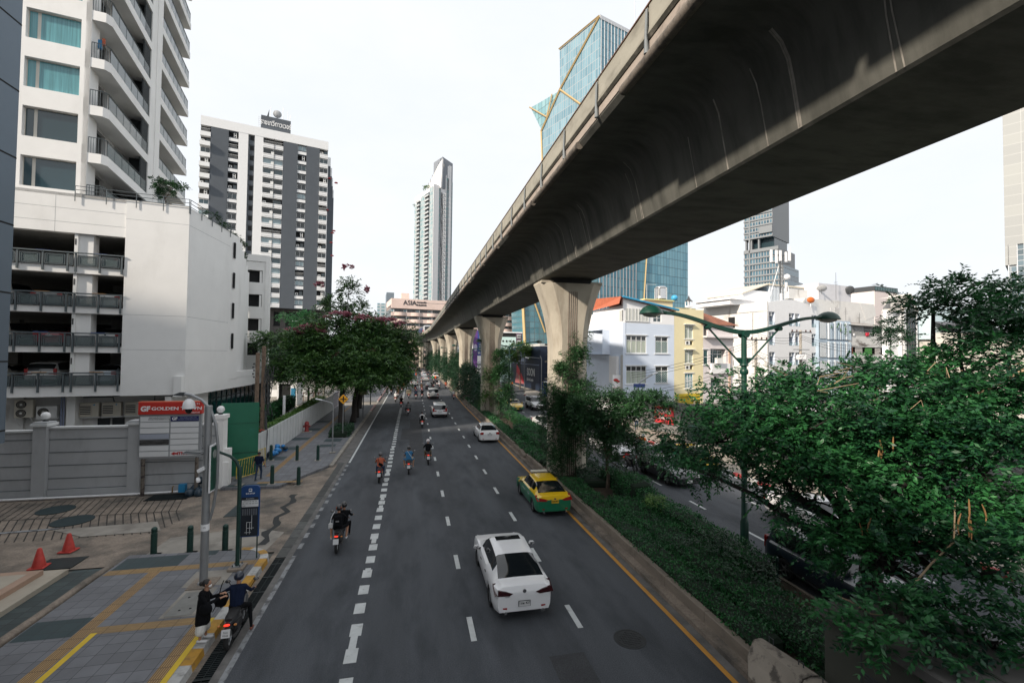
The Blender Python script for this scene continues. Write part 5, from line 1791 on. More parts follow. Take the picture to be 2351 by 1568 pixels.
g=MB();g.add([(-.04,12,.8),(-.04,13,2.2),(-.04,19.5,5.2),(-.04,19.5,3.2)],[[0,1,2,3]],mat('ad_red',(.45,.02,.03),.5));g.add([(-.04,12,.8),(-.04,19.5,3.2),(-.04,21,.6)],[[0,1,2]],mat('ad_rose',(.35,.12,.12),.5));q.part('ad_panel',g)
me=text_mesh('SOON',2.2,FRW,depth=.01,bold=.03);obj('sign_lettering',me,q.root,loc=(-.06,6.2,3.6),rot=(0,0,R(-90)))
me=text_mesh('#SamYanComplex',.9,FRW,depth=.01);obj('sign_lettering',me,q.root,loc=(-.06,6.8,2.1),rot=(0,0,R(-90)),sc=(.8,1,1))
q=Bld('porthole_building','pale mint building with a row of round windows above the street trees','building',22.7,118,0)
b=MB();b.box(0,4.2,0,8,0,11.9,mat('mint',(.5,.66,.64),.8));b.box(0,5.8,.3,9,11.9,13.0,DK);b.box(0,5.9,0,9,13.0,13.25,BWT);b.box(4.2,5.9,-.1,8,0,13.0,mat('plum_wall',(.09,.06,.09),.8));q.part('wall',b)
for k in range(4):b=MB();b.lathe([(.27,-.02),(.26,-.06)],(.7+k*.95,0,10.8),DK,16,axis='y');q.part('porthole',b)
for z in(11.7,10.2):b=MB();b.box(4.4,5.5,-.3,-.2,z,z+.8,FRW);[b.box(4.48+k*.26,4.65+k*.26,-.34,-.3,z+.15,z+.65,DK)for k in range(4)];q.part('window',b)
q=Bld('billboard','tall purple and blue advertising billboard with white Thai lettering behind the third pillar','billboard',17.6,134,3)
q.root.scale=(.42,1,.8)
b=MB();b.box(0,3.0,0,.4,4,18,mat('bill_purple',(.13,.05,.22),.5));q.part('panel',b)
b=MB();b.box(3.0,8.5,-.1,.4,8.5,18,mat('bill_blue',(.03,.06,.25),.5));q.part('panel',b)
b=MB();b.lathe([(1.3,-.02),(1.28,-.05)],(1.5,0,11.5),mat('bill_lilac',(.45,.4,.55),.5),20,axis='y');q.part('disc',b)
for s_,z,sz in[('เหมาะ ราคา บาท',17.2,.8),('บัญชี',15.5,2.0),('ภาษี',13.6,1.0),('สำนักงานบัญชี',12.6,.8),('รับจดทะเบียน',11.7,.8),('ตรวจสอบ',10.8,.8),('086-3201846',9.5,1.1)]:
 text('sign_lettering',s_,sz,FRW,q.root,(5.75,-.14,z),depth=.01,squash=.8,bold=.02)
b=MB();b.box(1,1.5,.4,.8,0,8,FRD);b.box(6,6.5,.4,.8,0,9,FRD);q.part('post',b)
q=Bld('white_shophouses','white shophouses in the gap behind the third and fourth pillars','shophouse',14,165,0)
b=MB();b.box(0,26,0,8,0,12,FWH);b.box(0,26,-.1,0,3,4,FGY);b.box(3,6,-.2,0,7,9,GLS);q.part('wall',b)
q=Bld('corrugated_fence','grey corrugated metal fence with black graffiti along the vacant lot','fence',22.6,42.6,0)
TIN=mat('tin_grey',(0.26,0.26,0.26),.5,metal=.4,var=.2,vscale=1,dirt=(.12,.1,.08),dscale=1,dlo=.5,dhi=.75,damt=.6)
fpts=[(0,0),(1.4,-4.5),(3.4,-11),(6,-20),(8.5,-30)]
for(xa,ya),(xb,yb)in zip(fpts[:-1],fpts[1:]):
 b=MB();ln=math.hypot(xb-xa,yb-ya);b.T=Matrix.Translation((xa,ya,0))@Matrix.Rotation(math.atan2(yb-ya,xb-xa),4,'Z')
 b.box(0,ln,0,.05,.15,3.1,TIN)
 for k in range(13):b.box(0,ln,-.04 if False else .05,.09,.25+k*.22,.34+k*.22,TIN);b.box(0,ln,-.04,0,.25+k*.22,.34+k*.22,TIN)
 q.part('panel',b)
b=MB();b.T=Matrix.Translation((1.4,-4.5,0))@Matrix.Rotation(math.atan2(-6.5,2.0),4,'Z')
for k,(x,r_)in enumerate([(1.2,.75),(2.8,.8),(4.3,.8),(5.6,.6)]):
 b.tube([(x+r_*math.cos(a/3)*(1 if k%2 else .8),-.07,1.7+r_*1.1*math.sin(a/3))for a in range(0,17+(k%2)*3)],.09,DK,n=4,flat=.3)
q.part('graffiti',b)
b=MB();b.T=Matrix.Translation((0.3,-1.2,0))@Matrix.Rotation(math.atan2(-6.5,2.0),4,'Z')
b.box(1.0,3.3,-.12,-.06,1.0,2.6,mat('banner_red',(.5,.03,.04),.6));q.part('banner',b)
me=text_mesh('ขายที่ดิน',.55,FRW,depth=.005,bold=.01);obj('sign_lettering',me,q.root,loc=(.78,-3.3,2.15),rot=(0,0,math.atan2(-6.5,2.0)))
me=text_mesh('ห้ามทิ้งขยะ',.4,FRW,depth=.005,bold=.01);obj('sign_lettering',me,q.root,loc=(.78,-3.3,1.5),rot=(0,0,math.atan2(-6.5,2.0)))
q=Bld('lot_wall','low stained wall at the back of the vacant lot below the yellow building','wall',31,46,9)
b=MB();b.box(0,16,0,.2,0,2.0,mat('lot_wall_stain',(.3,.27,.23),.9,var=.2,dirt=(.06,.05,.045),dscale=.8,dlo=.45,dhi=.6,damt=.9));b.box(6,22,-.2,-.1,0,1.5,BWT);q.part('panel',b)
# street furniture
DG=mat('dark_green_metal',(0.012,0.045,0.036),.45,metal=.2,var=.15,vscale=8,dirt=(.1,.13,.12),dscale=14,dlo=.62,dhi=.7,damt=.6)
LG=mat('lamp_green',(0.006,0.05,0.034),.4,var=.1,vscale=3,dirt=(.12,.16,.13),dscale=5,dlo=.6,dhi=.75,damt=.5)
GALP=mat('pole_grey',(0.30,0.31,0.32),.4,metal=.5,var=.06,vscale=3)
CLOUD=mat('glass_clear',(.6,.6,.6),.1)
WLG=mat('boundary_wall',(0.40,0.41,0.42),.85,var=.06,vscale=.8,dirt=(.17,.17,.165),dscale=.55,dlo=.52,dhi=.78,damt=.5,dstretch=(1,1,.45))
q=Bld('boundary_wall','long grey panelled boundary wall with square posts, below the condensers','wall',-9.85,27.2,0)
off=Matrix.Translation((9.85,-27.2,0))
POSTS=[(-24.5,26.9),(-17.75,26.9),(-13.72,26.9)]
for(xa,ya),(xb,yb)in zip(POSTS[:-1]+[POSTS[-1]],POSTS[1:]+[(-10.1,27.3)]):
 b=MB();b.T=off
 top=3.45 if xa>-20 else 3.3
 b.box(xa+.3,xb-.3 if xb<-11 else xb,27.0,27.2,0,top,WLG)
 for z in(.47,1.0,1.64,2.28,2.92):
  b.box(xa+.3,xb-.3 if xb<-11 else xb,26.985,27.0,z-.015,z+.015,GRR)
 b.box(xa+.3,xb-.3 if xb<-11 else xb,26.93,27.0,0,.45,WLG)
 b.box(xa+.2,xb-.2 if xb<-11 else xb,26.93,27.27,top,top+.09,mat('wall_coping',(.58,.59,.59),.8))
 q.part('panel',b)
for i,(x,y)in enumerate(POSTS):
 b=MB();b.T=off
 b.box(x-.28,x+.28,26.8,27.4,0,3.6,WLG);b.box(x-.36,x+.36,26.72,27.48,3.6,3.72,MATS['wall_coping']);b.box(x-.3,x+.3,26.78,27.42,3.72,3.8,WLG)
 q.part('post',b)
b=MB();b.T=off
b.box(-10.35,-9.85,27.3,27.9,0,3.75,WH);b.box(-10.42,-9.78,27.23,27.97,3.75,3.95,WH);b.box(-9.85,-9.6,27.5,27.9,0,2.1,WH);b.box(-9.85,-9.6,27.4,27.5,0,1.4,WH)
q.part('gate_post',b)
b=MB();b.T=off;b.tube([(-25,26.75,.12),(-13.6,26.75,.12),(-11.2,26.8,.14)],.05,BWT,n=7);q.part('pipe',b)
b=MB();b.T=off;b.box(-11.55,-11.25,26.5,26.75,.15,.55,mat('meter_blue',(.02,.2,.4),.5));b.tube([(-11.9,26.7,.1),(-11.9,26.7,.4),(-11.8,26.6,.45)],.03,mat('brass',(.3,.2,.08),.4,metal=.6),n=6);q.part('water_meter',b)
for x,z,lb in[(-17.75,3.8,'white globe lamp on the wall post below the small condenser'),(-10.1,3.95,'white globe lamp on the gate post behind the tall camera pole')]:
 t=thing('globe_lamp',lb,'lamp',(x,27.15 if x<-12 else 27.6,z))
 b=MB();b.ball((0,0,.28),.19,mat('opal',(.75,.75,.75),.3),16,10);obj('globe',b,t,smooth=60)
 b=MB();b.lathe([(.12,0),(.1,.05),(.05,.1)],(0,0,0),FRD,10);obj('base',b,t)
t=thing('tenant_sign','red topped GOLDEN TOWN tenant sign with white name strips on two posts','sign',(-11.95,26.5,0))
SR=mat('sign_scarlet',(.50,.032,.022),.45,var=.04)
b=MB();b.cbox((0,0,4.46),(2.86,.28,.62),SR,bev=.02);b.box(-1.43,1.43,-.13,.13,4.77,4.8,mat('sign_red_top',(.6,.12,.05),.5));obj('header',b,t)
b=MB()
GF_=mat('sign_frame',(.36,.38,.40),.4,metal=.4)
b.box(-1.4,1.38,-.06,.1,1.93,4.14,GF_);obj('frame',b,t)
SWH=mat('strip_white',(.66,.67,.68),.4,var=.03)
n=0
for cx,w in((-.7,1.28),(.64,1.26)):
 for k in range(7):
  z1=4.04-k*.293
  m_=SWH
  if cx>0 and k==0:m_=mat('strip_navy',(.012,.02,.11),.4)
  if cx<0 and k==3:m_=mat('strip_grey',(.34,.37,.44),.4)
  if cx<0 and k==4:m_=mat('strip_photo',(.05,.05,.05),.5,var=.8,vscale=3,stretch=(1,1,4))
  b=MB();b.box(cx-w/2,cx+w/2,-.085,-.06,z1-.25,z1,m_);obj('name_strip',b,t)
LW=mat('letter_white',(.8,.8,.8),.5);LR=mat('letter_red',(.45,.02,.02),.5)
text('sign_lettering','GOLDEN TOWN',.225,LW,t,(.3,-.15,4.44),depth=.008,bold=.004,squash=1.33)
text('logo','GF',.34,LW,t,(-1.1,-.15,4.43),depth=.012,bold=.014,squash=1.0)
text('sign_lettering','71',.13,LW,t,(1.26,-.15,4.66),depth=.008,squash=1.3)
text('sign_lettering','โกลเด้นทาวน์',.1,LW,t,(1.08,-.15,4.23),depth=.008)
text('logo','GF',.2,LW,t,(.19,-.1,3.92),depth=.008,bold=.006)
text('sign_lettering','บริษัท โกลเด้นทาวน์ฟิล์ม จำกัด',.07,mat('letter_pale',(.35,.38,.5),.5),t,(.8,-.1,3.97),depth=.003,squash=.9)
text('sign_lettering','GOLDEN TOWN FILM CO.,LTD',.07,MATS['letter_pale'],t,(.8,-.1,3.88),depth=.003,squash=.95)
text('sign_lettering','บริษัท โกลเด้นเอ็นเตอร์เทนเมนท์ จำกัด',.07,FRD,t,(-.5,-.1,3.99),depth=.003,squash=.85)
text('sign_lettering','GOLDEN ENTERTAINMENT CO.,LTD',.07,FRD,t,(-.5,-.1,3.9),depth=.003,squash=.85)
text('sign_lettering','ทางเข้า',.24,LR,t,(.68,-.1,2.17),depth=.008,bold=.008)
b=MB();b.prismy([(.06,2.16),(.22,2.07),(.22,2.12),(.36,2.12),(.36,2.2),(.22,2.2),(.22,2.25)],-.1,-.088,LR);b.box(1.07,1.22,-.1,-.088,2.1,2.22,LR);obj('arrow',b,t)
for x in(-1.2,1.2):
 b=MB();b.tube([(x,.02,0),(x,.02,1.95)],.085,mat('rusty_post',(.14,.12,.10),.7,var=.4,vscale=4,dirt=(.03,.02,.02),dscale=4,dlo=.5,dhi=.6),n=10);b.lathe([(.26,0),(.2,.06)],(x,.02,0),CONC,12);obj('post',b,t)
q=Bld('green_hoarding','tall dark green metal hoarding between the white gate post and the utility poles','fence',-10.6,29.0,0)
GH=mat('hoarding_green',(.012,.135,.075),.5,var=.14,vscale=.7,dirt=(.02,.17,.13),dscale=2,dlo=.6,dhi=.7,damt=.4)
b=MB();b.T=Matrix.Translation((0,0,0))@Matrix.Rotation(R(14),4,'Z');b.box(0,1.9,0,.06,.2,4.4,GH);b.box(0,1.9,-.01,0,3.2,3.22,LG);b.box(0,1.9,-.02,0,1.5,1.53,LG);q.part('panel',b)
b=MB();b.tube([(.9,-.8,.1),(.35,.0,1.3)],.05,mat('timber_dark',(.05,.03,.02),.9),n=6);q.part('strut',b)
for i,(x,y,rz)in enumerate([(-9.45,28.2,62),(-9.3,30.2,78)]):
 t=thing('crowd_barrier',['yellow folding barrier nearer the bus stop, leaning by the green hoarding','yellow folding barrier behind the first, at the walking man\'s elbow'][i],'barrier',(x,y,.15),R(rz))
 YB=mat('barrier_yellow',(.55,.40,.05),.5,var=.1,vscale=4,dirt=(.15,.09,.03),dscale=9,dlo=.55,dhi=.65)
 b=MB();b.tube([(0,0,.15),(0,0,1.15),(1.5,0,1.15),(1.5,0,.15),(0,0,.15)],.024,YB,n=6);obj('frame',b,t)
 b=MB()
 for k in range(8):b.tube([(.1+k*.17,0,.15),(.2+k*.17,0,1.15)],.014,YB,n=5)
 obj('bars',b,t)
 b=MB();b.tube([(.1,-.3,0),(.1,.3,0)],.02,FRD,n=5);b.tube([(1.4,-.3,0),(1.4,.3,0)],.02,FRD,n=5);b.tube([(.1,0,0),(.1,0,.2)],.02,FRD,n=5);b.tube([(1.4,0,0),(1.4,0,.2)],.02,FRD,n=5);obj('feet',b,t)
def bollard(x,y,z,label,h=1.02):
 t=thing('bollard',label,'bollard',(x,y,z),group='dark green bollards')
 b=MB();b.lathe([(.1,0),(.1,h*.78),(.085,h*.79),(.085,h*.82),(.1,h*.83),(.1,h*.86)],(0,0,0),DG,16);obj('post',b,t,smooth=40)
 b=MB();b.lathe([(.08,h*.86),(.095,h*.89),(.095,h*.93),(.075,h*.97),(.03,h)],(0,0,0),DG,16);obj('cap',b,t,smooth=50)
 b=MB();b.box(-.2,.2,-.2,.2,-.0,.012,CONCL);obj('base',b,t)
for x,y,z,lb in[(-9.0,19.0,.0,'dark green bollard, leftmost of the near row of three'),(-7.81,18.93,0,'dark green bollard, middle of the near row of three left of the grey pole'),(-6.62,18.83,0,'dark green bollard right of the grey camera pole'),(-9.05,27.5,.15,'dark green bollard behind the green bent pole, by the yellow barriers'),(-7.4,27.4,.15,'dark green bollard right of the walking man'),(-6.05,27.4,.01,'dark green bollard standing alone nearest the road, right of the bus stop sign'),(-9.1,33.3,.15,'dark green bollard beside the blue rubbish at the slatted fence'),(-7.4,32.95,.15,'dark green bollard on the yellow tactile strip, middle of the far row'),(-6.06,32.75,.15,'dark green bollard nearest the thin street lamp')]:
 bollard(x,y,z,lb)
for x,y,lb in[(-12.2,18.62,'faded red traffic cone by the beige steps'),(-12.15,19.9,'faded red traffic cone standing alone on the driveway')]:
 t=thing('traffic_cone',lb,'traffic cone',(x,y,.03),RND.uniform(-.2,.4),'traffic cones')
 CR=mat('cone_red',(.42,.035,.025),.6,var=.2,vscale=6)
 b=MB();b.lathe([(.19,.04),(.06,.62),(.035,.64)],(0,0,0),CR,18);obj('cone',b,t,smooth=40)
 b=MB();b.cbox((0,0,.02),(.46,.46,.045),CR,bev=.02);obj('base',b,t)
t=thing('camera_pole','tall thick grey pole with a bowed arm, dome camera, solar panel and green sign','pole',(-6.2,16.0,.18))
b=MB();b.tube([(0,0,0),(0,0,2.8),(0,0,5.5)],[.115,.11,.105],GALP,n=18);obj('pole',b,t,smooth=50)
b=MB();b.box(-.36,.36,-.36,.36,-.0,.03,CONC);b.lathe([(.17,.03),(.15,.08)],(0,0,0),GALP,14);obj('base_plate',b,t)
b=MB();b.tube([(.12,0,1.95),(.22,0,2.4),(.3,0,3.1),(.3,0,4.2),(.22,0,4.9),(.05,0,5.4),(-.2,0,5.68),(-.5,0,5.84),(-.72,0,5.88)],.045,GALP,n=10);obj('bowed_arm',b,t,smooth=50)
b=MB();b.prismy([(-1.0,5.84),(-.7,5.8),(-.66,5.92),(-.8,5.92)],-.06,.06,FRD);obj('lamp_head',b,t)
b=MB();b.tube([(-.55,0,5.82),(-.55,0,5.7)],.03,GALP,n=8);b.lathe([(.06,5.72),(.15,5.62),(.17,5.5),(.17,5.42)],(-.55,0,0),BWT,18);obj('camera_housing',b,t,smooth=50)
b=MB();b.lathe([(.1,5.42),(.095,5.34),(.06,5.28),(.02,5.26)],(-.55,0,0),mat('black_gloss',(.01,.01,.01),.1),16);obj('camera_dome',b,t,smooth=60)
b=MB();b.cbox((-.36,0,4.05),(.52,.34,.05),GALP,ry=.12);b.cbox((-.36,0,4.08),(.44,.28,.03),mat('solar',(.03,.04,.05),.2),ry=.12);obj('solar_panel',b,t)
b=MB();b.cbox((-.1,-.1,3.55),(.22,.2,.12),BWT,ry=-.5,bev=.02);b.cbox((-.16,-.18,3.25),(.1,.22,.1),BWT,rz=.5,rx=.2,bev=.02);obj('small_camera',b,t)
b=MB();b.box(.16,.2,-.27,.27,2.85,4.3,BWT);b.box(.2,.205,-.24,.24,2.9,4.25,mat('poster_green',(.01,.08,.05),.3,var=.2,vscale=3));b.box(.155,.16,-.24,.24,2.9,4.25,MATS['poster_green'])
b.lathe([(.13,.206),(.13,.21)],(0,0,4.0),mat('medal',(.35,.38,.36),.5),18,axis='x');b.box(.154,.155,-.05,.06,3.1,3.3,mat('poster_orange',(.45,.15,.03),.5));obj('sign_panel',b,t)
b=MB();b.lathe([(.116,1.65),(.116,1.85)],(0,0,0),BWT,18,caps=False);obj('number_plate',b,t)
text('sign_lettering','115',.08,FRD,t,(0,-.118,1.76))
t=thing('green_pole','slim dark green pole bent over at the top, bolted to a concrete block','pole',(-5.56,16.9,.18))
b=MB();b.tube([(0,0,.1),(0,0,3.0),(-.02,0,3.3),(-.12,0,3.55),(-.3,0,3.72),(-.62,-.05,3.88)],[.065,.06,.055,.05,.045,.04],DG,n=12);obj('post',b,t,smooth=50)
b=MB();b.cbox((0,0,.05),(.48,.48,.1),CONC,bev=.02);b.cbox((0,0,.11),(.3,.3,.02),GALP);[b.lathe([(.02,.12),(.02,.17)],(x,y,0),FRD,6)for x in(-.11,.11)for y in(-.11,.11)];obj('footing',b,t)
t=thing('bus_stop_sign','blue and black BUS STOP board with route numbers on two legs','bus stop sign',(-5.45,17.68,.18))
b=MB()
out=[(-.29,.75),(.29,.75),(.3,2.4)]+[(.3-.12+.12*math.cos(a),2.4+.12*math.sin(a))for a in(.5,1.0,1.57)]+[(-.3+.12+.12*math.cos(a),2.4+.12*math.sin(a))for a in(1.57,2.1,2.6)]+[(-.3,2.4)]
b.prismy(out,-.035,.035,mat('bus_blue',(.012,.06,.20),.4));obj('board',b,t)
BK=mat('panel_black',(.014,.02,.03),.4)
b=MB();b.box(-.28,.26,-.045,-.036,.78,2.12,BK);obj('map_panel',b,t)
b=MB();b.box(-.26,.27,-.052,-.046,1.79,2.02,SWH);obj('route_panel',b,t)
b=MB();b.box(-.05,.05,-.046,-.037,2.31,2.42,LW);b.box(-.035,.035,-.05,-.046,2.35,2.4,MATS['bus_blue']);obj('bus_icon',b,t)
text('sign_lettering','BUS STOP',.065,LW,t,(0,-.04,2.245),bold=.002)
text('sign_lettering','สะพานหัวช้าง',.05,LW,t,(0,-.048,2.075))
text('sign_lettering','29 34 36 38 54',.052,FRD,t,(.005,-.055,1.98),squash=1.35);text('sign_lettering','62 139 140 187 529',.052,FRD,t,(.005,-.055,1.905),squash=1.15);text('sign_lettering','542',.052,FRD,t,(-.19,-.055,1.83),squash=1.3)
b=MB()
for x,z0,z1 in[(.06,1.0,1.5),(-.1,.85,1.25),(.0,.85,1.25)]:b.box(x,x+.012,-.05,-.046,z0,z1,SWH)
for x0,x1,z in[(-.1,.06,1.25),(-.1,.14,1.05),(-.16,.05,.9)]:b.box(x0,x1,-.05,-.046,z,z+.012,SWH)
for k in range(7):b.box(-.24+k*.07,-.2+k*.07,-.05,-.046,1.5,1.72,mat('panel_grey',(.12,.13,.15),.5))
obj('map_lines',b,t)
for x in(-.27,.24):
 b=MB();b.tube([(x,0,0),(x,0,.8)],.022,DG,n=8);obj('leg',b,t)
for i,(x,y,h,lb)in enumerate([(-9.95,34.2,7.75,'taller brown concrete utility pole at the end of the slatted fence'),(-10.15,33.6,7.3,'shorter brown utility pole hung with cables and a junction box')]):
 t=thing('utility_pole',lb,'utility pole',(x,y,0),group='paired utility poles')
 UP=mat('pole_brown',(.20,.14,.10),.85,var=.15,vscale=4,dirt=(.07,.05,.04),dscale=6,dlo=.5,dhi=.7)
 b=MB();b.cbox((0,0,h/2),(.22,.22,h),UP,bev=.04);obj('post',b,t)
 if i==1:
  b=MB();b.cbox((-.02,-.25,3.7),(.42,.25,.42),mat('box_cream',(.5,.47,.4),.6,dirt=(.25,.1,.04),dscale=7,dlo=.6,dhi=.68),bev=.02);obj('junction_box',b,t)
  b=MB()
  for k in range(5):b.lathe([(.04,6.6-k*.22),(.07,6.55-k*.22),(.04,6.5-k*.22)],(-.2-.05*(k%2),-.05,0),FRD,8)
  for k in range(8):b.lathe([(.05,1.4+k*.1),(.11,1.37+k*.1),(.05,1.34+k*.1)],(.42,-.05,0),DG,8)
  obj('insulator',b,t)
 else:
  b=MB()
  for k in range(9):
   pts=[(.12+.18*math.sin(a*.7+k)+.05*k,-.1+.1*math.cos(k),6.4-a*.42)for a in range(9)]
   b.tube(pts,.018,FRD,n=4,caps=False)
  for k in range(4):
   b.tube([(-.5+.3*math.cos(a*.7+k)*(.6+k*.1),-.15,4.9+.28*math.sin(a*.7+k))for a in range(10)],.016,FRD,n=4,caps=False)
  b.tube([(.18,-.1,.15),(.3,-.1,1.8),(.2,-.1,3.4)],[.16,.1,.05],FRD,n=8)
  obj('cable_bundle',b,t)
  b=MB();b.ball((.05,-.2,2.0),.16,mat('rag_red',(.35,.05,.03),.8),8,6,(1.3,.6,.6));obj('cable_joint',b,t)
q=Bld('slatted_fence','long white vertical-board fence along the far pavement with a clipped hedge behind','fence',-9.65,31.5,0)
WF=mat('fence_white',(.58,.60,.60),.7,var=.08,vscale=1,dirt=(.25,.25,.24),dscale=2,dlo=.55,dhi=.75,damt=.4)
for k in range(8):
 b=MB()
 for j in range(8):
  y0=k*3.7+j*.46
  b.box(-.04+(.02 if j%2 else 0),.02+(.02 if j%2 else 0),y0,y0+.43,.1,2.05,WF)
 b.box(-.1,-.04,k*3.7,k*3.7+3.68,.3,2.0,WF)
 q.part('fence_panel',b)
b=MB();b.box(-.5,-.1,0,29.6,0,1.4,WF);q.part('planter_wall',b)
b=MB();b.box(-.03,.06,29.8,33.5,.3,2.2,mat('banner_purple_white',(.5,.48,.55),.6,var=.2,vscale=4));obj('fence_banner',b,loc=(-9.65,31.5,0),label='pale lilac banner hung at the far end of the slatted fence',cat='banner')
q=Bld('drive_wall','low white curving wall along the inner drive behind the fence hedge','wall',-14.4,38,0)
b=MB();b.prism([(-1.2,-2),(-.9,-2),(-.5,8),(-.9,20),(-1.6,27),(-1.9,27),(-1.2,20),(-.8,8)],0,1.5,WH);q.part('panel',b)
sheet('driveway',-13.6,-10.2,33,70,1.1-.9,CONCL)
for x,y,lb in[(-11.86,47.2,'white round bollard in the hedge nearer the poles'),(-11.9,57.8,'grey round post in the hedge, middle one'),(-12.07,68.4,'grey round post in the hedge, farthest one')]:
 b=MB();b.lathe([(.13,0),(.13,2.25),(.12,2.3)],(0,0,0),BWT if y<50 else CONCL,14);obj('garden_post',b,loc=(x,y,.9),smooth=40,label=lb,cat='post',group='posts in the garden hedge')
t=thing('street_lamp','thin galvanised street lamp with a short angled arm beside the diamond sign','street lamp',(-5.5,34.95,.15))
b=MB();b.lathe([(.05,0),(.05,.1),(.045,3.4)],(0,0,0),GALP,10);b.tube([(0,0,3.35),(-.05,0,3.5),(-.2,0,3.62),(-.75,0,3.78)],.035,GALP,n=8);obj('post',b,t)
b=MB();b.cbox((-.98,0,3.84),(.5,.16,.08),BWT,ry=.2,bev=.03);obj('lamp_head',b,t)
b=MB();b.cbox((0,0,.04),(.4,.4,.08),CONCL,bev=.02);obj('footing',b,t)
t=thing('diamond_sign','yellow diamond warning sign with a black cross on a grey post','road sign',(-5.67,41.1,.15))
b=MB();b.tube([(0,0,0),(0,0,3.5)],.035,GALP,n=8);obj('post',b,t)
b=MB();b.T=Matrix.Translation((0,-.06,3.25))@Matrix.Rotation(R(45),4,'Y');b.cbox((0,0,0),(.62,.03,.62),FRD,bev=.01);b.box(-.29,.29,-.02,-.016,-.29,.29,mat('sign_amber',(.65,.3,.01),.4));obj('plate',b,t)
b=MB();b.box(-.25,.25,-.09,-.083,3.21,3.29,DK);b.box(-.045,.045,-.093,-.083,3.02,3.5,DK);obj('cross_symbol',b,t)
t=thing('fire_hydrant','dull red fire hydrant at the foot of the slatted fence','hydrant',(-9.24,44.5,.15))
HR=mat('hydrant_red',(.22,.02,.02),.6)
b=MB();b.lathe([(.22,0),(.2,.1),(.16,.15),(.16,.6),(.21,.65),(.18,.85),(.08,.95)],(0,0,0),HR,14);obj('barrel',b,t,smooth=40)
b=MB();b.lathe([(.09,-.3),(.09,.3)],(0,0,.5),HR,10,axis='x');obj('outlet',b,t)
b=MB();b.box(-.4,.4,-.4,.4,-.01,.05,CONCL);obj('footing',b,t)
b=MB()
for k in range(16):b.ball((RND.uniform(-.35,.35),RND.uniform(-1.1,1.3),RND.uniform(.1,.35)),RND.uniform(.12,.24),mat('bag_blue',(.02,.2,.5),.4,var=.4,vscale=6)if k%3 else mat('bag_dark',(.02,.04,.06),.4),8,6,(1,1,.8))
obj('rubbish_bags',b,loc=(-9.25,35.2,.15),smooth=60,label='heap of blue and dark rubbish bags against the slatted fence',cat='rubbish')
b=MB()
for k in range(10):b.ball((RND.uniform(-.4,.5),RND.uniform(-.4,.4),RND.uniform(.1,.7)),RND.uniform(.15,.25),mat('bag_dark',(.02,.04,.06),.4),8,6)
obj('rubbish_bags',b,loc=(-10.55,26.6,.05),smooth=60,label='dark bags piled at the right foot of the tenant sign',cat='rubbish')
t=thing('bicycle','small dark bicycle standing by the inner drive','bicycle',(-12.9,52.5,.2),R(80))
for x in(-.5,.5):
 b=MB();b.tube([(x+.33*math.cos(a*.5236),0,.33+.33*math.sin(a*.5236))for a in range(13)],.022,FRD,n=5);obj('wheel',b,t)
b=MB();b.tube([(-.5,0,.33),(-.15,0,.8),(.4,0,.85),(.5,0,.33)],.02,FRD,n=5);b.tube([(-.15,0,.8),(0,0,.33),(.4,0,.85)],.02,FRD,n=5);obj('frame',b,t)
b=MB();b.cbox((-.2,0,.95),(.24,.12,.06),FRD);obj('saddle',b,t)
b=MB();b.tube([(.38,-.25,1.0),(.42,0,.95),(.38,.25,1.0)],.015,FRD,n=5);obj('handlebar',b,t)
for x,y,h,lb in[(-5.56,66.1,4.6,'dark street pole beyond the kerb of red and white stripes'),(-6.2,63,5.5,'green street pole between the tree trunks'),(-6.0,90,5,'farther dark pole on the left pavement')]:
 b=MB();b.lathe([(.07,0),(.055,h)],(0,0,0),DG,8);obj('street_pole',b,loc=(x,y,.15),label=lb,cat='pole')
t=thing('notice_board','small square notice on a dark post at the kerb under the tree','sign',(-5.3,53.7,.15))
b=MB();b.tube([(0,0,0),(0,0,2.6)],.05,FRD,n=6);obj('post',b,t)
b=MB();b.box(-.35,.35,-.08,-.04,2.5,3.5,mat('notice_olive',(.2,.18,.09),.6,var=.3,vscale=4));obj('plate',b,t)
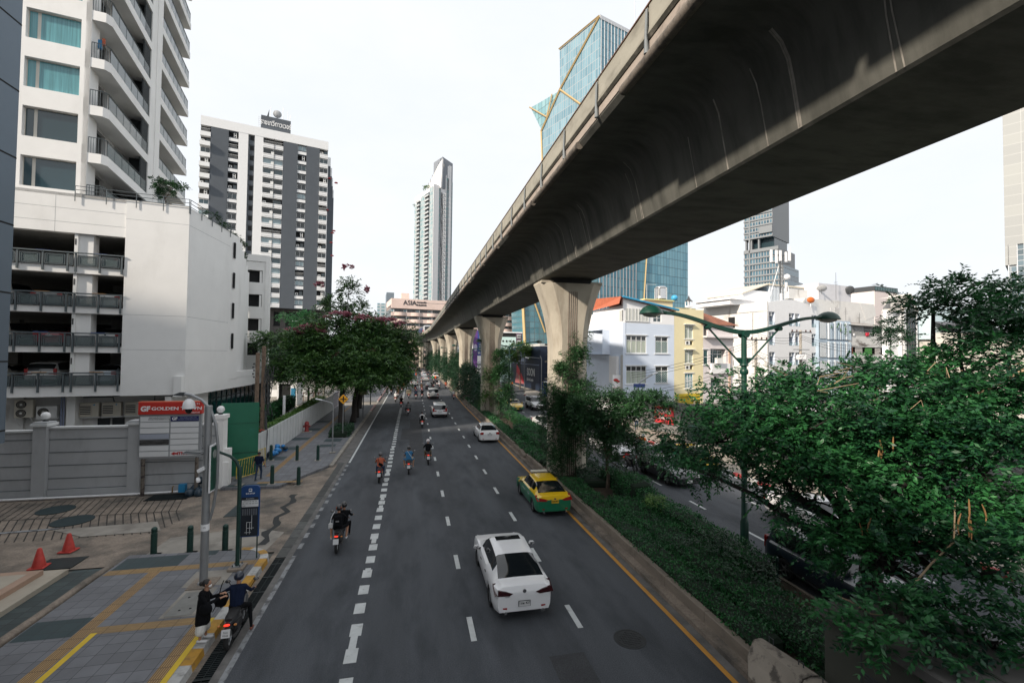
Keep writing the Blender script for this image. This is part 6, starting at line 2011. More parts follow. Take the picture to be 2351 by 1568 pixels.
def s_lamp(x,y,label,span=3.75):
 t=thing('double_street_lamp',label,'street lamp',(x,y,.2),group='green double-armed street lamps')
 b=MB();b.lathe([(.15,0),(.14,1.2),(.105,1.3),(.1,5.5),(.095,8.1)],(0,0,0),LG if y<20 else DG,14)
 b.lathe([(.12,6.55),(.15,6.6),(.15,6.7),(.12,6.75)],(0,0,0),LG,14);b.lathe([(.13,6.85),(.16,6.88),(.13,6.95)],(0,0,0),LG,14);obj('post',b,t,smooth=40)
 b=MB()
 N=24
 top,bot=[],[]
 for i in range(N+1):
  u=-1+2*i/N
  xx=u*(span-.55)
  a=abs(u)
  zz=8.08+.62*(3*a*a-2*a**3)
  th=.13-.055*a
  top.append((xx,zz+th/2+.03));bot.append((xx,zz-th/2))
 pts=bot+top[::-1]
 n=len(pts)
 V=[(p[0],-.07,p[1])for p in pts]+[(p[0],.07,p[1])for p in pts]
 F=[]
 m_=N+1
 for i in range(N):
  F+=[[i,i+1,n-2-i,n-1-i],[n+i+1,n+i,2*n-1-i,2*n-2-i],[i+1,i,n+i,n+i+1],[n-1-i,n-2-i,2*n-2-i,2*n-1-i]]
 b.add(V,F,LG);obj('s_arm',b,t)
 b=MB()
 for s in(-1,1):
  b.tube([(0,0,6.9),(s*.18,0,6.98),(s*1.48,0,8.22)],.032,LG,n=6)
  b.lathe([(.08,-.12),(.08,.12)],(s*1.5,0,8.26),LG,12,axis='y')
  b.prismy([(0,6.88),(s*.38,7.16),(0,7.16)][::s],-.02,.02,LG)
 b.lathe([(.13,-.16),(.13,.16)],(0,0,8.02),LG,14,axis='y');obj('brace',b,t,smooth=40)
 for s in(-1,1):
  b=MB();b.tube([(s*(span-.62),0,8.72),(s*(span-.35),0,8.74)],[.06,.09],LG,n=8)
  b.lathe([(.02,.26),(.16,.23),(.3,.15),(.38,.04),(.42,-.05),(.4,-.06)],(s*span,0,8.72),LG,18);o=obj('lamp_shade',b,t,smooth=50)
  b=MB();b.lathe([(.33,-.05),(.25,-.13),(.1,-.17),(.02,-.18)],(s*span,0,8.72),mat('lamp_lens',(.35,.36,.33),.15),16);obj('lens',b,o,smooth=60)
 return t
t=s_lamp(11.93,14.55,'nearest green double-armed street lamp, its post rising from the big tree')
b=MB();b.box(-.1,.1,-.19,-.18,1.95,2.35,LW);obj('number_plate',b,t)
text('sign_lettering','20',.13,FRD,t,(0,-.2,2.25));text('sign_lettering','5 ←',.08,FRD,t,(0,-.2,2.08))
s_lamp(11.55,54.2,'second green double-armed lamp, crossing in front of the second pillar')
s_lamp(11.7,90,'third green double-armed lamp in front of the third pillar')
s_lamp(11.6,126,'farthest green double-armed lamp beside the fourth pillar')
t=thing('no_turn_sign','white no right turn sign on a post in the median before the third pillar','road sign',(9.3,86,.2))
b=MB();b.tube([(0,0,0),(0,0,2.2)],.05,FRD,n=6);obj('post',b,t)
b=MB();b.box(-.75,.75,-.1,-.05,1.7,3.4,SWH);obj('plate',b,t)
b=MB();b.tube([(.5*math.cos(a*.3927),-.12,2.75+.5*math.sin(a*.3927))for a in range(17)],.06,LR,n=4,flat=.4);b.tube([(-.35,-.12,3.1),(.35,-.12,2.4)],.05,LR,n=4,flat=.4);b.tube([(-.1,-.115,2.4),(-.1,-.115,2.85),(.2,-.115,2.85)],.05,DK,n=4,flat=.4);b.box(-.5,.5,-.115,-.105,1.85,2.0,DK);obj('symbol',b,t)
for k in range(14):
 y=4.5+k*4.1
 x=11.62
 b=MB();b.lathe([(.05,0),(.05,.72),(.04,.75)],(0,0,0),DG,8)
 o=obj('chain_post',b,loc=(x,y,.2),label='short dark green post of the chain rail, '+['nearest the bottom','second','third','fourth','fifth','sixth','seventh','eighth','ninth','tenth','eleventh','twelfth','thirteenth','farthest'][k]+(' counted from the utility cabinet' if k else ' right corner'),cat='post',group='short green posts along the side road edge of the median')
 if k<13:
  c=MB();c.tube([(0,4.1*i/8,.62-.16*math.sin(math.pi*i/8))for i in range(9)],.012,DK,n=4,caps=False);obj('chain',c,o)
JB=mat('jersey_concrete',(.27,.235,.195),.9,var=.12,vscale=2,bump=.5,bscale=14,dirt=(.035,.03,.027),dscale=3.2,dlo=.5,dhi=.62,damt=.8)
for i,(y0,y1,tilt)in enumerate([(7.98,9.35,0),(5.0,7.94,0),(1.9,4.96,.02)]):
 t=thing('concrete_barrier',['short broken end piece of the stained concrete barrier','stained concrete barrier with a grooved face and lifting loops, next to the end piece','stained concrete barrier running out of the bottom edge'][i],'barrier',(8.05,y0,0),tilt,'stained concrete barriers')
 b=MB()
 pr=[(-.62,.12),(.25,.12),(.25,.86),(.02,.88),(-.16,.84),(-.3,.5),(-.6,.3)]
 if i==0:
  ln=y1-y0
  V0=[(x,0,z)for x,z in pr]
  V1=[(-.62,ln-.4,.12),(.1,ln,.12),(.1,ln,.8),(.0,ln,.82),(-.16,ln,.8),(-.35,ln-.05,.5),(-.62,ln-.4,.3)]
  n=len(pr)
  b.add(V0+V1,[list(range(n)),list(range(2*n-1,n-1,-1))]+[[(k+1)%n,k,n+k,n+(k+1)%n]for k in range(n)],JB)
 else:
  b.prismy(pr,0,y1-y0,JB)
  for k in range(26):b.cbox((-.235,.2+k*.1,.66),(.012,.035,.32),mat('groove_dark',(.06,.05,.045),.9),ry=.38)
 obj('body',b,t)
 b=MB()
 for yy in(.25,y1-y0-.3):b.tube([(.12,yy,.82),(.12,yy,.95),(.12,yy+.12,.95),(.12,yy+.12,.82)],.013,FRD,n=5)
 obj('lifting_loop',b,t)
t=thing('utility_cabinet','big grey-brown utility cabinet with an overhanging lid under the tree','cabinet',(8.35,8.1,0))
KB=mat('cabinet_olive',(.06,.062,.05),.6,var=.06);KT=mat('cabinet_lid',(.10,.095,.09),.6,var=.08,vscale=1)
b=MB();b.box(.1,2.0,-9,-.12,.2,2.1,KB);obj('body',b,t)
b=MB();b.box(-.02,2.12,-9.1,0,2.1,2.26,KT);b.box(.95,1.0,-9.1,0,2.26,2.275,KB);obj('lid',b,t)
b=MB()
for y in(-.9,-1.4,-3.2):b.box(.09,.1,y-.02,y,.3,2.05,FRD)
obj('door_seam',b,t)
b=MB();[b.box(.085,.1,-1.25,-.98,.9+k*.06,.93+k*.06,FRD)for k in range(10)];obj('louvre',b,t)
b=MB()
for k,(y,z)in enumerate([(-3.5,1.75),(-3.7,1.6),(-3.55,1.45),(-3.85,1.7),(-3.95,1.5)]):b.cbox((.09,y,z),(.01,.1,.05),SWH,rx=k)
obj('scrawl',b,t)
t=thing('blue_box','dark blue metal box behind the utility cabinet at the right edge','cabinet',(11.0,7.2,.2))
b=MB();b.cbox((0,0,.9),(1.0,2.4,1.8),mat('box_navy',(.01,.03,.07),.4),bev=.04);obj('body',b,t)
b=MB();b.cbox((0,0,1.83),(1.1,2.5,.06),mat('box_navy',(.01,.03,.07),.4));obj('lid',b,t)
def rpole(x,y,h,label,arms=True):
 t=thing('power_pole',label,'power pole',(x,y,.14))
 b=MB();b.cbox((0,0,h/2),(.26,.26,h),mat('pole_pale',(.42,.38,.33),.85,var=.12,vscale=3),bev=.03);obj('post',b,t)
 if arms:
  b=MB();b.box(-1.6,1.6,-.2,-.1,h-.35,h-.22,FRY if False else FRD);b.box(-1.2,1.2,-.2,-.1,h-2.6,h-2.48,GALP);obj('crossarm',b,t)
  b=MB();[b.lathe([(.05,0),(.1,.05),(.06,.12),(.1,.18),(.04,.26)],(k,-.15,h-.22),mat('insulator_brown',(.08,.03,.02),.3),8)for k in(-1.4,-.7,.7,1.4)];obj('insulator',b,t)
  b=MB()
  for k in range(7):b.tube([(.3*math.sin(a+k)*(1+.1*k),-.2-.05*k,h-3.0-a*.35)for a in range(8)],.02,FRD,n=3,caps=False)
  obj('cable_bundle',b,t)
 return t
rpole(40.6,47.5,9.6,'power pole with tangled cables in front of the pinkish shophouse')
rpole(38.2,46.8,7.4,'shorter power pole wrapped in cables left of the taller one',False)
rpole(49.5,50,10.8,'power pole with a transformer box before the white apartments')
rpole(73,56,10.6,'power pole before the blue slatted building')
rpole(78,56,7.5,'short pale power pole before the old shophouses',False)
b=MB()
for k in range(5):
 z=9.6-.25*k if k<3 else 7.4-.3*(k-3)
 for(xa,ya),(xb,yb)in[((40.6,47.3),(49.5,49.8)),((49.5,49.8),(73,55.8)),((24.2,47.5),(40.6,47.3))]:
  dz=0 if xa>30 else-4.2
  b.tube([(xa+(xb-xa)*i/12,ya+(yb-ya)*i/12-k*.1,z+.6*(xa>40)+dz*(1-i/12)-(1.1+.2*k)*4*(i/12)*(1-i/12)*(1 if xa>45 else .4))for i in range(13)],.022,DK,n=3,caps=False)
obj('power_lines',b,label='sagging black power lines strung between the power poles',cat='cables')
b=MB();b.cbox((0,0,0),(1.2,.6,.7),BWT,bev=.1);obj('transformer',b,loc=(49.3,49.7,7.4),label='white transformer box on the power pole by the white apartments',cat='transformer')
t=thing('street_lamp','galvanised lamp post with a slanted arm on the corner of the vacant lot','street lamp',(22.9,43.3,.14))
b=MB();b.tube([(0,0,0),(0,0,4.2),(.3,0,4.6),(1.7,.2,5.3)],.09,GALP,n=8);obj('post',b,t)
b=MB();b.cbox((2.0,.2,5.4),(.7,.2,.1),BWT,ry=-.3,bev=.03);obj('lamp_head',b,t)
t=thing('street_name_sign','dark blue street name sign on the corner lamp post','sign',(22.9,43.1,4.1))
b=MB();b.cbox((0,0,.2),(1.3,.06,.4),mat('name_blue',(.02,.05,.2),.5),bev=.02);obj('plate',b,t)
for i,(x,y,h)in enumerate([(24.2,84,6.5),(23.8,96,6.5)]):
 t=thing('street_lamp',['white arm street lamp before the hoarding, nearer one','white arm street lamp before the hoarding, farther one'][i],'street lamp',(x,y,.14))
 b=MB();b.tube([(0,0,0),(0,0,h),(-.3,0,h+.4)],.08,GALP,n=7);b.tube([(0,0,h),(-2.6,0,h+.2)],.05,GALP,n=5);obj('post',b,t)
 b=MB();b.cbox((-2.9,0,h+.1),(.8,.3,.15),BWT,ry=.3,bev=.05);obj('lamp_head',b,t)
b=MB();b.cbox((0,0,.6),(1.0,.8,1.2),mat('bin_green',(.02,.07,.05),.5),bev=.05);b.cbox((0,0,1.25),(1.1,.9,.1),MATS['bin_green'],bev=.03);obj('litter_bin',b,loc=(23.9,35.2,.14),label='dark green wheeled bin before the graffiti fence',cat='bin')
t=thing('shop_sign','white shop sign with a red heart mark on the blue building corner','shop sign',(23.4,49.6,2.6))
b=MB();b.box(-.5,.6,-.1,.05,.3,2.5,BWT);obj('plate',b,t)
b=MB();b.ball((-.1,-.12,1.9),.22,LR,10,6,(1.4,.15,.8));b.ball((.2,-.12,1.75),.18,LR,10,6,(1.2,.15,.7));obj('logo',b,t)
text('sign_lettering','ทำฟัน จัดฟัน',.2,LR,t,(.05,-.12,1.0))
b=MB()
for k in range(26):b.cbox((RND.uniform(-.8,1.4),RND.uniform(-2,3),RND.uniform(.3,1.4)),(RND.uniform(.3,.6),.4,.3),[mat('c_red',(.4,.06,.03),.7),mat('c_wht',(.55,.5,.42),.7),mat('c_grn',(.05,.2,.08),.7),mat('c_org',(.5,.25,.06),.7)][k%4])
obj('stall_goods',b,loc=(23.2,72,.14),label='colourful pile of goods on a pavement stall under a white awning',cat='stall goods')
t=thing('market_stall','small pavement stall with a white awning and blue side before the hoarding','stall',(23.3,73,.14))
b=MB();b.box(-1.2,1.5,-2,3,2.5,2.6,BWT);b.box(-1.2,1.5,3,3.1,0,2.5,mat('stall_blue',(.02,.08,.35),.5));obj('awning',b,t)
for x,y in((-1.1,-1.9),(-1.1,2.9),(1.4,-1.9)):b=MB();b.tube([(x,y,0),(x,y,2.5)],.03,FRW,n=5);obj('leg',b,t)
t=thing('traffic_light','red traffic light glowing under the far footbridge','traffic light',(2.4,228,6.0))
b=MB();b.cbox((0,0,0),(.7,.4,1.6),DK,bev=.05);obj('housing',b,t)
b=MB();b.lathe([(.28,-.21),(.24,-.26)],(0,0,.4),mat('red_signal',(.8,.02,.01),.4,emit=(1,.05,.02),estr=3),14,axis='y');obj('red_lens',b,t)
# vehicles
PAINT=mat('car_paint',objcol=True,rough=.28,coat=.6,spec=.5)
TYRE=mat('tyre',(.014,.014,.015),.85)
RIM=mat('rim',(.30,.31,.32),.35,metal=.7)
CGL=mat('car_glass',(.008,.011,.013),.05,spec=.8)
TRIM=mat('car_trim',(.02,.02,.022),.6)
TL=mat('tail_lamp',(.30,.012,.012),.2,coat=.5)
TLD=mat('tail_lamp_smoked',(.035,.004,.006),.15,coat=.5)
TLON=mat('tail_lamp_lit',(.6,.02,.01),.3,emit=(1,.05,.02),estr=.7)
HLM=mat('head_lamp',(.55,.57,.58),.1,coat=.6)
HLON=mat('head_lamp_lit',(.8,.7,.5),.3,emit=(1,.8,.5),estr=2.5)
PLW=mat('plate_white',(.6,.6,.6),.5)
PLY=mat('plate_yellow',(.6,.38,.02),.5)
PLR=mat('plate_red',(.45,.02,.03),.5)
CHR=mat('chrome',(.5,.5,.5),.15,metal=.9)
def smooth_interp(y,xs,vs):
 xs=list(xs)
 if y<=xs[0]:return vs[0]
 if y>=xs[-1]:return vs[-1]
 for i in range(len(xs)-1):
  if y<=xs[i+1]:
   t=(y-xs[i])/(xs[i+1]-xs[i])
   p0=vs[max(i-1,0)];p1=vs[i];p2=vs[i+1];p3=vs[min(i+2,len(vs)-1)]
   m1=(p2-p0)/2*(1 if i>0 else .5);m2=(p3-p1)/2*(1 if i<len(vs)-2 else .5)
   if(p2-p1)*m1<0:m1=0
   if(p2-p1)*m2<0:m2=0
   return(2*t**3-3*t**2+1)*p1+(t**3-2*t**2+t)*m1+(-2*t**3+3*t**2)*p2+(t**3-t**2)*m2
SPEC={'sedan':dict(L=4.66,w=.90,zb=.24,rw=.325,wy=(-1.36,1.37),deck=[(-1,.86),(-.975,1.0),(-.9,1.045),(-.55,1.04),(.30,1.0),(.62,.94),(.88,.82),(.97,.70),(1,.6)],roof=[(-.84,1.05),(-.52,1.30),(-.30,1.41),(.0,1.445),(.16,1.41),(.50,1.0)],rear=(-.79,-.38),front=(.16,.47),side=(-.55,.32),sh=.93,wr=.585),'suv':dict(L=4.6,w=.93,zb=.3,rw=.36,wy=(-1.33,1.37),deck=[(-1,1.0),(-.97,1.08),(-.6,1.1),(.36,1.1),(.62,1.05),(.9,.93),(1,.72)],roof=[(-1.0,1.0),(-.95,1.3),(-.86,1.58),(-.5,1.67),(0,1.69),(.16,1.64),(.45,1.1)],rear=(-.985,-.87),front=(.14,.42),side=(-.80,.28),sh=1.05,wr=.66),'boxy':dict(L=4.75,w=.95,zb=.38,rw=.39,wy=(-1.35,1.42),deck=[(-1,1.0),(-.97,1.1),(-.6,1.14),(.4,1.14),(.66,1.1),(.93,1.0),(1,.8)],roof=[(-1.0,1.1),(-.97,1.45),(-.93,1.74),(-.6,1.82),(.1,1.83),(.2,1.78),(.46,1.15)],rear=(-.985,-.93),front=(.19,.44),side=(-.84,.32),sh=1.1,wr=.74),}
def car_proto(kind,name,label,loc,rz,upper=(.72,.72,.72),lower=None,lamps='tall',plate=PLW,lit=False,ptxt=None,sunroof=False,spare=False,head=False):
 s=SPEC[kind]
 L,w,zb,rw=s['L'],s['w'],s['zb'],s['rw']
 hl=L/2
 t=thing(name,label,'taxi' if 'taxi' in name else 'car',loc,rz)
 dk=lambda u:smooth_interp(u,[k[0]for k in s['deck']],[k[1]for k in s['deck']])
 r0,r1=s['roof'][0][0],s['roof'][-1][0]
 rf=lambda u:smooth_interp(u,[k[0]for k in s['roof']],[k[1]for k in s['roof']])if r0<=u<=r1 else 0
 us=[-1,-.992,-.975,-.95,-.92]+[-.88+.04*k for k in range(45)]+[.92,.95,.975,.99,1]
 rows,info=[],[]
 for u in us:
  y=u*hl
  e=max(0,(abs(u)-.80)/.20)
  wb=w*(1-(.13 if u<0 else .24)*e**2.2)
  d=dk(u);r=max(rf(u),d);cab=r-d
  tt=min(1,cab/.32)
  sh=min(s['sh'],d-.02)if kind=='sedan' else min(s['sh'],d-.02)
  zbot=zb+.05*e
  for yw in s['wy']:
   q=(rw+.055)**2-(y-yw)**2
   if q>0:zbot=max(zbot,rw+math.sqrt(q)*.97)
  z1=max(zbot+.02,zb+.16)
  z2=max(z1+.02,.62*sh)
  if kind!='sedan' and u<-.9:tuck=0
  wr=w*(s['wr']/.9)*(1.0 if abs(u)<.6 else 1.0)
  f=1-tt
  P=[(wb*.93,zbot),(wb*.985,z1),(wb*1.0,max(z2,z1+.01)),(wb*.985,sh-.1 if sh-.1>z2 else z2+.01),(wb*.95,sh),(wb*.88*f+w*.84*tt,sh+.03*tt+.015),(wb*.78*f+(wr*1.03)*tt,r-.05*tt-.004),(wb*.62*f+wr*.9*tt,r-.012*tt),(wb*.35,r+.006),(0,r+.008)]
  if cab>.02 and u<-.3 and kind=='sedan':P[5]=(P[5][0],max(P[5][1],d-.01))
  rows.append([(x,y,z)for x,z in P]);info.append((u,cab))
 K=10
 body,win,ws,rwn=MB(),[MB(),MB()],MB(),MB()
 lowm=lower or PAINT
 for i in range(len(rows)-1):
  u0,u1=us[i],us[i+1]
  um=(u0+u1)/2
  for sgn in(-1,1):
   for k in range(K-1):
    q=[rows[i][k],rows[i+1][k],rows[i+1][k+1],rows[i][k+1]]
    q=[(sgn*a,b_,c)for a,b_,c in q]
    if sgn<0:q=q[::-1]
    tgt,mm=body,(lowm if k<4 else PAINT)
    if k==0 and kind!='sedan':mm=TRIM
    if k==5 and s['side'][0]<um<s['side'][1]:tgt,mm=win[(sgn+1)//2],CGL
    elif k>=6 and s['front'][0]<um<s['front'][1]:tgt,mm=ws,CGL
    elif k>=6 and s['rear'][0]<um<s['rear'][1]:tgt,mm=rwn,CGL
    elif k==5 and kind!='sedan' and um<s['side'][0]and um>-.9 and False:pass
    tgt.add(q,[[0,1,2,3]],mm)
 for idx,dr in((0,1),(-1,-1)):
  r_=rows[idx]
  for k in range(K-1):
   q=[r_[k],r_[k+1],(-r_[k+1][0],*r_[k+1][1:]),(-r_[k][0],*r_[k][1:])]
   if dr>0:q=q[::-1]
   gl=idx==0 and kind!='sedan' and False
   body.add(q,[[0,1,2,3]],(TRIM if k==0 and kind!='sedan' else lowm)if k<4 else PAINT)
 def fin(nm,mb,sm=38):
  me=mb.mesh(nm)
  bm=bmesh.new();bm.from_mesh(me);bmesh.ops.remove_doubles(bm,verts=bm.verts,dist=.0008);bmesh.ops.recalc_face_normals(bm,faces=bm.faces);bm.to_mesh(me);bm.free()
  me.shade_smooth();me.set_sharp_from_angle(angle=R(sm))
  return obj(nm,me,t)
 fin('body',body).color=(*upper,1)
 for m_ in win:fin('side_window',m_)
 fin('windscreen',ws);fin('rear_window',rwn)
 b=MB();b.box(-w*.8,w*.8,-hl*.93,hl*.93,.2,.62,TRIM);obj('underbody',b,t)
 for yw in s['wy']:
  for sg in(-1,1):
   b=MB();b.lathe([(rw*.62,-.1),(rw*.9,-.11),(rw,-.08),(rw,.08),(rw*.9,.11),(rw*.62,.1)],(0,0,0),TYRE,24,axis='x',caps=False)
   wh=obj('wheel',b,t,loc=(sg*(w-.13),yw,rw),smooth=35)
   b=MB();b.lathe([(rw*.64,.0),(rw*.62,.08)],(0,0,0),RIM,20,axis='x',caps=False);b.lathe([(rw*.62,-.01),(rw*.6,.0)],(0,0,0),TRIM,16,axis='x')
   for a in range(5):b.cbox((.055*1,math.cos(a*1.2566)*rw*.32,math.sin(a*1.2566)*rw*.32),(.03,rw*.6,.05),RIM,rx=a*1.2566)
   if sg<0:b.v=[(-x,y,z)for x,y,z in b.v]
   obj('rim',b,wh)
  b=MB()
 for sg in(-1,1):
  b=MB();b.cbox((sg*(w+.09),hl*.27,s['sh']+.06),(.2,.11,.14),PAINT if kind!='x' else TRIM,bev=.04,rz=-sg*.2);b.cbox((sg*(w+.0),hl*.28,s['sh']+.0),(.14,.05,.05),TRIM)
  o=obj('wing_mirror',b,t);o.color=(*upper,1)
  b=MB();b.cbox((sg*(w+.1),hl*.27-.058,s['sh']+.06),(.14,.01,.1),CHR);obj('mirror_glass',b,o)
  b=MB();[b.cbox((sg*(w+.0),yy,s['sh']-.13),(.03,.16,.03),CHR)for yy in(-.75,.15)];obj('door_handle',b,t)
 tl=TLON if lit else(TLD if lamps=='smoked' else TL)
 ye=-hl
 for sg in(-1,1):
  b=MB()
  if lamps in('smoked','wide'):
   zc_=.84 if lamps=='smoked' else .86
   o_=[(sg*w*.87,zc_-.06),(sg*w*.87,zc_+.10),(sg*w*.60,zc_+.05),(sg*w*.38,zc_-.02),(sg*w*.5,zc_-.08)]
   if sg<0:o_=o_[::-1]
   b.prismy(o_,ye-.02,ye+.05,tl)
   b.prismx([(ye+.0,zc_-.06),(ye+.42,zc_+.12),(ye+.36,zc_+.05),(ye+.12,zc_-.06)][::-1],min(sg*w*.86,sg*(w*.975)),max(sg*w*.86,sg*(w*.975)),tl)
  elif lamps=='tall':
   b.cbox((sg*w*.80,ye+.02,.98),(.2,.1,.46),tl,bev=.04);b.cbox((sg*w*.62,ye+.0,.86),(.34,.06,.12),tl,bev=.02)
  else:
   b.cbox((sg*w*.76,ye+.03,.86),(.3,.1,.22),tl,bev=.03)
  obj('taillight',b,t)
  b=MB();b.cbox((sg*w*.70,ye-.0+.05,.40),(.26,.1,.04),TL if lamps!='x' else TL,rz=sg*.25);obj('reflector',b,t)
  b=MB()
  o_=[(sg*w*.45,.66),(sg*w*.82,.74),(sg*w*.80,.60),(sg*w*.5,.58)]
  hz=.0 if kind=='sedan' else .16
  b.T=Matrix.Translation((0,hl-.14,0))@Matrix.Rotation(-sg*.0,4,'Z')
  if sg<0:o_=o_[::-1]
  b.prismy([(x,z+hz)for x,z in o_],-.3,.10,HLON if head else HLM);b.T=None
  obj('headlight',b,t)
 b=MB();b.cbox((0,hl-.0,.52+(0 if kind=='sedan' else .12)),(w*1.0,.05,.16),TRIM,bev=.02);b.cbox((0,hl-.02,.30),(w*1.3,.08,.12),TRIM,bev=.02);obj('grille',b,t)
 pz=.52 if kind=='sedan' and lamps=='smoked' else(.76 if kind=='sedan' else .72)
 b=MB();b.cbox((0,ye-.03,pz),(.36,.02,.17),DK if plate==PLW else plate,bev=.004);b.cbox((0,ye-.042,pz),(.33,.01,.145),plate);o=obj('number_plate',b,t)
 b=MB();b.cbox((0,hl+.04,.42),(.36,.02,.15),plate);obj('number_plate',b,t)
 if ptxt:
  text('plate_text',ptxt,.1,DK,t,(0,ye-.05,pz+.02),squash=.95,bold=.002)
 b=MB()
 for sg in(-1,1):b.lathe([(.045,ye-.03),(.045,ye+.1)],(sg*w*.62,0,.27),CHR,10,axis='y')
 obj('exhaust',b,t)
 b=MB();b.lathe([(.055,ye-.03),(.05,ye-.0)],(0,0,.88 if kind=='sedan' else 1.02),CHR,14,axis='y');obj('badge',b,t)
 if sunroof:
  b=MB();b.cbox((0,.12,1.455),(.84,.34,.02),CGL,rx=-.04,bev=.008);obj('sunroof',b,t)
 if spare:
  b=MB();b.lathe([(.02,-.32),(.28,-.32),(.37,-.26),(.37,-.02),(.3,.02)],(0,ye,1.05),PAINT,24,axis='y');o=obj('spare_wheel_cover',b,t,smooth=40);o.color=(*upper,1)
  b=MB();[b.cbox((sg*.68,0,1.88),(.04,2.4,.05),TRIM)for sg in(-1,1)];obj('roof_rail',b,t)
 t.scale=(.96,.965,.93)
 return t
def car_copy(src,loc,rz,label,upper=None,group='cars in traffic'):
 r=dup(src,loc,rz,label,group)
 if upper:
  for o in COL.objects:
   if o.parent==r and o.name.split('.')[0]in('body','wing_mirror','spare_wheel_cover'):o.color=(*upper,1)
 return r
YT,GT_=(.72,.46,.01),mat('taxi_green',(.008,.16,.075),.28,coat=.6)
mz=car_proto('sedan','white_sedan','white sedan with a sunroof and dark smoked tail lamps, nearest car on the main road',(3.17,14.75,0),0,(.76,.76,.77),lamps='smoked',ptxt='1ขผ 437',sunroof=True)
text('badge_text','mazda3',.05,CHR,mz,(-.5,-2.35,.74));text('badge_text','2.0 S',.04,CHR,mz,(.52,-2.35,.76))
tx=car_proto('sedan','taxi','yellow and green taxi beside the median, right of the nearest white sedan',(6.48,22.3,0),0,YT,lower=GT_,lamps='wide',plate=PLY,ptxt='1มข 897')
b=MB();b.cbox((0,.55,1.5),(.9,.2,.1),mat('taxi_sign',(.6,.58,.5),.5),bev=.03);obj('roof_sign',b,tx)
text('door_lettering','TAXI-METER',.13,LW,tx,(-.905,.25,.72),rz=R(-90));text('door_lettering','บริษัท',.12,LW,tx,(-.905,-.75,.72),rz=R(-90))
ct=car_proto('sedan','white_sedan','small white sedan with red tail lamps near the median, behind the taxi',(6.4,39.7,0),0,(.74,.74,.74),lamps='block')
cv=car_proto('suv','white_suv','white SUV with tall angled red tail lamps in the middle lane',(3.2,55.1,0),0,(.72,.73,.73),lamps='tall')
pr=car_proto('boxy','white_offroader','white off-roader carrying a covered spare wheel on its back door',(3.4,76.4,0),0,(.7,.7,.69),lamps='block',spare=True)
MR='cars queueing on the main road'
SIL,DKC,BLC=(.36,.37,.38),(.03,.035,.04),(.02,.02,.025)
car_copy(ct,(.5,107.8,0),.03,'silver sedan in the second lane behind the group of riders',SIL,MR)
car_copy(ct,(3.6,96.5,0),.02,'dark sedan just ahead of the white off-roader',DKC,MR)
car_copy(ct,(3.65,125,0),0,'grey sedan ahead of the dark one, middle lane',SIL,MR)
car_copy(cv,(7.1,140.7,0),.02,'white SUV hugging the median far ahead',None,MR)
for i,(x,y,c,lb)in enumerate([(3.8,146,(.4,.45,.5),'silver blue sedan, fifth car of the middle lane queue'),(4.0,161,(.6,.6,.6),'pale sedan, sixth car of the middle lane queue'),(4.2,187,(.3,.3,.32),'grey car, seventh of the middle lane queue'),(.8,154,(.08,.2,.4),'blue taxi-like car seen beside the left tree'),(.1,179,(.62,.6,.6),'white car beyond the blue one by the tree'),(-.6,219,(.5,.25,.35),'pink car far down the left lane'),(.3,200,(.65,.65,.66),'white car ahead of the blue one, left lane'),(2.9,203,BLC,'black sedan turning away beyond the queue'),(-1,240,(.6,.6,.62),'white car at the junction, leftmost')]):
 car_copy(ct,(x,y,0),-.02*(y>150),lb,c,MR)
car_copy(tx,(6.3,225,0),0,'yellow and green taxi far away at the junction',None,MR)
SR_='cars coming along the side road'
car_copy(tx,(13.4,59.6,0),R(180),'yellow and green taxi facing the camera beside the second lamp post',None,SR_)
car_copy(ct,(13.6,72.8,0),R(180),'white sedan following the facing taxi',(.72,.72,.72),SR_)
car_copy(tx,(15.7,84.6,0),R(180),'yellow and green taxi far back by the hoarding',None,SR_)
car_copy(pr,(16.4,60.0,0),R(180),'white off-roader facing the camera right of the taxi',(.72,.72,.72),SR_)
car_copy(ct,(12.95,43.4,0),R(180),'white sedan half hidden by the creeper of the nearest pillar',(.72,.72,.7),SR_)
wc=car_copy(mz,(14.9,32.4,0),R(184),'white car with a red plate facing the camera behind the small median tree',(.74,.74,.75),SR_)
for o in kids_of(wc,'number_plate'):o.hide_render=False
b=MB();b.cbox((0,2.39,.42),(.36,.02,.16),PLR);obj('number_plate',b,wc)
car_copy(ct,(15.2,25.2,0),R(182),'black sedan under the left branches of the big tree',BLC,SR_)
car_copy(tx,(18.6,27.8,0),R(180),'yellow taxi by the red and white kerb under the tree',None,SR_)
car_copy(cv,(13.1,11.8,0),R(180),'dark blue SUV behind the nearest lamp post under the big tree',(.012,.02,.035),SR_)
car_copy(cv,(13.9,102,0),R(180),'grey SUV glimpsed between the second and third pillars',(.4,.42,.44),SR_)
car_copy(ct,(13.6,112,0),R(180),'pale sedan glimpsed beyond the grey SUV',(.5,.5,.52),SR_)
car_copy(ct,(17.2,16.5,0),R(180),'white sedan glimpsed through the big tree',(.7,.7,.7),SR_)
PD='cars parked in the car park decks'
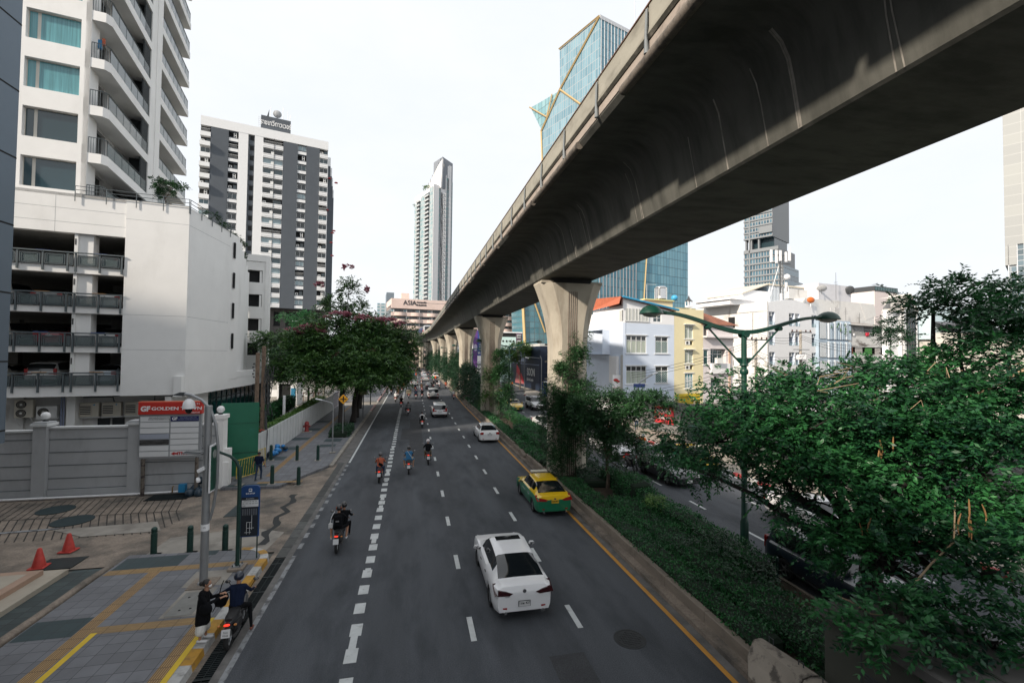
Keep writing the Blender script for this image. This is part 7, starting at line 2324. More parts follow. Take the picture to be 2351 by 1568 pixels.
for lx,z,src,c,lb in[(-8.05,5.0,cv,(.7,.7,.68),'white SUV parked on the lowest deck, left bay'),(-10.6,5.0,ct,(.6,.58,.52),'beige car on the lowest deck cut by the grey building'),(-4.95,5.0,ct,(.6,.68,.75),'pale blue-white sedan on the lowest deck, right bay'),(-7.7,7.57,ct,(.35,.02,.04),'red car parked on the second deck'),(-10.5,7.57,cv,(.62,.6,.55),'pale car at the left of the second deck'),(-4.8,7.57,ct,(.7,.7,.68),'white sedan parked on the second deck'),(-7.9,10.15,ct,(.25,.26,.26),'grey sedan parked on the third deck'),(-4.9,10.15,ct,(.68,.68,.68),'white sedan parked on the third deck, right bay'),(-10.5,10.15,cv,(.6,.6,.58),'white car at the left of the third deck'),(-5.0,12.78,ct,(.02,.02,.022),'black car with bright red tail lamps on the top deck'),(-10.4,12.78,ct,(.55,.55,.55),'pale car at the left of the top deck')]:
 p=FP@Vector((lx,3.3,z))
 car_copy(src,tuple(p),R(11),lb,c,PD)
# people and motorcycles
SKIN=mat('skin',(.36,.19,.12),.6)
HAIR=mat('hair',(.012,.01,.01),.6)
def cloth(n,c):return mat('cloth_'+n,c,.95,var=.2,vscale=9,spec=.15,bump=.5,bscale=14)
C={k:cloth(k,v)for k,v in dict(black=(.006,.0065,.008),navy=(.008,.014,.035),white=(.62,.62,.62),orange=(.62,.17,.01),blue=(.025,.13,.42),grey=(.2,.2,.2),red=(.4,.02,.03),brown=(.14,.08,.05),jeans=(.03,.05,.09),green=(.03,.25,.07),pink=(.55,.2,.28),vest=(.75,.12,.01),khaki=(.12,.11,.08)).items()}
SHOE=mat('shoe_dark',(.03,.03,.03),.6);SHOEW=mat('shoe_white',(.6,.6,.6),.6)
def hand_caps(w,d,up,side,sc=1.0,curl=.5):
 """palm and five fingers; w wrist, d pointing direction, up = back of hand, side = thumb side"""
 w,d,up,side=Vector(w),Vector(d).normalized(),Vector(up).normalized(),Vector(side).normalized()
 out=[]
 pc=w+d*.045*sc
 for k in(-1,0,1):out.append((w+side*.012*k,w+d*.085*sc+side*.026*k,.017,.015,'skin'))
 for k,ln in enumerate((.066,.078,.074,.058)):
  b0=w+d*.085*sc+side*(.034-.0225*k)
  d1=(d-up*curl*.5).normalized();d2=(d-up*curl*1.6).normalized();d3=(d*.6-up*curl*2.2).normalized()
  m1=b0+d1*ln*.45;m2=m1+d2*ln*.35;m3=m2+d3*ln*.28
  out+=[(b0,m1,.0088,.0082,'skin'),(m1,m2,.0082,.0075,'skin'),(m2,m3,.0075,.0065,'skin')]
 t0=w+d*.03+side*.028
 t1=t0+(side*.8+d*.7).normalized()*.038;t2=t1+(d-up*curl*.6).normalized()*.032
 out+=[(t0,t1,.012,.0095,'skin'),(t1,t2,.0095,.008,'skin')]
 return out
def body_mesh(name,caps,voxel,mats):
 """one continuous body surface from overlapping tapered limbs; material per face by nearest limb"""
 b=MB()
 for p,q,r,s_,m_ in caps:
  p,q=Vector(p),Vector(q)
  n=6
  ax=q-p
  if ax.length<1e-4:b.ball(tuple(p),r,SKIN,12,8);continue
  a=ax.normalized()
  pts,rs=[],[]
  for i in range(5):
   t=-math.pi/2+math.pi/2*i/4
   pts.append(p+a*r*math.sin(t));rs.append(max(.001,r*math.cos(t)))
  for i in range(1,5):
   t=math.pi/2*i/4
   pts.append(q+a*s_*math.sin(t));rs.append(max(.001,s_*math.cos(t)))
  pts.insert(5,q);rs.insert(5,s_)
  b.tube(pts,rs,SKIN,n=12)
 me=b.mesh('tmp')
 o=bpy.data.objects.new('tmp',me);COL.objects.link(o)
 md=o.modifiers.new('r','REMESH');md.mode='VOXEL';md.voxel_size=voxel;md.use_smooth_shade=True
 sm=o.modifiers.new('s','SMOOTH');sm.factor=.5;sm.iterations=2
 dg=bpy.context.evaluated_depsgraph_get()
 res=bpy.data.meshes.new_from_object(o.evaluated_get(dg))
 bpy.data.objects.remove(o)
 res.name=name
 n=len(res.polygons)
 cen=np.empty(n*3,dtype=np.float32);res.polygons.foreach_get('center',cen);cen=cen.reshape(-1,3)
 best=np.full(n,1e9,dtype=np.float32);idx=np.zeros(n,dtype=np.int32)
 keys=list(mats.keys())
 for p,q,r,s_,m_ in caps:
  p=np.array(p,dtype=np.float32);q=np.array(q,dtype=np.float32);d=q-p;l2=max(float(d@d),1e-8)
  t=np.clip(((cen-p)@d)/l2,0,1)
  dist=np.linalg.norm(cen-(p+t[:,None]*d),axis=1)-(r+(s_-r)*t)
  k=dist<best
  best[k]=dist[k];idx[k]=keys.index(m_)
 res.materials.clear()
 for k in keys:res.materials.append(mats[k])
 res.polygons.foreach_set('material_index',idx)
 res.shade_smooth()
 return res
def head_caps(c,fw=(0,1,0)):
 """c = centre of the skull; fw = facing"""
 c,f=Vector(c),Vector(fw).normalized()
 s_=f.cross(Vector((0,0,1))).normalized()
 u=Vector((0,0,1))
 out=[(c+u*.02-f*.015,c+u*.025+f*.01,.092,.088,'skin'),(c-u*.03+f*.02,c-u*.075+f*.045,.068,.04,'skin'),(c+f*.09-u*.0,c+f*.108-u*.03,.012,.015,'skin'),(c-u*.06-f*.0,c-u*.16-f*.01,.052,.058,'skin')]
 for k in(-1,1):
  out+=[(c+s_*.088*k-u*.015,c+s_*.094*k+u*.015,.013,.016,'skin'),(c+f*.078+s_*.032*k+u*.012,c+f*.082+s_*.034*k+u*.012,.013,.012,'skin')]
 out.append((c+f*.082-s_*.02-u*.062,c+f*.082+s_*.02-u*.062,.009,.009,'skin'))
 return out
def face_bits(t,c,fw=(0,1,0)):
 c,f=Vector(c),Vector(fw).normalized();s_=f.cross(Vector((0,0,1))).normalized();u=Vector((0,0,1))
 b=MB()
 for k in(-1,1):b.ball(tuple(c+f*.091+s_*.033*k+u*.012),.0075,HAIR,8,6)
 obj('eyes',b,t)
def torso(sh,hip,wsh,whip,r,m_='shirt',belly=.0):
 """shoulder centre, hip centre"""
 sh,hip=Vector(sh),Vector(hip)
 out=[((sh+Vector((-wsh,0,-.02))),(sh+Vector((wsh,0,-.02))),r*.68,r*.68,m_)]
 for k in(-1,1):
  out.append((sh+Vector((k*wsh*.55,0,-.07)),hip+Vector((k*whip*.5,0,.08)),r*1.0,r*.95,m_))
 out.append((sh+Vector((0,0,-.05)),hip+Vector((0,0,.06)),r*1.05,r*1.05+belly,m_))
 out.append((hip+Vector((-whip*.6,0,0)),hip+Vector((whip*.6,0,0)),r*1.0,r*1.0,'trousers'))
 return out
def rider_caps(knee=.0,reach=None,lean=0.0,fine=False,bare=False):
 hip=(0,-.02,.84);sh=(lean,.10,1.34)
 c=torso(sh,hip,.155,.12,.125)
 for k in(-1,1):
  s0=Vector(sh)+Vector((k*.19,0,-.03))
  el=Vector((lean+k*(.30),.26,1.12));wr=Vector((k*.31,.52,1.06))
  if reach and k==-1:el,wr=Vector(reach[0]),Vector(reach[1])
  m_='shirt'
  c+=[(s0,s0+(el-s0)*.6,.058,.05,'shirt'),(s0+(el-s0)*.6,el,.048,.043,'sleeve'),(el,wr,.041,.028,'sleeve')]
  d=(wr-el).normalized()
  c+=hand_caps(wr,d,(0,0,1),(-k,0,0),curl=.9)
  kn=Vector((k*(.22+knee),.36,.80));an=Vector((k*(.22+knee*.7),.22,.36))
  if reach and k==1:kn,an=Vector((.25,.34,.66)),Vector((.36,.12,.12))
  if reach and k==-1:kn,an=Vector((-.22,.34,.70)),Vector((-.26,.22,.30))
  h0=Vector(hip)+Vector((k*.09,.02,-.02))
  c+=[(h0,kn,.088,.062,'trousers'),(kn,kn+(an-kn)*.4,.058,.055,'shin'),(kn+(an-kn)*.4,an,.054,.037,'shin'),(an+Vector((0,-.05,-.04)),an+Vector((k*.02,.14,-.06)),.036,.03,'shoe')]
 c+=head_caps((lean,.15,1.60))
 return c
def make_body(caps,voxel=.014,**m_):
 d=dict(skin=SKIN,shirt=C['black'],sleeve=C['black'],trousers=C['black'],shin=C['black'],shoe=SHOE)
 d.update(m_)
 return body_mesh('body',caps,voxel,d)
RID=make_body(rider_caps())
RIDK=make_body(rider_caps(knee=.10))
ORDER=['skin','shirt','sleeve','trousers','shin','shoe']
def helmet_mesh(full=False):
 b=MB();b.ball((0,0,.02),.142,PAINT,20,12,(.93,1.05,.98))
 b.v=[(x,y,max(z,-.07 if full else-.045))for x,y,z in b.v]
 return b.mesh('helmet',60)
HM=helmet_mesh(True)
VIS=MB();VIS.ball((0,.035,.0),.128,CGL,16,10,(.9,.98,.55));VISm=VIS.mesh('visor',60)
def person(label,loc,rz,mesh,mats,helmet=None,hpos=(0,.15,1.60),group=None):
 """mats: dict body slot -> material"""
 o=obj('person',mesh,loc=loc,rot=(0,0,rz),label=label,cat='person',group=group,sc=(.92,.9,.895))
 for k,m_ in mats.items():
  i=ORDER.index(k);o.material_slots[i].link='OBJECT';o.material_slots[i].material=m_
 if helmet:
  h=obj('helmet',HM,o,loc=hpos);h.color=(*helmet,1);v=obj('visor',VISm,h)
 else:
  b=MB();b.ball((hpos[0],hpos[1]-.012,hpos[2]+.028),.103,HAIR,14,10,(.95,1.02,.95));b.v=[(x,y,max(z,hpos[2]-.02+max(0,(y-hpos[1])*.9)))for x,y,z in b.v]
  obj('hair',b,o,smooth=60)
 return o
def moto_proto(label,loc,rz,scooter=True,plate=True):
 t=thing('motorcycle',label,'motorcycle',loc,rz)
 for y in(-.62,.62):
  b=MB();b.lathe([(.20,-.045),(.27,-.05),(.295,-.02),(.295,.02),(.27,.05),(.20,.045)],(0,0,0),TYRE,20,axis='x',caps=False);o=obj('wheel',b,t,loc=(0,y,.295),smooth=35)
  b=MB();b.lathe([(.205,-.02),(.205,.02)],(0,0,0),RIM,18,axis='x',caps=False);[b.cbox((0,0,0),(.02,.4,.025),RIM,rx=a*1.047)for a in range(3)];obj('rim',b,o)
 b=MB();b.tube([(0,-.78,.72),(0,-.4,.68),(0,-.05,.58),(0,.12,.38),(0,.3,.38),(0,.42,.75),(0,.46,.98)],[.07,.12,.13,.12,.1,.1,.08],PAINT,n=10);b.tube([(0,.34,.5),(0,.42,.85),(0,.5,1.0)],[.17,.19,.1],PAINT,n=10,flat=.5);o=obj('fairing',b,t,smooth=50);o.color=(.015,.015,.018,1)
 b=MB();b.cbox((0,-.15,.40),(.26,.5,.3),TRIM,bev=.05);b.tube([(.13,-.1,.3),(.16,-.5,.34),(.17,-.78,.42)],[.03,.042,.045],TRIM,n=8);obj('engine',b,t)
 b=MB();b.tube([(0,.74,.62),(0,.60,.62),(0,.5,.56)],[.07,.085,.06],TRIM,n=8);b.tube([(0,-.85,.6),(0,-.72,.62),(0,-.6,.58)],[.05,.08,.07],TRIM,n=8);obj('mudguard',b,t)
 b=MB();b.tube([(0,-.70,.80),(0,-.5,.80),(0,-.1,.79),(0,.1,.74)],[.09,.13,.14,.09],mat('seat_black',(.012,.012,.013),.6),n=10,flat=.45);obj('seat',b,t,smooth=50)
 for k in(-1,1):
  b=MB();b.tube([(k*.075,.62,.3),(k*.075,.5,.8)],.028,CHR,n=6);obj('fork',b,t)
  b=MB();b.tube([(k*.2,.5,1.03),(k*.34,.46,1.28)],.01,TRIM,n=5);b.ball((k*.36,.45,1.31),.07,TRIM,10,6,(1.1,.25,.7));o=obj('rear_view_mirror',b,t)
  b=MB();b.ball((k*.36,.43,1.31),.06,CHR,10,6,(1.1,.1,.7));obj('mirror_glass',b,o)
  b=MB();b.cbox((k*.19,-.8,.72),(.07,.04,.05),mat('indicator',(.5,.2,.05),.3),bev=.01);obj('indicator',b,t)
 b=MB();b.tube([(-.33,.42,1.0),(-.15,.5,1.03),(.15,.5,1.03),(.33,.42,1.0)],.018,TRIM,n=6);obj('handlebar',b,t)
 b=MB();b.cbox((0,.62,.88),(.2,.08,.14),HLM,bev=.03);obj('headlight',b,t)
 b=MB();b.cbox((0,-.83,.74),(.14,.06,.05),TLON,bev=.015);obj('tail_light',b,t)
 t.scale=(.95,.95,.92)
 b=MB();b.cbox((0,-.9,.56),(.2,.02,.2),PLW,rx=-.25);o=obj('number_plate',b,t)
 return t
mp_=moto_proto('black motorcycle under the pair in black, nearest on the left of the road',(-2.6,18.55,0),0)
def moto(label,x,y,rz=0,col=None,group='motorcycles on the main road',z=0):
 r=dup(mp_,(x,y,z),rz,label,group)
 if col:
  for o in kids_of(r,'fairing'):o.color=(*col,1)
 return r
def ride(x,y,who,mats,hel,rz=0,bcol=None,mesh=None,blabel=None,group='riders on the main road'):
 moto(blabel or('motorcycle under the '+who.replace(' with a black sling bag','').replace(' and shorts with bare knees spread wide','').replace(' with a dark helmet,','')),x,y+.9,rz,bcol)
 return person(who,(x,y+.9+.05,0),rz,mesh or RID,mats,hel,group=group)
def outfit(s_,t_,bare_arm=False,bare_leg=False,shoe=None):
 d=dict(shirt=C[s_],sleeve=SKIN if bare_arm else C[s_],trousers=C[t_],shin=SKIN if bare_leg else C[t_])
 if shoe:d['shoe']=shoe
 return d
BKH=(.012,.012,.014)
person('rider in a black jacket driving the nearest motorcycle',(-2.5,18.8,0),0,RID,outfit('black','black'),BKH,group='pair on the nearest motorcycle')
p_=person('pillion passenger in black with a black helmet marked in orange',(-2.62,18.35,.04),0,RIDK,outfit('black','black',bare_leg=True,shoe=SHOEW),BKH,group='pair on the nearest motorcycle')
b=MB();[b.cbox((k*.09,-.09,.03),(.03,.03,.1),C['orange'],rx=.2)for k in(-1,1)];obj('helmet_mark',b,[o for o in COL.objects if o.parent==p_ and o.name.startswith('helmet')][0])
b=MB();b.cbox((0,0,.22),(.28,.16,.42),C['black'],bev=.05,rx=-.08);b.box(-.06,.06,-.1,-.085,.2,.25,C['grey']);obj('backpack',b,loc=(-2.62,18.19,.88),label='black backpack on the pillion passenger',cat='backpack')
b=MB();b.cbox((0,0,0),(.16,.07,.2),C['white'],bev=.03);b.tube([(-.02,0,.1),(.02,.02,.3),(.12,.06,.5)],.015,C['white'],n=5);obj('handbag',b,loc=(-2.88,18.27,.9),label='small white shoulder bag hanging at the pillion passenger\'s left side',cat='handbag')
ride(-1.72,26.75,'rider in an orange shirt with a black sling bag',outfit('orange','jeans',bare_arm=True),(.05,.05,.055),bcol=(.25,.02,.02))
b=MB();b.cbox((0,0,0),(.26,.08,.14),C['black'],bev=.02,ry=.5);b.tube([(-.08,.0,.05),(-.16,.06,.38)],.012,C['black'],n=4);obj('sling_bag',b,loc=(-1.68,27.57,.92),label='black sling bag across the orange shirt',cat='bag')
ride(-.1,28.35,'rider in a blue T-shirt and shorts with bare knees spread wide',outfit('blue','blue',True,True,SKIN),BKH,mesh=RIDK)
b=MB();b.tube([(-.12,0,.42),(.16,-.02,.0)],.012,C['white'],n=4);b.cbox((.2,-.02,-.03),(.1,.06,.14),mat('canvas',(.45,.4,.32),.8),bev=.02);obj('sling_bag',b,loc=(-.08,29.2,.9),label='pale canvas pouch on a white strap across the blue T-shirt',cat='bag')
ride(1.15,30.55,'rider in a black shirt with a white helmet',outfit('black','khaki'),(.68,.62,.62),bcol=(.2,.02,.02))
ride(1.07,45.7,'rider in a white shirt with a black backpack',outfit('white','black'),BKH,bcol=(.25,.02,.02))
b=MB();b.cbox((0,0,0),(.28,.16,.42),C['black'],bev=.05);obj('backpack',b,loc=(1.07,46.52,.98),label='black backpack on the rider in the white shirt',cat='backpack')
far=[(-.37,55.2,'rider in a grey jacket with a dark helmet, just left of the white SUV','grey','black',BKH),(-1.35,63.1,'rider in black with a red collar, left of the dashed line','black','black',BKH),(-2.35,70.2,'rider in white with a pale helmet at the left lane','white','brown',(.5,.55,.6)),(-2.2,77.5,'rider with a brown helmet behind the one in white','brown','black',(.3,.15,.08)),(-3.56,84,'dark rider nearest the left kerb','black','navy',BKH),(-.44,75.4,'rider in black carrying a big cream box','black','black',BKH),(.68,74.4,'rider in teal with a pink helmet, middle of three abreast','jeans','black',(.5,.1,.2)),(1.67,75.3,'rider in black with a rose helmet, right of three abreast','black','black',(.5,.12,.16)),(-1.84,87.4,'rider in brown left of the silver sedan','brown','black',BKH),(-1.63,95.2,'rider in an orange vest behind the silver sedan','vest','black',(.4,.1,.02)),(-1.3,104.5,'rider in navy beside the silver sedan','navy','black',BKH),(-2.38,82.1,'rider with a cream bag at the left lane','khaki','black',(.4,.3,.2)),(6.64,73.2,'rider in white with a black bag, alone near the yellow line','white','jeans',BKH),(7.05,96.3,'rider in an orange jacket on the yellow line','orange','black',BKH),(5.66,96.4,'rider in a pale blue shirt left of the orange jacket','white','black',(.5,.55,.6)),(5.59,104,'rider in dark clothes ahead of the pale blue shirt','black','black',BKH),(5.46,120.9,'rider in a green vest','green','black',(.4,.4,.4)),(6.2,122.3,'rider in an orange vest beside the green one','vest','black',(.5,.3,.1)),(2.23,109.7,'rider between the silver and grey sedans','grey','black',(.3,.05,.05)),(1.9,90,'rider in a brown coat behind the dark sedan','brown','brown',(.12,.08,.05)),(-2.81,113.4,'rider in a red jacket by the tree','red','black',BKH),(-1.5,118,'dark rider following the red jacket','black','black',BKH),(-1.42,133.3,'rider beneath the tree edge, far left','navy','black',(.3,.05,.03)),(5.73,140.3,'dark rider left of the far white SUV','black','black',BKH),(5.2,150,'rider in navy further up beside the queue','navy','black',(.3,.3,.3)),(6.54,172.5,'rider in brown far up by the median','brown','black',BKH),(6.55,198.5,'tiny rider far up by the median','grey','black',BKH),(4.7,100.2,'rider in black close behind the pale blue shirt','black','black',BKH),(1.2,140.3,'rider beside the blue car','vest','black',(.4,.1,.05)),(.68,90.2,'rider in navy with a pale helmet ahead of the three abreast','navy','black',(.3,.35,.4)),(1.4,166.9,'far rider between the lanes','red','black',BKH),(5.94,206.3,'farthest rider near the taxi','red','black',BKH),(7.6,178.5,'far rider at the median kerb','black','black',BKH)]
for i,(x,y,lb,s_,t_,h)in enumerate(far):
 ride(x,y,lb,outfit(s_,t_,i%4==1),h,rz=RND.uniform(-.04,.04),bcol=[(.015,.015,.018),(.3,.02,.02),(.02,.03,.1),(.4,.4,.4)][i%4],mesh=RIDK if i%3==0 else None)
b=MB();b.cbox((0,0,.34),(.8,.5,.62),mat('crate_cream',(.55,.47,.33),.7,var=.1,vscale=3),bev=.02);[b.box(-.41,.41,-.262,-.25,z,z+.02,mat('strap_brown',(.2,.12,.06),.7))for z in(.15,.35,.5)];obj('delivery_box',b,loc=(-.44,75.75,.75),label='big cream delivery box strapped behind a rider',cat='box')
VM=dict(shirt=C['vest'],sleeve=C['white'],trousers=C['jeans'],shin=C['jeans'])
moto('white scooter facing the camera beside the red and white kerb',16.95,31.5,R(184),(.6,.6,.6),'motorcycles on the side road');person('rider in an orange vest with a white helmet on the white scooter',(16.95,31.4,0),R(184),RID,VM,(.7,.7,.7))
moto('motorcycle of the orange vest rider in front of the far off-roader',16.5,78,R(180),None,'motorcycles on the side road');person('orange vest rider seen above the facing off-roader',(16.5,77.9,0),R(180),RID,VM,BKH)
moto('motorcycle beside the white sedan on the side road',12.9,78.5,R(180),None,'motorcycles on the side road');person('rider in navy with a yellow helmet behind the facing white sedan',(12.9,78.4,0),R(180),RID,outfit('navy','black'),(.6,.35,.02))
moto('dark motorcycle under the left branches of the big tree',13.9,27.3,R(182),None,'motorcycles on the side road')
moto('black motorcycle with a white plate stopped against the striped kerb',-4.38,13.35,.06,None,'motorcycles on the main road')
sm_=list(COL.objects)[-1]
text('plate_text','7กด',.075,DK,None,(-4.33,12.436,.595));text('plate_text','9546',.075,DK,None,(-4.33,12.43,.52))
root=[o for o in COL.objects if o.get('label','').startswith('black motorcycle with a white plate')][0]
for o in list(COL.objects)[-2:]:o.parent=root;o.location=(.0,-.93,.60 if '7' in o.name or o==list(COL.objects)[-2]else .52);o.scale=(.9,1,.9)
SRD=make_body(rider_caps(reach=((-.36,.26,1.18),(-.52,.30,1.10))),voxel=.009,shirt=C['navy'],sleeve=C['navy'],trousers=C['black'],shin=C['black'],shoe=mat('sandal',(.2,.06,.04),.7))
person('rider in a dark navy jacket and helmet holding out a hand to the woman',(-4.38,13.35,0),.06,SRD,{},(.012,.018,.035))
b=MB();b.cbox((0,0,0),(.3,.22,.36),C['black'],bev=.08,ry=.35);b.tube([(-.05,0,.15),(0,0,.38),(.05,0,.5)],.012,C['black'],n=5);b.tube([(-.1,0,-.1),(-.2,0,-.3)],.01,C['black'],n=4);obj('bag',b,loc=(-4.8,13.5,.86),label='black bag held between the woman and the stopped rider',cat='bag')
wf=Vector((1,.1,0)).normalized();wp=Vector((-4.99,12.92,.18))
hd=Vector((.06,.02,1.48))
caps=[((0,-.13,1.27),(0,.13,1.27),.07,.07,'shirt'),((0,0,1.22),(0,0,.95),.125,.135,'shirt'),((0,-.06,1.1),(-.01,-.09,.62),.12,.14,'shirt'),((0,.06,1.1),(.0,.09,.62),.12,.14,'shirt'),((-.01,-.05,.7),(-.01,-.06,.52),.15,.155,'shirt'),((.0,.05,.7),(.0,.06,.52),.15,.155,'shirt'),((0,-.08,.5),(-.02,-.12,.31),.13,.12,'trousers'),((0,.08,.5),(.02,.12,.31),.13,.12,'trousers'),((-.01,-.09,.36),(-.03,-.1,.1),.045,.032,'shin'),((.02,.09,.36),(.04,.1,.1),.045,.032,'shin'),((-.07,-.1,.045),(.12,-.11,.035),.042,.036,'shoe'),((0.0,.1,.045),(.19,.1,.035),.042,.036,'shoe')]
for k,wr in((-1,(.42,-.05,1.1)),(1,(.36,.14,1.12))):
 s0=Vector((0,k*.16,1.25));el=Vector((.12,k*.19,1.03));wr=Vector(wr)
 caps+=[(s0,el,.056,.05,'shirt'),(el,wr-(wr-el)*.15,.05,.036,'sleeve'),(wr-(wr-el)*.2,wr,.03,.025,'skin')]
 caps+=hand_caps(wr,(wr-el).normalized(),(0,0,1),(0,-k,0),curl=.6)
caps+=head_caps(hd,(1,-.0,-.25))
WM=make_body(caps,voxel=.0075,shirt=C['black'],sleeve=C['black'],trousers=mat('skirt_white',(.62,.62,.6),.8,var=.2,vscale=9,stretch=(3,3,.3)),shin=SKIN,shoe=SHOEW)
w_=obj('person',WM,sc=(.95,.95,.93),loc=tuple(wp),rot=(0,0,.05),label='woman in a long black dress over a white pleated skirt, wearing a face mask',cat='person')
b=MB();b.ball(tuple(hd+Vector((-.02,0,.03))),.105,HAIR,16,10,(1.0,.95,.95));b.v=[(x,y,max(z,hd.z-.03+max(0,(x-hd.x)*1.3)))for x,y,z in b.v];b.ball(tuple(hd+Vector((-.13,0,.02))),.055,HAIR,12,8,(1,1,1.1));obj('hair',b,w_,smooth=60)
b=MB();b.ball(tuple(hd+Vector((.065,0,-.05))),.055,mat('mask_white',(.7,.7,.7),.7),12,8,(.85,.95,.8));obj('face_mask',b,w_,smooth=60);face_bits(w_,hd,(1,0,-.25))
b=MB();b.ball((.12,-.18,.85),.15,C['black'],14,8,(1,.5,1.1));b.tube([(.06,-.18,.98),(.0,-.2,1.3),(.05,-.15,1.32)],.01,C['black'],n=4);obj('handbag',b,loc=tuple(wp),smooth=60,label='round black shoulder bag at the woman\'s right side',cat='handbag')
hd=Vector((0,.02,1.62))
caps=torso((0,0,1.42),(0,0,.95),.17,.13,.125)
for k in(-1,1):
 s0=Vector((k*.2,0,1.39));el=Vector((k*.30,.02-k*.08,1.14));wr=Vector((k*.38,.04-k*.02,.90))
 caps+=[(s0,s0+(el-s0)*.8,.06,.055,'shirt'),(s0+(el-s0)*.7,el,.042,.04,'skin'),(el,wr,.04,.027,'skin')];caps+=hand_caps(wr,(k*.1,.1,-1),(k,0,0),(0,1,0),curl=.35)
 kn=Vector((k*.09,.12*k+.03,.52));an=Vector((k*.07,.20*k-.05,.10))
 caps+=[((k*.09,0,.92),kn,.09,.064,'trousers'),(kn,an,.06,.045,'shin'),(an+Vector((0,-.06,-.05)),an+Vector((0,.14,-.06)),.038,.032,'shoe')]
caps+=head_caps(hd)
MAN=make_body(caps,voxel=.009,shirt=C['navy'],sleeve=C['navy'],trousers=C['jeans'],shin=C['jeans'])
person('man in a navy polo shirt walking away past the yellow barriers',(-8.35,28.3,.17),-.15,MAN,{},None,hpos=(0,.02,1.62))
person('person in a white shirt standing by the car at the fence corner',(21.6,41.2,.14),2.6,MAN,dict(shirt=C['white'],trousers=C['jeans'],shin=C['jeans']),None,hpos=(0,.02,1.62))
person('person in an orange vest standing on the far pavement before the hoarding',(20.9,95,.1),2.2,MAN,dict(shirt=C['vest']),None,hpos=(0,.02,1.62))
# trees, climbers, hedges
def leaf_mat(name,lo,hi,rough=.45,trans=.22):
 m=bpy.data.materials.new(name);m.use_nodes=True
 t=m.node_tree;N,K=t.nodes,t.links
 b=N['Principled BSDF'];geo=N.new('ShaderNodeNewGeometry')
 rp=N.new('ShaderNodeValToRGB');rp.color_ramp.elements[0].color=(*lo,1);rp.color_ramp.elements[1].color=(*hi,1)
 rp.color_ramp.elements[0].position=.1;rp.color_ramp.elements[1].position=1.0
 n=N.new('ShaderNodeTexNoise');n.inputs['Scale'].default_value=.9;n.inputs['Detail'].default_value=3
 K.new(geo.outputs['Position'],n.inputs['Vector'])
 ma=N.new('ShaderNodeMath');ma.operation='MULTIPLY_ADD';K.new(geo.outputs['Random Per Island'],ma.inputs[0]);ma.inputs[1].default_value=.55
 mb_=N.new('ShaderNodeMath');mb_.operation='MULTIPLY_ADD';K.new(n.outputs['Fac'],mb_.inputs[0]);mb_.inputs[1].default_value=1.5;mb_.inputs[2].default_value=-.55
 K.new(mb_.outputs[0],ma.inputs[2]);K.new(ma.outputs[0],rp.inputs[0])
 K.new(rp.outputs[0],b.inputs['Base Color']);b.inputs['Roughness'].default_value=rough
 tr=N.new('ShaderNodeBsdfTranslucent');K.new(rp.outputs[0],tr.inputs[0])
 mx_=N.new('ShaderNodeMixShader');mx_.inputs[0].default_value=trans
 K.new(b.outputs[0],mx_.inputs[1]);K.new(tr.outputs[0],mx_.inputs[2]);K.new(mx_.outputs[0],N['Material Output'].inputs['Surface'])
 return m
LFB=leaf_mat('leaf_big_tree',(.004,.034,.02),(.05,.22,.06))
LFM=leaf_mat('leaf_median',(.011,.042,.018),(.05,.15,.045))
LFL=leaf_mat('leaf_flower_tree',(.012,.055,.018),(.12,.25,.05))
LFD=leaf_mat('leaf_dark',(.007,.034,.016),(.03,.10,.038))
LFH=leaf_mat('leaf_hedge',(.009,.055,.02),(.035,.19,.045))
LFG=leaf_mat('leaf_lime',(.05,.12,.02),(.16,.30,.06))
PKF=leaf_mat('blossom_pink',(.40,.12,.17),(.65,.30,.36))
BRK=mat('bark',(.10,.075,.055),.9,var=.3,vscale=6,bump=.6,bscale=20)
BRKP=mat('bark_pale',(.34,.25,.16),.85,var=.2,vscale=5)
BRKD=mat('bark_dark',(.022,.018,.016),.9,var=.3,vscale=5)
def quads_mesh(name,V,m_):
 """V: (n,4,3) array of quads"""
 n=len(V)
 me=bpy.data.meshes.new(name)
 me.vertices.add(n*4);me.vertices.foreach_set('co',V.astype(np.float32).ravel())
 me.loops.add(n*4);me.loops.foreach_set('vertex_index',np.arange(n*4,dtype=np.int32))
 me.polygons.add(n);me.polygons.foreach_set('loop_start',np.arange(0,n*4,4,dtype=np.int32));me.polygons.foreach_set('loop_total',np.full(n,4,dtype=np.int32))
 me.materials.append(m_);me.update(calc_edges=True);me.validate()
 return me
def nrm(a):return a/np.maximum(np.linalg.norm(a,axis=-1,keepdims=True),1e-6)
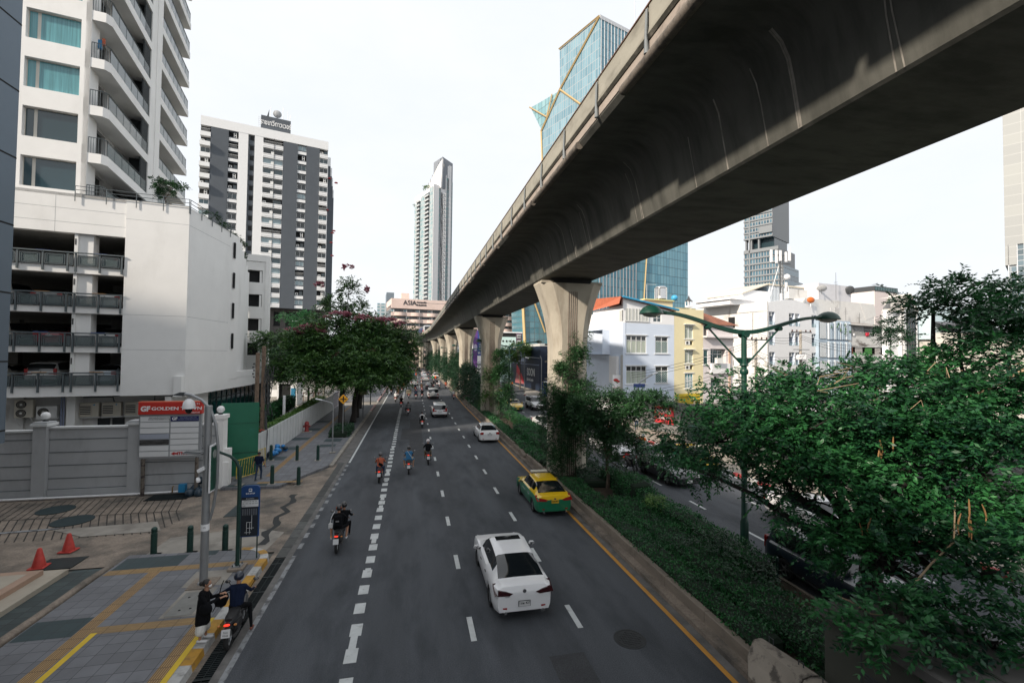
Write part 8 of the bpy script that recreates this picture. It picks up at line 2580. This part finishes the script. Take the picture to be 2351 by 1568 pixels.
def sprays(blobs,per,leaf,ls,nl,seed,droop=.35,lumps=9,flat=.0,wid=.42,zmin=-.55):
 """leaf sprays gathered in clumps round each ellipsoid; returns (n,4,3) leaf quads"""
 rg=np.random.default_rng(seed)
 out=[]
 for(cx,cy,cz,rh,rv)in blobs:
  c=np.array([cx,cy,cz]);rad=np.array([rh,rh,rv])
  n=max(6,int(per*(rh*rh+2*rh*rv)/3))
  L_=max(4,int(lumps*(rh*rh+rh*rv)**.5))
  lc=nrm(rg.normal(size=(L_,3)));lc[:,2]=np.where(lc[:,2]<zmin,-lc[:,2],lc[:,2]);lr=rg.uniform(.55,1.0,(L_,1))
  k=rg.integers(0,L_,n)
  u=lc[k]*lr[k]+rg.normal(size=(n,3))*.17
  o=c+u*rad
  d=nrm(nrm(u)*.7+rg.normal(size=(n,3))*.45+np.array([0,0,.05]))
  d[:,2]*=(1-flat);d=nrm(d)
  s=nrm(np.cross(d,[0,0,1.0])+rg.normal(size=(n,3))*.15)
  L1=ls*rg.uniform(.6,1.2,(n,1))
  for j in range(nl):
   t=(j//2+1)/(nl/2+.5);sg=1 if j%2 else-1
   p=o+d*L1*t-np.array([0,0,1])*droop*L1*t*t
   a=nrm(s*sg*.85+d*.65+np.array([0,0,-.3])+rg.normal(size=(n,3))*.22)
   l=leaf*rg.uniform(.7,1.15,(n,1))*(1.1-.35*abs(t-.5))
   w=nrm(np.cross(a,nrm(np.array([0,0,1.0])+rg.normal(size=(n,3))*.45)))*l*wid
   m_=p+a*l*.45
   out.append(np.stack([p,m_-w*.5,p+a*l,m_+w*.5],axis=1))
 return np.concatenate(out)
def wobble(p,q,n,amp,sd):
 r_=random.Random(sd);p,q=Vector(p),Vector(q);pts=[]
 for i in range(n+1):
  t=i/n;v=p.lerp(q,t);a=amp*math.sin(math.pi*t)
  pts.append(v+Vector((r_.uniform(-a,a),r_.uniform(-a,a),r_.uniform(-a,a)+a*.3)))
 return pts
def tree(name,label,base,fork,blobs,m_leaf,per,leaf,ls,nl,seed,r0=.25,bark=None,group=None,droop=.35,cat='tree',lumps=9,twigs=2,wid=.42,blossoms=None):
 t=thing(name,label,cat,base,0,group)
 B=Vector(base);bark=bark or BRK
 b=MB();b.T=Matrix.Translation(-B)
 f=Vector(fork)
 if r0>0:
  b.tube(wobble(B,f,5,.12,seed),[r0*1.25,r0,r0*.92,r0*.86,r0*.8,r0*.75],bark,n=10)
  for i,(cx,cy,cz,rh,rv)in enumerate(blobs):
   e=Vector((cx,cy,cz))
   b.tube(wobble(f,e,5,.12*(e-f).length,seed+i),[r0*.6,r0*.45,r0*.35,r0*.26,r0*.18,r0*.1],bark,n=7)
   for k in range(twigs):
    q=e+Vector((RND.uniform(-1,1)*rh,RND.uniform(-1,1)*rh,RND.uniform(-.3,.9)*rv))*.85
    b.tube(wobble(e,q,4,.15*rh,seed+i*7+k),[r0*.2,r0*.14,r0*.1,r0*.07,r0*.04],bark,n=5)
  obj('trunk',b,t,smooth=50)
 V=sprays(blobs,per,leaf,ls,nl,seed,droop,lumps,wid=wid)-np.array(base)
 obj('crown',quads_mesh('crown',V,m_leaf),t)
 if blossoms:
  V=sprays(blossoms,130,.2,.2,8,seed+5,0,5,wid=.8)-np.array(base)
  obj('blossoms',quads_mesh('blossoms',V,PKF),t)
 return t
BIG=[(9.1,12.4,4.8,1.7,1.3),(10.7,12.0,5.9,1.9,1.1),(10.7,10.0,5.3,2.2,1.4),(12.7,9.5,6.2,2.2,1.0),(16.4,10.7,8.5,1.7,1.1),(15.1,9.0,6.8,1.6,1.6),(11.7,8.8,4.6,2.2,1.3),(12.4,7.6,4.7,1.5,1.4),(10.2,10.2,3.6,1.1,.9),(10.4,8.1,2.9,1.6,.8),(11.0,6.9,3.1,1.4,1.0),(8.8,6.9,2.4,1.1,.7),(8.5,13.1,3.9,1.1,.6),(14.1,10.2,7.1,1.1,.6),(17.4,11.0,9.7,1.0,.4),(16.8,9.6,8.0,1.2,1.1),(12.7,10.6,6.8,.7,.5),(10.2,6.1,2.3,.7,.5),(11.5,8.5,5.5,1.3,.8),(13.6,8.4,5.4,1.4,1.0),(12.2,7.0,3.9,1.1,.8),(9.9,9.2,4.5,1.2,.8),(9.9,11.6,5.4,1.3,.8),(14.6,7.6,5.8,1.2,1.2),(12.2,11.2,4.6,1.8,1.0)]
bt=tree('roadside_tree','huge feathery green tree filling the lower right, with dry pods hanging in it',(11.3,9.4,.2),(11.2,9.2,2.6),BIG,LFB,235,.14,.5,14,11,r0=.26,bark=BRKD,droop=.42,lumps=11,twigs=4,wid=.44)
b=MB();b.T=Matrix.Translation((-11.3,-9.4,-.2))
b.tube([(14.6,7.1,7.9),(13.8,7.7,7.2),(13.5,8.0,6.85),(13.2,8.4,6.5)],[.045,.042,.038,.028],BRKP,n=8)
b.tube([(11.3,7.5,4.4),(10.5,7.0,3.8),(9.8,6.9,3.5),(9.3,6.9,3.1),(9.0,6.9,2.8)],[.013,.016,.018,.02,.015],BRKP,n=7)
b.tube([(8.6,8.0,2.5),(8.8,7.7,2.45),(8.95,7.4,2.35),(9.2,7.3,2.35)],.014,BRKP,n=5)
for k in range(26):
 p=Vector((RND.uniform(9.5,14.5),RND.uniform(8.0,11.5),RND.uniform(5.6,7.2)));b.tube([p,p+Vector((RND.uniform(-.5,.5),-.1,RND.uniform(0,.25))),p+Vector((RND.uniform(-.9,.9),-.2,RND.uniform(.0,.4)))],.009,BRKP,n=4)
obj('bare_branch',b,bt,smooth=50)
POD=mat('pod_tan',(.28,.15,.06),.7,var=.2,vscale=6)
for(x,y,z,n)in[(10.6,7.6,4.5,5),(10.2,9.0,5.6,4),(9.5,8.9,4.0,2)]:
 b=MB();b.T=Matrix.Translation((-11.3,-9.4,-.2))
 for k in range(n):
  p=Vector((x+RND.uniform(-.3,.3),y-.8+RND.uniform(-.1,.1),z+RND.uniform(-.2,.2)));c_=RND.uniform(-.12,.12)
  b.tube([p,p+Vector((c_*.6,0,-.12)),p+Vector((c_,0,-.26)),p+Vector((c_*.6,0,-.4))],[.008,.015,.014,.005],POD,n=5)
 obj('seed_pods',b,bt)
tree('median_tree','small spreading dark green tree in the median leaning over the side road',(10.5,23.2,.2),(10.3,23.0,1.9),[(10.0,23.3,3.4,1.6,1.2),(10.4,22.4,4.1,1.8,1.2),(11.6,22.2,4.8,1.5,.7),(10.5,21.9,2.7,1.2,.8),(12.6,22.0,5.0,1.0,.5),(9.2,23.0,4.4,1.1,.9),(10.4,22.0,1.7,.5,.4)],LFM,480,.13,.4,10,21,r0=.1,droop=.3,lumps=9)
CRP='creepers climbing the viaduct pillars'
tree('climbing_plant','tangled creeper smothering the foot of the nearest pillar',(8.6,25.4,.2),(8.6,25.6,3),[(8.2,25.6,2.7,.9,2.0),(7.9,25.6,5.0,.6,1.0),(9.4,25.5,6.6,.9,1.3),(9.7,25.2,5.0,1.0,1.3),(8.3,25.4,.9,.6,1.0),(10.3,25.6,3.6,.9,1.8),(8.7,25.7,6.2,.5,.8),(9.9,25.4,2.2,1.2,1.7),(8.9,25.3,4.0,.9,1.2)],LFM,800,.11,.3,8,31,r0=.03,group=CRP,cat='climbing plant',lumps=14)
tree('climbing_plant','thin wispy creeper shoots rising up the front of the nearest pillar',(9.6,25.7,.2),(9.6,25.8,5),[(9.3,25.6,7.9,.35,.9),(10.3,25.7,7.8,.3,1.1),(9.75,25.6,7.4,.6,.7),(8.5,25.6,7.0,.3,.5)],LFM,240,.09,.25,6,33,r0=.02,group=CRP,cat='climbing plant')
tree('climbing_plant','bushy creeper climbing the right side of the second pillar',(10.0,52.6,.2),(10,52.9,4),[(10.3,52.5,4.2,1.3,2.3),(10.0,52.5,6.6,.8,1.2),(10.6,52.3,2.4,1.2,1.5)],LFM,650,.17,.45,6,35,r0=.04,group=CRP,cat='climbing plant')
tree('climbing_plant','yellowish ragged creeper on the left side of the second pillar',(8.5,52.9,.2),(8.5,53,3),[(8.6,52.8,3.0,.6,2.9),(8.4,52.7,1.6,.7,1.2)],LFL,300,.15,.4,6,36,r0=.04,group=CRP,cat='climbing plant')
for i,(x,y,z,a,c_)in enumerate([(9.0,71.9,3.4,1.5,2.8),(9.1,84.9,4.0,1.7,2.6),(9.2,100.8,4.6,2.2,3.1),(8.9,121.5,4.6,2.2,3.4),(8.6,146.0,5.5,2.4,3.3),(10.6,112.1,5.2,2.0,2.6),(9.6,63.4,2.4,1.4,1.7),(8.5,166,5,2.6,3.4),(7.6,190,5,3,3.4)]):
 tree('median_tree','dark median tree, '+['just left of the third pillar foot','behind the no right turn sign','third of the dark row down the median','fourth of the dark row down the median','fifth of the dark row, by the bend','behind the third lamp post','low bush between the second and third pillars','near the bend, sixth of the row','farthest of the row at the bend'][i],(x,y,.2),(x,y,1.5),[(x,y,z,a,c_),(x+.5,y+5,z*.8,a*1.05,c_*.9),(x-.2,y-5,z*.75,a*.95,c_*.9),(x-.2,y,z*.4,a,c_*.6)],LFD,120,.32,.7,5,41+i,r0=.1,group='dark trees along the median',lumps=6)
LB=[(-10.6,53.5,7.4,4.3,2.3),(-7.2,54.7,9.0,4.5,2.5),(-3.3,53.9,8.4,4.0,2.5),(-11.0,51.6,5.4,3.2,1.6),(-5.9,52.5,6.4,5.3,2.9),(-9.0,57.2,12.6,1.9,1.1),(-7.5,56.7,14.2,1.0,1.8),(-6.4,56.5,12.3,1.6,.9),(-2.3,55.8,6.4,3.1,2.6),(-13.4,54.1,8.2,2.9,1.3),(-.9,57.4,8.6,1.9,1.4)]
tree('flowering_tree','broad tree with pink blossoms over the left lane, tallest of the pavement trees',(-6.5,46.2,.15),(-7.0,49.5,4.2),LB+[(-6,50.5,4.6,4.2,1.5),(-5,49.5,5.4,3.6,2.0),(-10,50,5.2,3.2,1.6),(-2.6,51.5,4.8,2.6,1.7),(-9,55,6,4,2.5),(-3,55,7,3,2)],LFL,135,.28,.75,8,61,r0=.3,bark=BRKD,lumps=8,twigs=5,blossoms=[(-10.5,52.6,9.9,1.6,.3),(-7.8,52.8,11.4,1.6,.3),(-5.2,52.6,11.1,1.4,.3),(-3.0,52.4,10.9,1.6,.3),(-12.4,52.8,9.6,.9,.3),(-1.2,54,10.6,1.2,.3),(-7.6,56,17.2,.6,.5),(-5.6,56.5,14.8,.6,.4),(-10.6,56.5,15.2,.5,.4),(-7.5,50,7.0,.5,.2),(-4.2,50,7.4,.6,.2)])
for i,(x,y,bl)in enumerate([(-5.9,49.6,[(-4.5,57,6.5,3.4,2.4),(-6,58,9,3,2)]),(-6.0,53.4,[(-3.5,62.2,6.9,3.6,2.9),(-2.6,64.2,4.2,2.6,1.4)]),(-6.6,62,[(-4.5,70,8,4,3),(-3,72,5,3,2)])]):
 tree('pavement_tree','dark trunk '+['second from the near end of the left tree row','third in the left tree row','farthest in the left tree row'][i],(x,y,.15),(x+.1,y+3,4.0),bl,LFL,90,.34,.8,6,71+i,r0=.28,bark=BRKD,group='street trees on the left pavement',lumps=7)
for i,(x,y,z,a,c_)in enumerate([(-21.5,81.5,5.7,4.2,2.6),(-25.5,85.3,7.4,3.2,2.4),(-23.9,106,14.5,3.6,1.6),(-15,78,5,3.5,2.5),(-10,88,6,4,4)]):
 tree('garden_tree',['dark layered tree behind the car park canopy','dark tree hard against the stair block','small tree on the garage roof under the striped tower','dark tree behind the guard kiosk','dark tree beyond the pavement trees'][i],(x,y,0 if i!=2 else 11),(x,y,z-c_),[(x,y,z,a,c_),(x+1.5,y-1,z-1.5,a*.8,c_*.6)],LFD if i!=2 else LFH,80,.36,.8,5,81+i,r0=.15,lumps=7)
tree('frangipani','frangipani tree on the car park terrace against the sky',(-18.0,38.4,17.4),(-18.1,38.2,18.6),[(-18.6,38.2,19.7,.8,.35),(-17.6,38.0,19.4,.8,.4),(-18.1,38.3,19.0,.7,.3),(-17.0,38.2,19.5,.5,.3)],LFM,300,.15,.25,8,91,r0=.05,lumps=9,twigs=5)
tree('terrace_shrub','leafy shrubs spilling over the car park terrace rail',(-16.4,43.0,17.2),(-16.4,43,17.6),[(-16.3,41.6,18.3,.5,.4),(-16.1,43.2,17.9,.5,.4),(-16.2,45,17.6,.5,.4),(-17,47.5,17.7,.6,.5),(-17.4,50.6,18.0,.6,.8),(-17.6,52.7,17.0,.5,.7)],LFM,300,.16,.3,8,93,r0=.03,cat='shrub')
for i,(x,y,z,a,c_)in enumerate([(22.0,92.4,8.1,3.0,1.7),(19.8,92.9,7.0,2.0,1.7),(17.0,105,8.6,1.6,3.5)]):
 tree('street_tree',['bright green round tree above the hoarding','bright green tree left of the round one, behind the lamp arm','bright green tree between the second and third pillars'][i],(x,y,.1),(x,y,z-c_),[(x,y,z,a,c_),(x+1,y+1,z-.5,a*.7,c_*.8)],LFG,140,.3,.5,6,101+i,r0=.12,group='bright green trees by the hoarding',lumps=8)
tree('roof_tree','small dark tree growing beside the tall gable window',(47.4,36.9,7.5),(47.3,36.8,9),[(47.2,36.7,10.6,1.1,.9),(47.8,36.6,9.5,1.5,.9),(46.5,36.8,10.0,.9,.4)],LFD,260,.2,.4,6,111,r0=.06)
for x,y,z,r_ in[(2.5,372,126.5,2.6),(9,352,133.5,2.8)]:
 tree('roof_garden_tree','tree clump on the '+('lower left' if x<5 else 'upper')+' roof of the slender tower',(x,y,z-1.5),(x,y,z),[(x,y,z,r_,r_*.6)],LFG,20,.8,1,6,int(x)+120,r0=.1)
def hedge(label,path,h,w,dens,leaf,m_leaf,seed,z0=.2,cat='hedge',group=None,bumps=.12):
 """path: [(x, y)] centre line"""
 rg=np.random.default_rng(seed)
 t=thing('hedge',label,cat,(path[0][0],path[0][1],z0),0,group)
 o=np.array([path[0][0],path[0][1],z0])
 b=MB();quads=[]
 for(xa,ya),(xb,yb)in zip(path[:-1],path[1:]):
  d=np.array([xb-xa,yb-ya]);ln=np.linalg.norm(d);d=d/ln;s=np.array([d[1],-d[0]])
  b.T=Matrix.Translation((xa-o[0],ya-o[1],0))@Matrix.Rotation(math.atan2(d[1],d[0]),4,'Z')
  k=0
  while k<ln:
   e=min(k+1.5,ln);hh=h*RND.uniform(.8,.95)
   b.cbox(((k+e)/2,0,hh/2-.03),(e-k+.1,w*RND.uniform(.8,.95),hh),mat('hedge_core',(.008,.02,.009),.95),bev=.08);k+=1.5
  n=int(dens*ln*(w+2*h))
  u=rg.uniform(0,ln,n);v=rg.uniform(-(w/2+h),w/2+h,n)
  top=np.abs(v)<w/2
  off=np.where(top,v,np.sign(v)*w/2);z=np.where(top,h,h-(np.abs(v)-w/2))
  bump=bumps*(np.sin(u*2.3+seed)+np.sin(u*5.1+v*4)*.6)*.5
  z=z+np.where(top,bump,0)+rg.normal(size=n)*.03;off=off+rg.normal(size=n)*.04+np.where(top,0,np.sign(v)*bump*.5)
  p=np.stack([xa+d[0]*u+s[0]*off,ya+d[1]*u+s[1]*off,z+z0],1)-o
  a=nrm(rg.normal(size=(n,3))+np.array([0,0,.4]));wv=nrm(np.cross(a,rg.normal(size=(n,3))+np.array([0,0,1.0])))
  l=leaf*rg.uniform(.6,1.3,(n,1));mm=p+a*l*.5
  quads.append(np.stack([p,mm-wv*l*.3,p+a*l,mm+wv*l*.3],1))
 b.T=None
 obj('core',b,t);obj('foliage',quads_mesh('foliage',np.concatenate(quads),m_leaf),t)
 return t
hedge('long low hedge strip directly behind the median kerb wall',[(8.55,9.6),(8.55,24)],.42,.95,420,.075,LFH,1)
hedge('far part of the low kerbside hedge, past the nearest pillar',[(8.5,28.5),(8.5,70)],.42,.85,150,.12,LFH,2)
hedge('middle hedge strip of the median, below the nearest lamp post',[(9.8,8.6),(9.9,20.5)],.5,1.5,380,.08,LFH,3)
hedge('tall clipped hedge along the side road edge of the median',[(11.0,12.5),(11.0,24.5)],.8,.85,420,.075,LFH,4)
hedge('far clipped hedge along the side road edge, past the pillar',[(10.9,28.5),(10.9,51)],.75,1.0,200,.11,LFH,5)
hedge('hedge between the second pillar and the far median trees',[(10.6,57),(10.6,110)],.8,1.4,60,.2,LFD,6)
hedge('low undergrowth round the foot of the nearest pillar',[(9.9,23.4),(10.3,25.6),(11.2,28.6)],.4,1.5,220,.1,LFD,14,bumps=.3)
hedge('box shaped hedge right of the small median tree',[(10.9,20.2),(11.0,22.4)],1.1,1.2,420,.08,LFH,7)
hedge('bright raised hedge block left of the nearest pillar',[(9.9,31.5),(9.9,41)],.8,1.6,220,.1,LFH,8,bumps=.25)
hedge('dark undergrowth by the utility cabinet',[(8.9,6.0),(9.3,8.6)],.3,1.0,300,.08,LFD,9)
hedge('bright lime hedge along the top of the slatted fence',[(-10.4,34.5),(-10.5,46),(-11.3,62)],.55,1.1,200,.13,LFG,10,z0=1.15)
hedge('dark hedge at the foot of the car park glazing',[(-13.6,38),(-13.2,47),(-13.8,58)],1.3,.9,90,.18,LFH,11,z0=.9)
hedge('low square planter hedge round the diamond sign post',[(-6.0,41.1),(-6.0,45)],.55,1.5,250,.12,LFD,12,z0=.15)
tree('round_bush','round clipped bright green bush beside the chain rail',(10.5,18.4,.2),(10.5,18.4,.4),[(10.5,18.4,.75,.62,.5)],LFG,900,.07,.14,6,131,r0=.02,cat='bush',lumps=20)
tree('round_bush','dark bushy shrub at the foot of the nearest lamp post',(10.4,14.2,.2),(10.4,14.2,.4),[(10.3,14.2,.7,1.0,.5),(10.4,12.6,.6,.9,.5)],LFD,500,.08,.16,6,132,r0=.02,cat='bush',lumps=20)
tree('weed_shrub','leafy shrub growing from the foot of the second utility pole gap',(9.6,44.5,.2),(9.6,44.5,.6),[(9.6,45,1.3,.9,1.1),(9.8,48,1.2,1,1)],LFM,150,.14,.3,6,133,r0=.02,cat='shrub')
